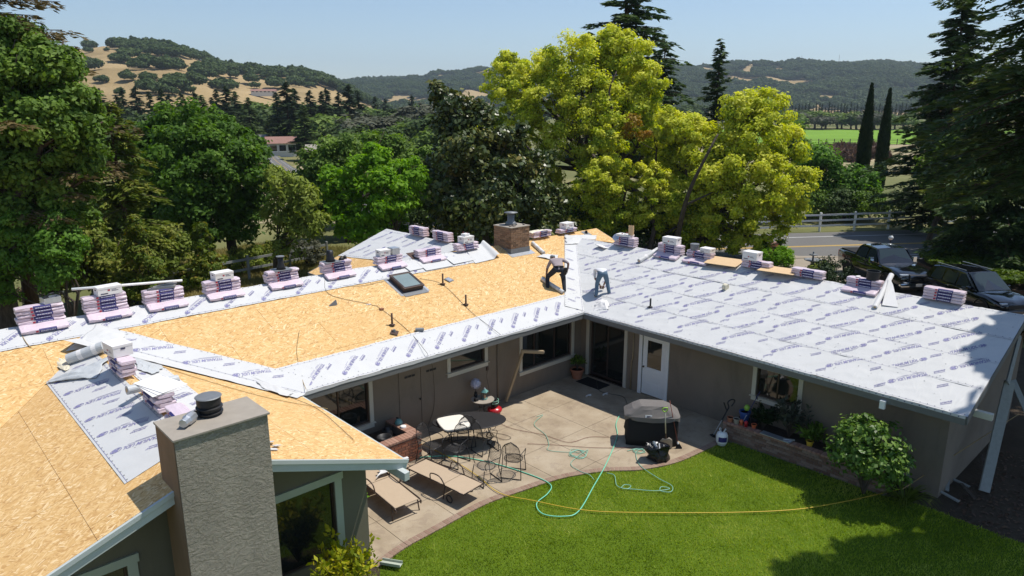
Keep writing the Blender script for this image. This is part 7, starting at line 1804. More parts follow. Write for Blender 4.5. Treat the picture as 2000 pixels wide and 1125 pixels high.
# compressor with coiled hose
t_ = empty('air_compressor', (-3.62, .30, 0), 'small red pancake air compressor with hoses by the wall', 'compressor', None, .2)
MB().lathe([(.05, .06), (.20, .08), (.23, .14), (.20, .20), (.05, .24)], 24).build('tank', 'red_tank', t_, smooth=True)
MB().box((-.10, -.08, .24), (.10, .08, .38)).box((.02, -.05, .38), (.12, .05, .44)).build('motor', 'black_plastic', t_, bevel=.02); MB().tube(catmull([(-.15, 0, .22), (-.12, 0, .46), (.10, 0, .48), (.16, 0, .24)], 4), .014, 6).build('handle', 'black_metal', t_, smooth=True)
for k in range(3): a = k * 2.09; MB().lathe([(.02, 0), (.02, .08)], 8, (.16 * math.cos(a), .16 * math.sin(a), 0)).build('foot', 'black_plastic', t_)
m_ = MB(); m_.tube([( .12 * math.cos(a) * (1 - a * .01), -.02 + .10 * math.sin(a), .32 + .012 * a) for a in np.linspace(0, 16, 60)], .009, 5); m_.build('hose', 'hose_aqua', t_, smooth=True)
o = MB().tube([(-3.55, .6, .55), (-3.45, .86, 1.0), (-3.4, .87, 1.2)], .005, 4).build('plug_cord', 'cord_dark'); tag(o, 'black cord from the compressor to the wall outlet', 'cord')
o = MB().box((-3.44, .865, 1.18), (-3.36, .899, 1.30)).build('wall_outlet', 'brown_metal', None, bevel=.004); tag(o, 'small wall outlet above the compressor', 'outlet')
# detached downspout leaning by the big window
pA_, pB_ = np.array([-2.80, .70, .02]), np.array(ony(1021, 686, .42)); pC_ = pB_ + (np.array(onz(1047, 692, pB_[2] - .05)) - pB_); 
t_ = empty('gutter_downspout', tuple(pA_), 'tan downspout leaning at the wall with its bent upper end sticking out', 'downspout')
MB().beam((0, 0, 0), tuple(pB_ - pA_), .075, .095, up=(1, 0, .2)).build('pipe', 'tan_gutter', t_, bevel=.012)
e_ = np.array([.52, -.40, -.05]); MB().beam(tuple(pB_ - pA_ - e_ * .08), tuple(pB_ - pA_ + e_), .095, .10).build('elbow', 'tan_gutter', t_, bevel=.012)
MB().lathe([(.030, 0), (.045, .02), (.038, .022)], 10, tuple(pB_ - pA_ + e_ * 1.0), axis=e_).build('outlet', 'stone_grey', t_)
# mesh dining table with pad
t_ = empty('patio_table', (-5.45, -.72, 0), 'oval black mesh patio table', 'table', None, -.62)
MB().lathe([(.01, .700), (1.0, .700), (1.0, .716), (.01, .716)], 40, sx=1.0, sy=.56).build('table_top', 'mesh_metal', t_)
m_ = MB(); m_.tube([(1.0 * math.cos(a), .56 * math.sin(a), .70) for a in np.linspace(0, 2 * math.pi, 41)[:-1]], .016, 6, closed=True); m_.build('rim', 'black_metal', t_, smooth=True)
for sx in (-1, 1):
    for sy in (-1, 1):
        MB().tube(catmull([(sx*.62, sy*.26, .70), (sx*.50, sy*.20, .52), (sx*.60, sy*.26, .28), (sx*.48, sy*.18, .12), (sx*.66, sy*.30, .0)], 5), .014, 6).build('leg', 'black_metal', t_, smooth=True)
        MB().tube([(sx*.62 + .08*math.cos(a), sy*.26, .60 + .08*math.sin(a)) for a in np.linspace(0, 2*math.pi, 13)[:-1]], .008, 5, closed=True).build('scroll', 'black_metal', t_)
MB().tube([(-.5, 0, .14), (.5, 0, .14)], .010, 5).build('stretcher', 'black_metal', t_)
pv = []; 
for a in np.linspace(0, 2 * math.pi, 37)[:-1]:
    c_, s_ = math.cos(a), math.sin(a); k = 1 / max(abs(c_), abs(s_)) ** .75; pv.append((.46 * c_ * k * .86, .50 * s_ * k * .86))
o = MB().prism(pv, 0, .055).build('seat_pad', 'cream_pad', None, bevel=.02, loc=(-5.95, -.66, .745)); o.rotation_euler = (0, .0, -.35); tag(o, 'square cream cushion pad with rounded corners lying on the oval table', 'cushion')
o = MB().prism([(p[0] * 1.03, p[1] * 1.03) for p in pv], 0, .025).build('tray', 'black_plastic', None, bevel=.008, loc=(-5.93, -.69, .718)); o.rotation_euler = (0, 0, -.38); tag(o, 'thin black tray under the cream cushion on the oval table', 'tray')
# wrought iron mesh chairs
def iron_chair():
    t_ = empty('mesh_chair', (0, 0, 0), 'x', 'chair', 'black mesh chairs around the oval table')
    # seat mesh: lattice of wires
    def lattice(fn, nu, nv, r=.0035):
        m_ = MB()
        for i in range(nu + 1): m_.tube([fn(i / nu, j / 4) for j in range(5)], r, 3, caps=False)
        for j in range(nv + 1): m_.tube([fn(i / 4, j / nv) for i in range(5)], r, 3, caps=False)
        return m_
    def seatfn(a, b): x = (a - .5) * .46; y = (b - .5) * .44; e = math.sqrt(max(0, 1 - (2 * b - 1) ** 2 * .5)); return (x * e, y, .42 - .02 * math.sin(math.pi * a) * math.sin(math.pi * b))
    lattice(seatfn, 13, 13).build('seat', 'mesh_metal', t_)
    def backfn(a, b): z = .50 + b * .46; w_ = .44 * math.sqrt(max(.02, 1 - max(0, (b - .45) / .56) ** 2)); x = (a - .5) * w_; return (x, .22 + .10 * b - .05 * math.sin(math.pi * a), z)
    lattice(backfn, 13, 13).build('backrest', 'mesh_metal', t_)
    MB().tube([seatfn(0.5 + .5 * math.cos(a), .5 + .5 * math.sin(a)) for a in np.linspace(0, 2 * math.pi, 25)[:-1]], .009, 5, closed=True).build('seat_frame', 'black_metal', t_, smooth=True)
    MB().tube([(-.22, .20, .42)] + [backfn(0, b) for b in (0, .3, .55, .75, .9)] + [backfn(.5, 1.0)] + [backfn(1, b) for b in (.9, .75, .55, .3, 0)] + [(.22, .20, .42)], .010, 6).build('back_frame', 'black_metal', t_, smooth=True)
    for s_ in (-1, 1):
        MB().tube(catmull([(s_*.22, .26, .64), (s_*.27, .05, .66), (s_*.27, -.14, .64), (s_*.25, -.2, .56), (s_*.24, -.16, .42)], 4), .009, 6).build('armrest', 'black_metal', t_, smooth=True)
        MB().tube([(s_*.22, -.20, .42), (s_*.24, -.24, .2), (s_*.25, -.25, 0)], .011, 6).build('leg', 'black_metal', t_, smooth=True)
        MB().tube([(s_*.22, .20, .42), (s_*.24, .25, .2), (s_*.25, .28, 0)], .011, 6).build('leg', 'black_metal', t_, smooth=True)
    for z_, y_ in ((.015, -.25), (.015, .28)): MB().tube([(-.25, y_, z_), (.25, y_, z_)], .010, 5).build('stretcher', 'black_metal', t_)
    return t_
ic = iron_chair()
CH = [((890, 905), 2.6, 'black mesh chair nearest the sun lounger, in front of the oval table'), ((905, 868), .4, 'black mesh chair pushed in under the near edge of the oval table'), ((948, 880), -.9, 'black mesh chair leaning right of the table centre'), ((950, 940), 2.2, 'black mesh chair closest to the lawn, left of the round-backed one'),
      ((1003, 925), 2.9 + math.pi, 'round-backed black mesh chair standing rightmost of the group'), ((842, 900), -2.2, 'black mesh chair left of the table beside the red brick planter')]
for i, ((u, v), rz_, lab) in enumerate(CH):
    p = onz(u, v); o = ic if i == 0 else dup(ic)
    o.location = (p[0], p[1], .0); o.rotation_euler = (0, 0, rz_ + RZP + (math.pi if i != 4 else math.pi)); o['label'] = lab; o.scale = (1.04,) * 3
# sun loungers
def lounger(loc, rz, label, back):
    t_ = empty('sun_lounger', loc, label, 'sun lounger', 'tan sling sun loungers on the patio', rz)
    w_ = .32
    def sling(y0, z0, y1, z1): return MB().add([(-w_, y0, z0), (w_, y0, z0), (w_, y1, z1), (-w_, y1, z1), (-w_, y0, z0 - .012), (w_, y0, z0 - .012), (w_, y1, z1 - .012), (-w_, y1, z1 - .012)], [(0,1,2,3), (7,6,5,4), (0,4,5,1), (1,5,6,2), (2,6,7,3), (3,7,4,0)])
    hy, hz = .35, .36; by, bz = hy + .72 * math.cos(back), hz + .72 * math.sin(back)
    sling(-.90, .33, hy, hz).build('seat', 'sling_tan', t_); sling(hy + .02, hz, by, bz).build('backrest', 'sling_tan', t_)
    for s_ in (-1, 1):
        x = s_ * (w_ + .01)
        MB().tube(catmull([(x, -.96, .24), (x, -.93, .33), (x, -.5, .345), (x, hy, hz)], 4), .017, 7).build('side_rail', 'brown_metal', t_, smooth=True); MB().tube([(x, hy, hz), (x, by, bz)], .016, 7).build('side_rail', 'brown_metal', t_, smooth=True)
        for y_ in (-.80, .45): MB().tube([(x, y_, .33), (x + s_ * .02, y_ - .05, 0)], .016, 7).build('leg', 'brown_metal', t_, smooth=True)
        MB().tube(catmull([(x, -.05, .34), (x + s_*.03, .0, .54), (x + s_*.03, .30, .56), (x, .45, .36)], 4), .015, 7).build('armrest', 'brown_metal', t_, smooth=True)
    for y_, z_ in ((-.96, .30), (by, bz)): MB().tube([(-w_, y_, z_), (w_, y_, z_)], .016, 7).build('cross_rail', 'brown_metal', t_, smooth=True)
    for s_ in (-1, 1): MB().tube([(s_ * .36, .62 + .09 * math.cos(a), .09 + .09 * math.sin(a)) for a in np.linspace(0, 6.283, 17)[:-1]], .016, 6, closed=True).build('wheel', 'tyre', t_)
    return t_
la, lb2 = onz(705, 925, .3), onz(768, 975, .3); hd = math.atan2(*( (la - lb2)[[1, 0]] )) - math.pi / 2
lounger((-8.72, -1.62, 0), hd, 'tan sling sun lounger half hidden by the near gable corner', .05)
la, lb2 = onz(800, 910, .3), onz(915, 965, .3); hd2 = math.atan2(*( (lb2 - la)[[1, 0]] )) - math.pi / 2
lounger((-7.42, -2.05, 0), hd2, 'tan sling sun lounger lying flat in full view, its wheels towards the lawn', .0)
cloth('towel', [onz(735, 935, .42), onz(790, 905, .5), onz(798, 893, .62), onz(745, 905, .6)], .05, .10, 'carton_white', 'white towel thrown over the head end of the half hidden lounger', 'towel', 14)
# covered grill
gl = empty('covered_grill', (-1.63, -3.98, 0), 'barbecue under a black cover with a grey top', 'grill', None, math.atan2(-.85, .78))
m_ = MB(); 
def ringpts(hx, hy, z, n=28, p=.35, wob=0, sd=0): return [((1 if math.cos(a) > 0 else -1) * hx * abs(math.cos(a)) ** p, (1 if math.sin(a) > 0 else -1) * hy * abs(math.sin(a)) ** p, z + wob * math.sin(a * 5 + sd)) for a in np.linspace(0, 2 * math.pi, n + 1)[:-1]]
def loft(rings, cap=True):
    m_ = MB(); n = len(rings[0]); m_.v = [tuple(map(float, p)) for r_ in rings for p in r_]
    for i in range(len(rings) - 1):
        for k in range(n): m_.f.append((i*n+k, i*n+(k+1)%n, (i+1)*n+(k+1)%n, (i+1)*n+k))
    if cap: m_.f.append(tuple(range(n))[::-1]); m_.f.append(tuple((len(rings)-1)*n + k for k in range(n)))
    return m_
def crumple(pts, s_, sd): return [tuple(np.array(p) + s_ * np.array([float(vnoise(np.array([p[0]*6+sd, p[1]*6, p[2]*5]))), float(vnoise(np.array([p[0]*6, p[1]*6+sd, p[2]*5]))), 0])) for p in pts]
loft([crumple(ringpts(.70, .36, z, p=.3), .05, 1) for z in (.0, .2, .4, .6, .80)]).build('cover_skirt', 'black_cloth', gl, smooth=True)
loft([crumple(ringpts(hx, hy, z, wob=wb), .055, 2) for hx, hy, z, wb in ((.75, .40, .76, .04), (.76, .40, .86, .0), (.70, .37, .91, 0), (.50, .30, 1.05, 0), (.38, .24, 1.13, 0), (.34, .16, 1.15, 0))]).build('cover_top', 'grey_cloth', gl, smooth=False)
MB().obox((-.12, -.392, .895), ((1, 0, 0), (0, .25, .97), (0, -.97, .25)), (.09, .04, .004)).build('badge', 'carton_white', gl)
cu = MB().obox((-.12, -.398, .895), ((1, 0, 0), (0, .25, .97), (0, -.97, .25)), (.05, .016, .002)).build('badge_mark', 'carton_print', gl)
# shovel, broom, rod
def longtool(foot, top, label, build, name, cat):
    foot = np.array(foot, float); top = np.array(top, float); ax = unit(top - foot); L = np.linalg.norm(top - foot)
    z = ax; x = unit(np.cross(Fh, z)); y = np.cross(z, x); t_ = empty(name, tuple(foot), label, cat); t_.rotation_euler = Matrix(((x[0], y[0], z[0]), (x[1], y[1], z[1]), (x[2], y[2], z[2]))).to_euler(); build(t_, L); return t_
def shovel(t_, L):
    bl = MB(); n = 10; vs = []; fs = []
    for i in range(n + 1):
        for j in range(9):
            a = (j - 4) / 4; zz = i / n * .42; w_ = .17 * (min(1, (1 - i / n) * 3 + .25) ** .5); vs.append((a * w_, -.03 * (1 - a * a) * (.4 + i / n), zz + (.03 * (1 - a * a) * -1 if i == 0 else 0)))
    for i in range(n):
        for j in range(8): q_ = i * 9 + j; fs.append((q_, q_ + 1, q_ + 10, q_ + 9))
    o = meshobj('blade', vs, fs, 'stone_grey', t_, smooth=True); o.modifiers.new('s', 'SOLIDIFY').thickness = .004
    MB().tube([(0, -.01, .36), (0, .0, .60)], [.03, .018], 8).build('socket', 'brown_metal', t_); MB().tube([(0, 0, .55), (0, 0, L - .14)], .015, 8).build('handle', 'trim_cream', t_, smooth=True)
    MB().tube(catmull([(0, 0, L - .15), (-.06, 0, L - .08), (-.055, 0, L), (.055, 0, L), (.06, 0, L - .08), (0, 0, L - .15)], 4), .014, 6).build('grip', 'lime_plastic', t_, smooth=True)
def lean_to(u, v, z):  return np.array(onz(u, v, z))
fs_ = onz(1301, 876); longtool(fs_, onx(1299, 797, -2.22), 'grain shovel with a lime D-grip leaning on the covered grill', shovel, 'shovel', 'shovel')
def broom(t_, L):
    MB().tube([(0, 0, .16), (0, 0, L)], .011, 7).build('handle', 'cord_red', t_, smooth=True); MB().add([(-.09, -.025, 0), (.09, -.025, 0), (.09, .025, 0), (-.09, .025, 0), (-.035, -.018, .15), (.035, -.018, .15), (.035, .018, .15), (-.035, .018, .15)], [(0,3,2,1),(4,5,6,7),(0,1,5,4),(1,2,6,5),(2,3,7,6),(3,0,4,7)]).build('bristles', 'black_cloth', t_); MB().lathe([(.03, .14), (.015, .2)], 8).build('collar', 'carton_white', t_)
fb_ = onz(1326, 876); longtool(fb_, onx(1308, 782, -1.6), 'broom with a dark red handle leaning on the covered grill', broom, 'broom', 'broom')
# black rubbish bag
t_ = empty('rubbish_bag', tuple(onz(1282, 898)), 'open black rubbish bag stuffed with white scraps beside the shovel', 'bag', None, .4)
loft([crumple(ringpts(hx, hy, z, 24, .6), .15, 5) for hx, hy, z in ((.22, .20, .0), (.27, .24, .06), (.25, .22, .22), (.20, .18, .34), (.26, .24, .42), (.21, .18, .41), (.14, .12, .32))]).build('bag', 'bag_plastic', t_, smooth=True)
g = np.random.default_rng(410)
for k in range(5): o = MB().obox((g.uniform(-.12, .1), g.uniform(-.1, .1), .42 + g.uniform(0, .06)), unit(g.normal(size=(3, 3)) * .4 + np.eye(3)), (g.uniform(.05, .14), .03, .012)).build('scrap', 'carton_white', t_, bevel=.006)
# propane tank
t_ = empty('propane_tank', tuple(onz(1409, 868)), 'white propane bottle with a dark label at the end of the brick planter', 'gas bottle', None, .5)
MB().lathe([(.11, 0), (.12, .03), (.12, .03)], 20).build('foot_ring', 'white_paint', t_); MB().lathe([(.06, .02), (.13, .04), (.155, .10), (.155, .28), (.13, .35), (.06, .385)], 24).build('tank', 'white_paint', t_, smooth=True)
m_ = MB(); 
for a0_ in (0, math.pi): m_.tube([(.09 * math.cos(a), .09 * math.sin(a), .38 if i_ in (0, 6) else .46) for i_, a in enumerate(np.linspace(a0_ + .3, a0_ + 2.6, 7))], .010, 6)
m_.build('collar', 'white_paint', t_, smooth=True); MB().lathe([(.02, .38), (.02, .42), (.035, .425), (.035, .44)], 10).build('valve', 'brown_metal', t_)
lb_ = MB(); A0 = math.atan2(-Fh[1], -Fh[0]) - .5; n = 10
lb_.v = []; 
for z_ in (.13, .27):
    for k in range(n + 1): a = A0 - .9 + 1.6 * k / n; lb_.v.append((.1575 * math.cos(a), .1575 * math.sin(a), z_))
lb_.f = [(k, k + 1, n + 2 + k, n + 1 + k) for k in range(n)]; lb_.build('printed_label', 'print_navy', t_)
# trimmer + pots and garden clutter on the planter end
zt_ = .50
def pot(loc, r, h, mat, label, rim=True):
    t_ = empty('flower_pot', loc, label, 'pot'); MB().lathe([(r * .7, 0), (r, h * .85), (r * 1.1, h * .85), (r * 1.1, h), (r * .95, h), (r * .85, h * .6), (.01, h * .6)], 18).build('pot_body', mat, t_, smooth=False); MB().lathe([(.01, h * .85), (r * .94, h * .85)], 14).build('soil', 'soil', t_); return t_
pot((.10, -5.40, zt_), .085, .15, 'terracotta', 'terracotta pot at the left end of the clutter on the planter'); pot((.12, -5.58, zt_), .085, .16, 'stone_grey', 'light grey pot in the clutter on the planter end')
pot((.22, -6.05, zt_), .07, .12, 'orange_plastic', 'small red-orange pot in the clutter on the planter'); pot((.62, -5.55, .42), .15, .30, 'blue_plastic', 'blue bucket behind the pots on the planter end'); pot((.55, -5.9, .42), .13, .26, 'black_plastic', 'dark pot behind the pots under the wall')
pot((.35, -7.55, .45), .085, .17, 'yellow_plastic', 'yellow pot standing on the planter under the dark plants')
o = MB().lathe([(.01, 0), (.07, .03), (.09, .10), (.05, .17), (.01, .18)], 12).build('green_ball', 'lime_plastic', None, smooth=True, loc=(.62, -5.6, .74)); tag(o, 'lime green ball on top of the blue bucket', 'ball')
for i, (y_, mt) in enumerate(((-5.72, 'orange_plastic'), (-5.86, 'red_tank'))):
    o = MB().lathe([(.05, 0), (.04, .08), (.06, .12), (.02, .17)], 10).build('garden_toy', mt, None, smooth=True, loc=(.14, y_, zt_)); tag(o, ('orange', 'red')[i] + ' plastic nozzle standing on the planter end', 'nozzle')
def trimmer(t_, L):
    MB().tube([(0, 0, 0), (0, 0, L * .45)], .012, 7).build('shaft', 'galvanised', t_); MB().tube([(0, 0, L * .45), (0, 0, L * .8)], .020, 7).build('upper_shaft', 'black_plastic', t_); MB().tube(catmull([(0, 0, L * .8), (-.10, 0, L * .9), (-.04, 0, L), (.06, 0, L * 1.0), (.05, 0, L * .85)], 4), .018, 7).build('handle', 'black_plastic', t_, smooth=True); MB().tube([(0, 0, L * .7), (-.2, 0, L * .85)], .018, 6).build('grip', 'black_plastic', t_); MB().lathe([(.02, -.02), (.10, 0), (.05, .06)], 10).build('guard', 'black_plastic', t_)
longtool(onz(1392, 852), (.35, -5.30, 1.05), 'string trimmer leaning on the end of the brick planter', trimmer, 'string_trimmer', 'trimmer')
def stick(t_, L): MB().tube([(0, 0, 0), (0, 0, L * .5)], .009, 6).build('lower_half', 'galvanised', t_); MB().tube([(0, 0, L * .5), (0, 0, L)], .010, 6).build('upper_half', 'print_navy', t_)
longtool(onz(1432, 856), (.80, -5.85, 1.35), 'thin rake handle leaning on the wall behind the clutter', stick, 'rake_handle', 'rake')
o = MB().box((-.11, -.42, 0), (.11, .42, .02)).build('board', 'galvanised', None, bevel=.004, loc=(.12, -6.75, .51)); tag(o, 'pale metal panel lying on top of the brick planter', 'panel')
o = MB().box((-.03, -.14, 0), (.03, .14, .03)).build('trowel', 'galvanised', None, bevel=.004, loc=(.17, -7.08, .535)); o.rotation_euler = (0, 0, .5); tag(o, 'small metal bracket at the end of the pale panel', 'bracket')
# terracotta pot in the inner corner, mat, scraps
pot((.40, .58, 0), .22, .34, 'terracotta', 'round clay pot in the inner corner left of the sliding door'); leafplant('potted_shrub', (.40, .58, .30), 'dark leafy plant in the clay pot in the inner corner', 14, 1, 'leaf_oak', 411, .12, .4, .25)
o = MB().box((-.30, -.5, 0), (.30, .5, .015)).build('door_mat', 'black_cloth', None, loc=(.42, -.12, .001)); tag(o, 'dark door mat in front of the sliding door', 'mat')
for i, (u, v) in enumerate(((1182, 771), (1149, 774))):
    p = onz(u, v); o = MB().tube([(-.1, 0, .02), (0, .02, .03), (.1, -.02, .02)], [.03, .02, .035], 6).build('paper_scrap', 'carton_white', None, loc=tuple(p)); tag(o, ('larger', 'smaller')[i] + ' white paper scrap on the shaded patio by the door', 'scrap')
# tall pot at the house corner
t_ = empty('tall_pot', (-9.98, -2.35, 0), 'tall brown pot at the near house corner', 'pot'); MB().lathe([(.14, 0), (.20, .30), (.23, .45), (.20, .45), (.17, .3), (.01, .3)], 20).build('pot_body', 'brown_metal', t_, smooth=True)
# splash gutter at the wall foot
pd = onz(738, 1085); t_ = empty('splash_block', (-10.15, -3.62, .05), 'short pale gutter end pointing to the lawn at the house corner', 'gutter', None, -1.0)
MB().box((-.02, -.07, 0), (.42, .07, .012)).box((-.02, -.075, .0), (.42, -.062, .06)).box((-.02, .062, 0), (.42, .075, .06)).build('channel', 'trim_green_grey', t_)
# hoses and cords on patio and lawn
def gpx(*pts): return [onz(u, v, .0) for u, v in pts]
cord('garden_hose', gpx((800, 896), (880, 892), (960, 905), (1040, 930), (1075, 948), (1070, 965), (1048, 985), (1060, 1005), (1100, 1010), (1130, 1000), (1160, 950), (1185, 905), (1205, 855), (1203, 830), (1210, 812)), .014, 'hose_green', 'thick light green hose looping from the chairs over the lawn and up past the grill', 'hose', .02, 7)
def loops(c, n, r, sd):
    g = random.Random(sd); c = onz(*c); return [c + np.array([r * g.uniform(.5, 1.2) * math.cos(a), r * g.uniform(.5, 1.2) * math.sin(a), 0]) for a in np.linspace(0, n * 6.28, n * 7)]
cord('garden_hose', gpx((1048, 815), (1060, 812), (1043, 830), (1065, 850), (1072, 870), (1070, 880), (1100, 884)) + loops((1130, 888), 3, .28, 1) + gpx((1115, 905), (1130, 920), (1150, 928), (1160, 938)), .008, 'hose_aqua', 'thin aqua air hose tangled in loops in the middle of the patio', 'hose')
cord('garden_hose', gpx((1225, 882), (1240, 878)) + loops((1248, 882), 2, .16, 2) + gpx((1242, 885), (1250, 910), (1285, 935), (1312, 950), (1310, 962), (1290, 960), (1292, 952), (1308, 956), (1280, 960), (1240, 957), (1215, 955), (1220, 948), (1232, 950), (1225, 956), (1205, 950), (1200, 930), (1185, 925)), .009, 'hose_aqua', 'thin aqua hose with two loops lying on the lawn edge by the grill', 'hose')
cord('power_cord', gpx((965, 822), (1000, 838), (1060, 850), (1110, 865), (1150, 855), (1190, 855)), .006, 'cord_red', 'thin dark red cord running over the patio from the compressor')
cord('power_cord', gpx((1030, 868), (1080, 870), (1150, 875), (1200, 876), (1240, 875)), .006, 'cord_red', 'long dark red cord running to the grill')
cord('power_cord', gpx((955, 845), (985, 850), (998, 856), (985, 860), (960, 852), (930, 845)), .006, 'cord_dark', 'dark cord looped near the oval table')
cord('power_cord', gpx((820, 868), (870, 892), (930, 930), (975, 965)) + gpx((1040, 980), (1150, 1000), (1300, 1004), (1450, 1003), (1560, 997), (1650, 982), (1700, 971), (1762, 957)), .011, 'cord_yellow', 'long yellow cord stretched across the lawn', 'cord', .035)
cord('power_cord', [onz(1762, 957, .3), onz(1820, 920, .5), onz(1880, 880, .9), onz(1990, 810, 1.3)], .010, 'cord_tan', 'tan cord continuing from the strap-leaf plant past the leaning boards')
cord('power_cord', [np.array(onz(1165, 742, .02)), np.array(onz(1172, 765, .02)), np.array(onz(1215, 775, .02)), np.array(onz(1225, 790, .02))], .008, 'cord_dark', 'black hose on the shaded patio beside the sliding door')
# leaning weathered boards at the right
def board(a, b, w_, th, label, parent=None):
    a = np.array(a, float); b = np.array(b, float); o = MB().beam((0, 0, 0), tuple(b - a), w_, th, up=tuple(-Fh)).build('leaning_board', 'weathered_board', None, bevel=.005, loc=tuple(a)); tag(o, label, 'board'); return o
board(onz(1922, 960, .02), onz(1972, 745, 2.5), .28, .04, 'long weathered grey board leaning up beside the right wing')
board(onz(1968, 748, 2.52), onz(1992, 655, 3.3), .14, .04, 'upper weathered board continuing from the long leaning one')
board(onz(1978, 742, 2.45), onz(2030, 860, 1.2), .14, .04, 'short weathered board running down to the right from the long leaning one')
# debris pile
g = np.random.default_rng(420)
for i, (u, v) in enumerate(((1880, 870), (1900, 850), (1860, 880), (1850, 950), (1890, 960), (1840, 965), (1920, 910), (1870, 940))):
    p = onz(u, v, .05); a = g.uniform(0, 3.1); L = g.uniform(.3, .8)
    o = MB().beam((-L/2*math.cos(a), -L/2*math.sin(a), 0), (L/2*math.cos(a), L/2*math.sin(a), g.uniform(.0, .15)), .08, .03).build('wood_scrap', 'weathered_board' if i % 2 else 'bark', None, loc=tuple(p)); tag(o, 'broken wood scrap in the shaded dirt beyond the roof end', 'wood scrap', 'wood scraps in the shaded dirt beyond the roof end')
g = np.random.default_rng(421); n = 1500; X = np.stack([g.uniform(.2, 5, n), g.uniform(-16, -10.8, n)], 1); P = np.concatenate([X, np.full((n, 1), -.03)], 1)
o = npmesh('leaf_litter', leafquads(P, unit(np.array([0, 0, 1.]) + g.normal(0, .3, (n, 3))), .07, g, 1.5), 4, 'leaf_dry', None, np.repeat(g.random(n), 4)); tag(o, 'dry leaf litter on the shaded dirt', 'leaves', kind='stuff')

# ---------------------------------------------------------------- vehicles
def vehicle_wheel(t_, x, y, r, w_):
    m_ = MB().lathe([(r * .62, 0), (r * .95, 0), (r, w_ * .15), (r, w_ * .85), (r * .95, w_), (r * .62, w_)], 28, (x, y - w_ / 2, r), axis=(0, 1, 0)); wh = m_.build('wheel', 'tyre', t_, smooth=False)
    for s_ in (-1, 1):
        m_ = MB(); 
        for k in range(6):
            a = k * math.pi / 3; c_, s2 = math.cos(a), math.sin(a); m_.obox((x + c_ * r * .33, y + s_ * w_ * .42, r + s2 * r * .33), ((c_, 0, s2), (0, 1, 0), (-s2, 0, c_)), (r * .30, .012, r * .07))
        m_.lathe([(r * .64, 0), (r * .56, 0), (r * .56, .03), (r * .64, .03)], 24, (x, y + s_ * w_ * .42 - .015, r), axis=(0, 1, 0)); m_.lathe([(.001, 0), (r * .14, 0), (r * .14, .02), (.001, .03)], 12, (x, y + s_ * w_ * .42 - .01, r), axis=(0, s_, 0))
        m_.build('rim', 'chrome', wh)
def body_loft(t_, secs, mat, name='body', flat=False):
    """secs: list of (x, [(y,z)...]) half sections; mirrored and joined lengthways"""
    rings = []
    for x, pts in secs: rings.append([(x, y, z) for y, z in pts] + [(x, -y, z) for y, z in pts[::-1]])
    return loft(rings).build(name, mat, t_, smooth=flat, bevel=.0)
# pickup: x forwards, origin midway between the axles
rp_, fp_ = onz(1664, 540)[:2], onz(1725, 566)[:2]; vd_ = unit(fp_ - rp_); vc = (rp_ + fp_) / 2 + np.array([vd_[1], -vd_[0]]) * -.0
perp = np.array([-vd_[1], vd_[0]]); vc = vc + perp * .85
pk = empty('pickup_truck', (vc[0], vc[1], .01), 'black crew-cab pickup parked on the driveway in front of the brick pillar', 'pickup truck', None, math.atan2(vd_[1], vd_[0]))
W2 = 1.0
def sec(zb, zt, w=W2, wt=None, crown=.03):
    wt = wt or w * .94
    return [(0, zb), (w * .90, zb), (w * .98, zb + .08), (w, zb + (zt - zb) * .45), (w * .985, zb + (zt - zb) * .8), (wt, zt - .02), (wt * .9, zt + .0), (wt * .5, zt + crown), (0, zt + crown)]
body_loft(pk, [(-2.95, sec(.62, 1.20, .93)), (-2.88, sec(.50, 1.30, .98)), (-1.95, sec(.48, 1.31)), (-1.2, sec(.45, 1.31)), (-.85, sec(.42, 1.30)), (.9, sec(.42, 1.24)), (1.15, sec(.42, 1.24)), (1.9, sec(.48, 1.22)), (2.45, sec(.46, 1.15, .98)), (2.72, sec(.50, 1.06, .93)), (2.80, sec(.60, 1.0, .88))], 'car_black', flat=True)
# cab greenhouse
def gh(x, z, w): return (x, [(0, 1.15), (W2 * .97, 1.15), (W2 * .965, 1.26), (w, z - .05), (w * .93, z), (0, z + .03)])
cab = loft([[(x, y, z) for y, z in pts] + [(x, -y, z) for y, z in pts[::-1]] for x, pts in (gh(-1.28, 1.28, .95), gh(-1.15, 1.80, .80), gh(-.9, 1.92, .79), gh(-.2, 1.95, .80), (.35, [(0, 1.15), (.97, 1.15), (.965, 1.26), (.79, 1.86), (.73, 1.91), (0, 1.94)]), (1.02, [(0, 1.15), (.96, 1.15), (.95, 1.22), (.92, 1.24), (.90, 1.25), (0, 1.27)]))]).build('cab', 'car_black', pk, smooth=False)
def quadp(name, pts, mat, par, off=.0): 
    return MB().add(pts, [tuple(range(len(pts)))]).build(name, mat, par)
quadp('windscreen', [(.97, .84, 1.285), (.97, -.84, 1.285), (.42, -.70, 1.895), (.42, .70, 1.895)], 'car_glass', pk)
quadp('rear_window', [(-1.31, .75, 1.33), (-1.18, .66, 1.76), (-1.18, -.66, 1.76), (-1.31, -.75, 1.33)], 'car_glass', pk)
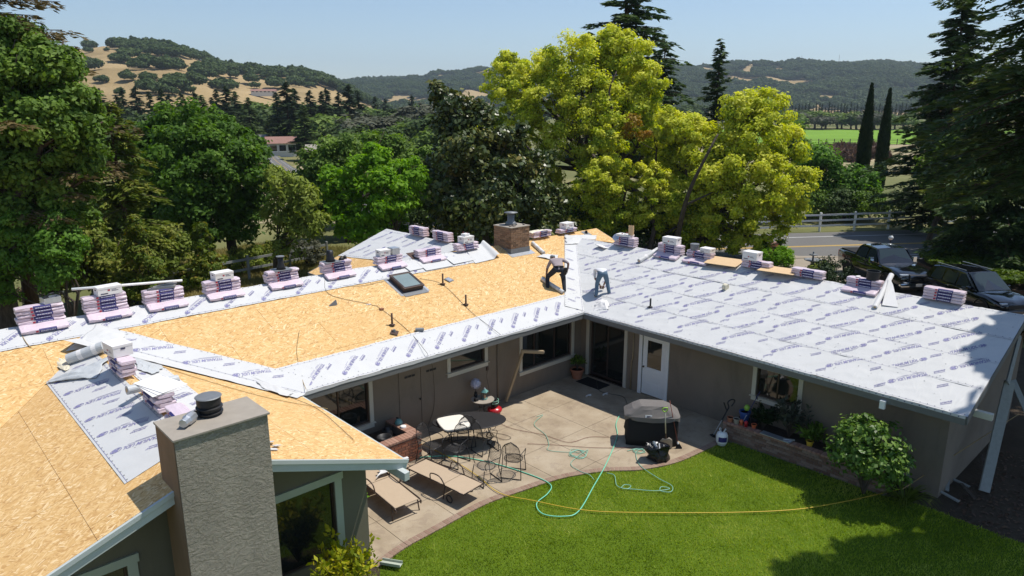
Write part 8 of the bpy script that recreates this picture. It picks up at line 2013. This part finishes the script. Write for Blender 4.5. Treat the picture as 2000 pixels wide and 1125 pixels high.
for s_ in (-1, 1):
    for xa, xb in ((-1.05, -.22), (-.15, .48)):
        quadp('side_window', [(xa, s_ * .985, 1.29), (xb + (.38 if xb > 0 else 0), s_ * .985, 1.29), (xb, s_ * .815, 1.83), (xa + .06, s_ * .815, 1.83)], 'car_glass', pk)
        m_ = MB().tube([(xa, s_ * .99, 1.275), (xb + (.38 if xb > 0 else 0), s_ * .99, 1.275)], .012, 5); m_.build('window_trim', 'chrome', pk)
        MB().box((xb - .18, s_ * 1.0 - .012, 1.08), (xb - .02, s_ * 1.0 + .012, 1.11)).build('door_handle', 'chrome', pk)
    MB().tube([(.62, s_ * .98, 1.3), (.62, s_ * 1.08, 1.33)], .02, 5).box((.54, s_ * 1.16 - .10, 1.24), (.70, s_ * 1.16 + .10, 1.52)).build('mirror', 'chrome', pk, bevel=.03)
    for x_ in (-1.85, 1.80): vehicle_wheel(pk, x_, s_ * .86, .42, .28)
    for x_ in (-1.85, 1.80):   # wheel arches: dark lips
        MB().tube([(x_ + .50 * math.cos(a), s_ * 1.0, .44 + .50 * math.sin(a)) for a in np.linspace(0, math.pi, 13)], .028, 6).build('wheel_arch', 'black_plastic', pk, smooth=True)
        MB().lathe([(.001, 0), (.47, 0), (.47, .012), (.001, .012)], 24, (x_, s_ * .992, .45), axis=(0, 1, 0)).build('wheel_well', 'black_plastic', pk)
    MB().box((2.52, s_ * .68 - .2, .92), (2.80, s_ * .68 + .2, 1.08)).build('headlight', 'headlight_glass', pk, bevel=.03)
    MB().box((2.78, s_ * .62 - .12, .60), (2.90, s_ * .62 + .12, .70)).build('fog_light', 'headlight_glass', pk, bevel=.02)
    MB().box((-2.97, s_ * .88 - .07, .85), (-2.88, s_ * .88 + .07, 1.22)).build('tail_light', 'print_red', pk, bevel=.02)
MB().box((2.74, -.46, .72), (2.86, .46, 1.06)).build('grille', 'black_plastic', pk, bevel=.03)
for z_ in (.78, .85, .92, .99): MB().box((2.86, -.44, z_), (2.885, .44, z_ + .035)).build('grille_bar', 'chrome', pk, bevel=.008)
MB().box((2.72, -.92, .48), (2.95, .92, .66)).build('bumper', 'chrome', pk, bevel=.05); MB().box((2.70, -.8, .32), (2.86, .8, .48)).build('air_dam', 'black_plastic', pk, bevel=.03)
MB().box((2.95, -.16, .50), (2.962, .16, .64)).build('number_plate', 'carton_white', pk, bevel=.004)
MB().box((-3.05, -.9, .48), (-2.92, .9, .64)).build('bumper', 'chrome', pk, bevel=.04)
MB().box((-2.80, -.86, 1.325), (-1.32, .86, 1.36)).build('bed_cover', 'black_cloth', pk, bevel=.01)
MB().lathe([(.03, 0), (.05, .02), (.02, .06)], 8, (-.6, 0, 1.97)).build('roof_antenna', 'black_plastic', pk)
# suv
sa_, sb_ = onz(1842, 590)[:2], onz(1990, 640)[:2]; sd = unit(sb_ - sa_); sd = unit(vd_ * .8 + sd * .9); sc_ = onz(1925, 608)[:2] + np.array([.4, .6])
sv = empty('suv', (sc_[0], sc_[1], .01), 'black sport utility car at the right edge, roof dusty in the shade', 'car', None, math.atan2(sd[1], sd[0]))
body_loft(sv, [(-2.35, sec(.55, .95, .84)), (-2.25, sec(.40, 1.05, .92)), (-1.4, sec(.36, 1.06, .95)), (0, sec(.34, 1.04, .95)), (.9, sec(.34, 1.02, .95)), (1.5, sec(.36, .99, .94)), (2.1, sec(.38, .88, .90)), (2.38, sec(.50, .74, .80))], 'car_black', flat=True)
def gs_(x, z, w, zb=.98): return [(x, y, zz) for y, zz in ((0, zb), (.91, zb), (.90, zb + .05), (w, z - .05), (w * .92, z), (0, z + .03))]
rr_ = [gs_(-2.28, 1.10, .88), gs_(-1.95, 1.60, .74), gs_(-1.5, 1.70, .72), gs_(-.6, 1.74, .72), gs_(.15, 1.70, .71), gs_(1.05, 1.05, .86)]
loft([r_ + [(x, -y, z) for x, y, z in r_[::-1]] for r_ in rr_]).build('cab', 'car_black', sv, smooth=False)
quadp('windscreen', [(1.03, .80, 1.075), (1.03, -.80, 1.075), (.21, -.66, 1.70), (.21, .66, 1.70)], 'car_glass', sv); quadp('rear_window', [(-2.26, .74, 1.15), (-1.98, .64, 1.57), (-1.98, -.64, 1.57), (-2.26, -.74, 1.15)], 'car_glass', sv)
for s_ in (-1, 1):
    for xa, xb, xc in ((-1.85, -1.15, -1.7), (-1.08, -.28, -1.02), (-.20, .72, -.16)): quadp('side_window', [(xa, s_ * .91, 1.07), (xb, s_ * .91, 1.07), (min(xb, .12), s_ * .742, 1.60), (xc, s_ * .742, 1.60)], 'car_glass', sv)
    MB().tube([(-1.8, s_ * .66, 1.76), (.0, s_ * .66, 1.76)], .018, 6).build('roof_rail', 'galvanised', sv)
    MB().box((.55, s_ * .98 - .09, 1.03), (.72, s_ * .98 + .09, 1.18)).build('mirror', 'car_black', sv, bevel=.03)
    for x_ in (-1.42, 1.45): vehicle_wheel(sv, x_, s_ * .80, .36, .24); MB().tube([(x_ + .42 * math.cos(a), s_ * .95, .38 + .42 * math.sin(a)) for a in np.linspace(0, math.pi, 13)], .022, 6).build('wheel_arch', 'black_plastic', sv, smooth=True); MB().lathe([(.001, 0), (.40, 0), (.40, .012), (.001, .012)], 24, (x_, s_ * .938, .38), axis=(0, 1, 0)).build('wheel_well', 'black_plastic', sv)
    MB().box((2.12, s_ * .62 - .16, .70), (2.34, s_ * .62 + .16, .82)).build('headlight', 'headlight_glass', sv, bevel=.03)
    for x_ in (-.75, .12): MB().box((x_, s_ * .955 - .01, .92), (x_ + .16, s_ * .955 + .01, .95)).build('door_handle', 'chrome', sv)
MB().box((2.28, -.45, .55), (2.40, .45, .74)).build('grille', 'black_plastic', sv, bevel=.02); MB().box((2.2, -.85, .34), (2.46, .85, .52)).build('bumper', 'car_black', sv, bevel=.04)

# brick pillars with globe lamps, fountain
def pillar(u, v, ztop, label, w_=.62, lamp=True, planter=False):
    d_ = onz(u, v, ztop); t_ = empty('brick_pillar', (d_[0], d_[1], 0), label, 'pillar', None, YAW - math.pi / 2)
    MB().box((-w_/2 + .012, -w_/2 + .012, -.1), (w_/2 - .012, w_/2 - .012, ztop - .08)).build('mortar_core', 'mortar', t_)
    for r_ in range(int((ztop - .08) / .075)):
        for k in range(3):
            x_ = -w_/2 + (k + .5) * w_/3; brick(round(w_/3 - .012, 2), .10, .064, 'brick_red', t_, (x_, -w_/2 + .046, r_ * .075)); brick(.10, round(w_/3 - .012, 2), .064, 'brick_red', t_, (-w_/2 + .046, x_, r_ * .075))
    MB().box((-w_/2 - .05, -w_/2 - .05, ztop - .08), (w_/2 + .05, w_/2 + .05, ztop)).build('cap', 'brick_cap', t_, bevel=.01)
    return t_, (d_[0], d_[1], ztop)
t_, tp = pillar(1738, 480, 1.5, 'brick gate pillar right behind the pickup')
t_ = empty('globe_lamp', tp, 'globe lamp on a short iron stem on the pillar behind the pickup', 'lamp'); MB().lathe([(.10, 0), (.03, .05), (.02, .30), (.06, .33)], 12).build('stem', 'black_metal', t_, smooth=True); MB().lathe([(.05, .33), (.13, .42), (.13, .50), (.05, .60)], 16).build('globe', 'globe_glass', t_, smooth=True); MB().lathe([(.07, .60), (.03, .66), (.01, .72)], 10).build('finial', 'black_metal', t_)
t_, tp = pillar(1524, 484, .9, 'brick gate pillar under the yellow-green tree, behind the clipped shrub'); leafplant('pillar_plant', tp, 'spiky plant in the pot on the pillar under the yellow-green tree', 10, 1, 'leaf_oak', 431, .16, .45, .25)
w0_, w1_ = onz(1495, 500)[:2], onz(1525, 492)[:2]; brick_wall('brick_wall', 'low brick wall running left from the pillar under the yellow-green tree', (w0_[0], w0_[1]), (w1_[0], w1_[1]), .7, .25, 'wall', 'brick_red')
pf = onz(1585, 532); t_ = empty('fountain', (pf[0], pf[1], 0), 'small tiered stone bird bath fountain left of the pickup', 'fountain')
MB().lathe([(.28, 0), (.25, .10), (.12, .18), (.09, .55), (.12, .60)], 16).build('pedestal', 'lead_grey', t_, smooth=True); MB().lathe([(.10, .60), (.45, .70), (.47, .75), (.40, .73), (.05, .66)], 20).build('basin', 'lead_grey', t_, smooth=True); MB().lathe([(.05, .66), (.05, .95), (.22, 1.0), (.23, 1.04), (.04, 1.02), (.05, 1.15), (.02, 1.22)], 14).build('upper_basin', 'lead_grey', t_, smooth=True)
b = onz(1600, 535); shrub('ground_shrub', (b[0] , b[1], 0), .9, .5, .35, 'leaf_willow', 'low green plants at the foot of the fountain', 440, .08, 50, 40)
b = onz(1640, 553); shrub('dark_hedge', (b[0] - 1.5, b[1], 0), 2.2, .8, .75, 'leaf_cypress', 'dark hedge between the roof ridge and the pickup', 441, .08, 60, 70)
p = onz(1555, 620, 2.4)
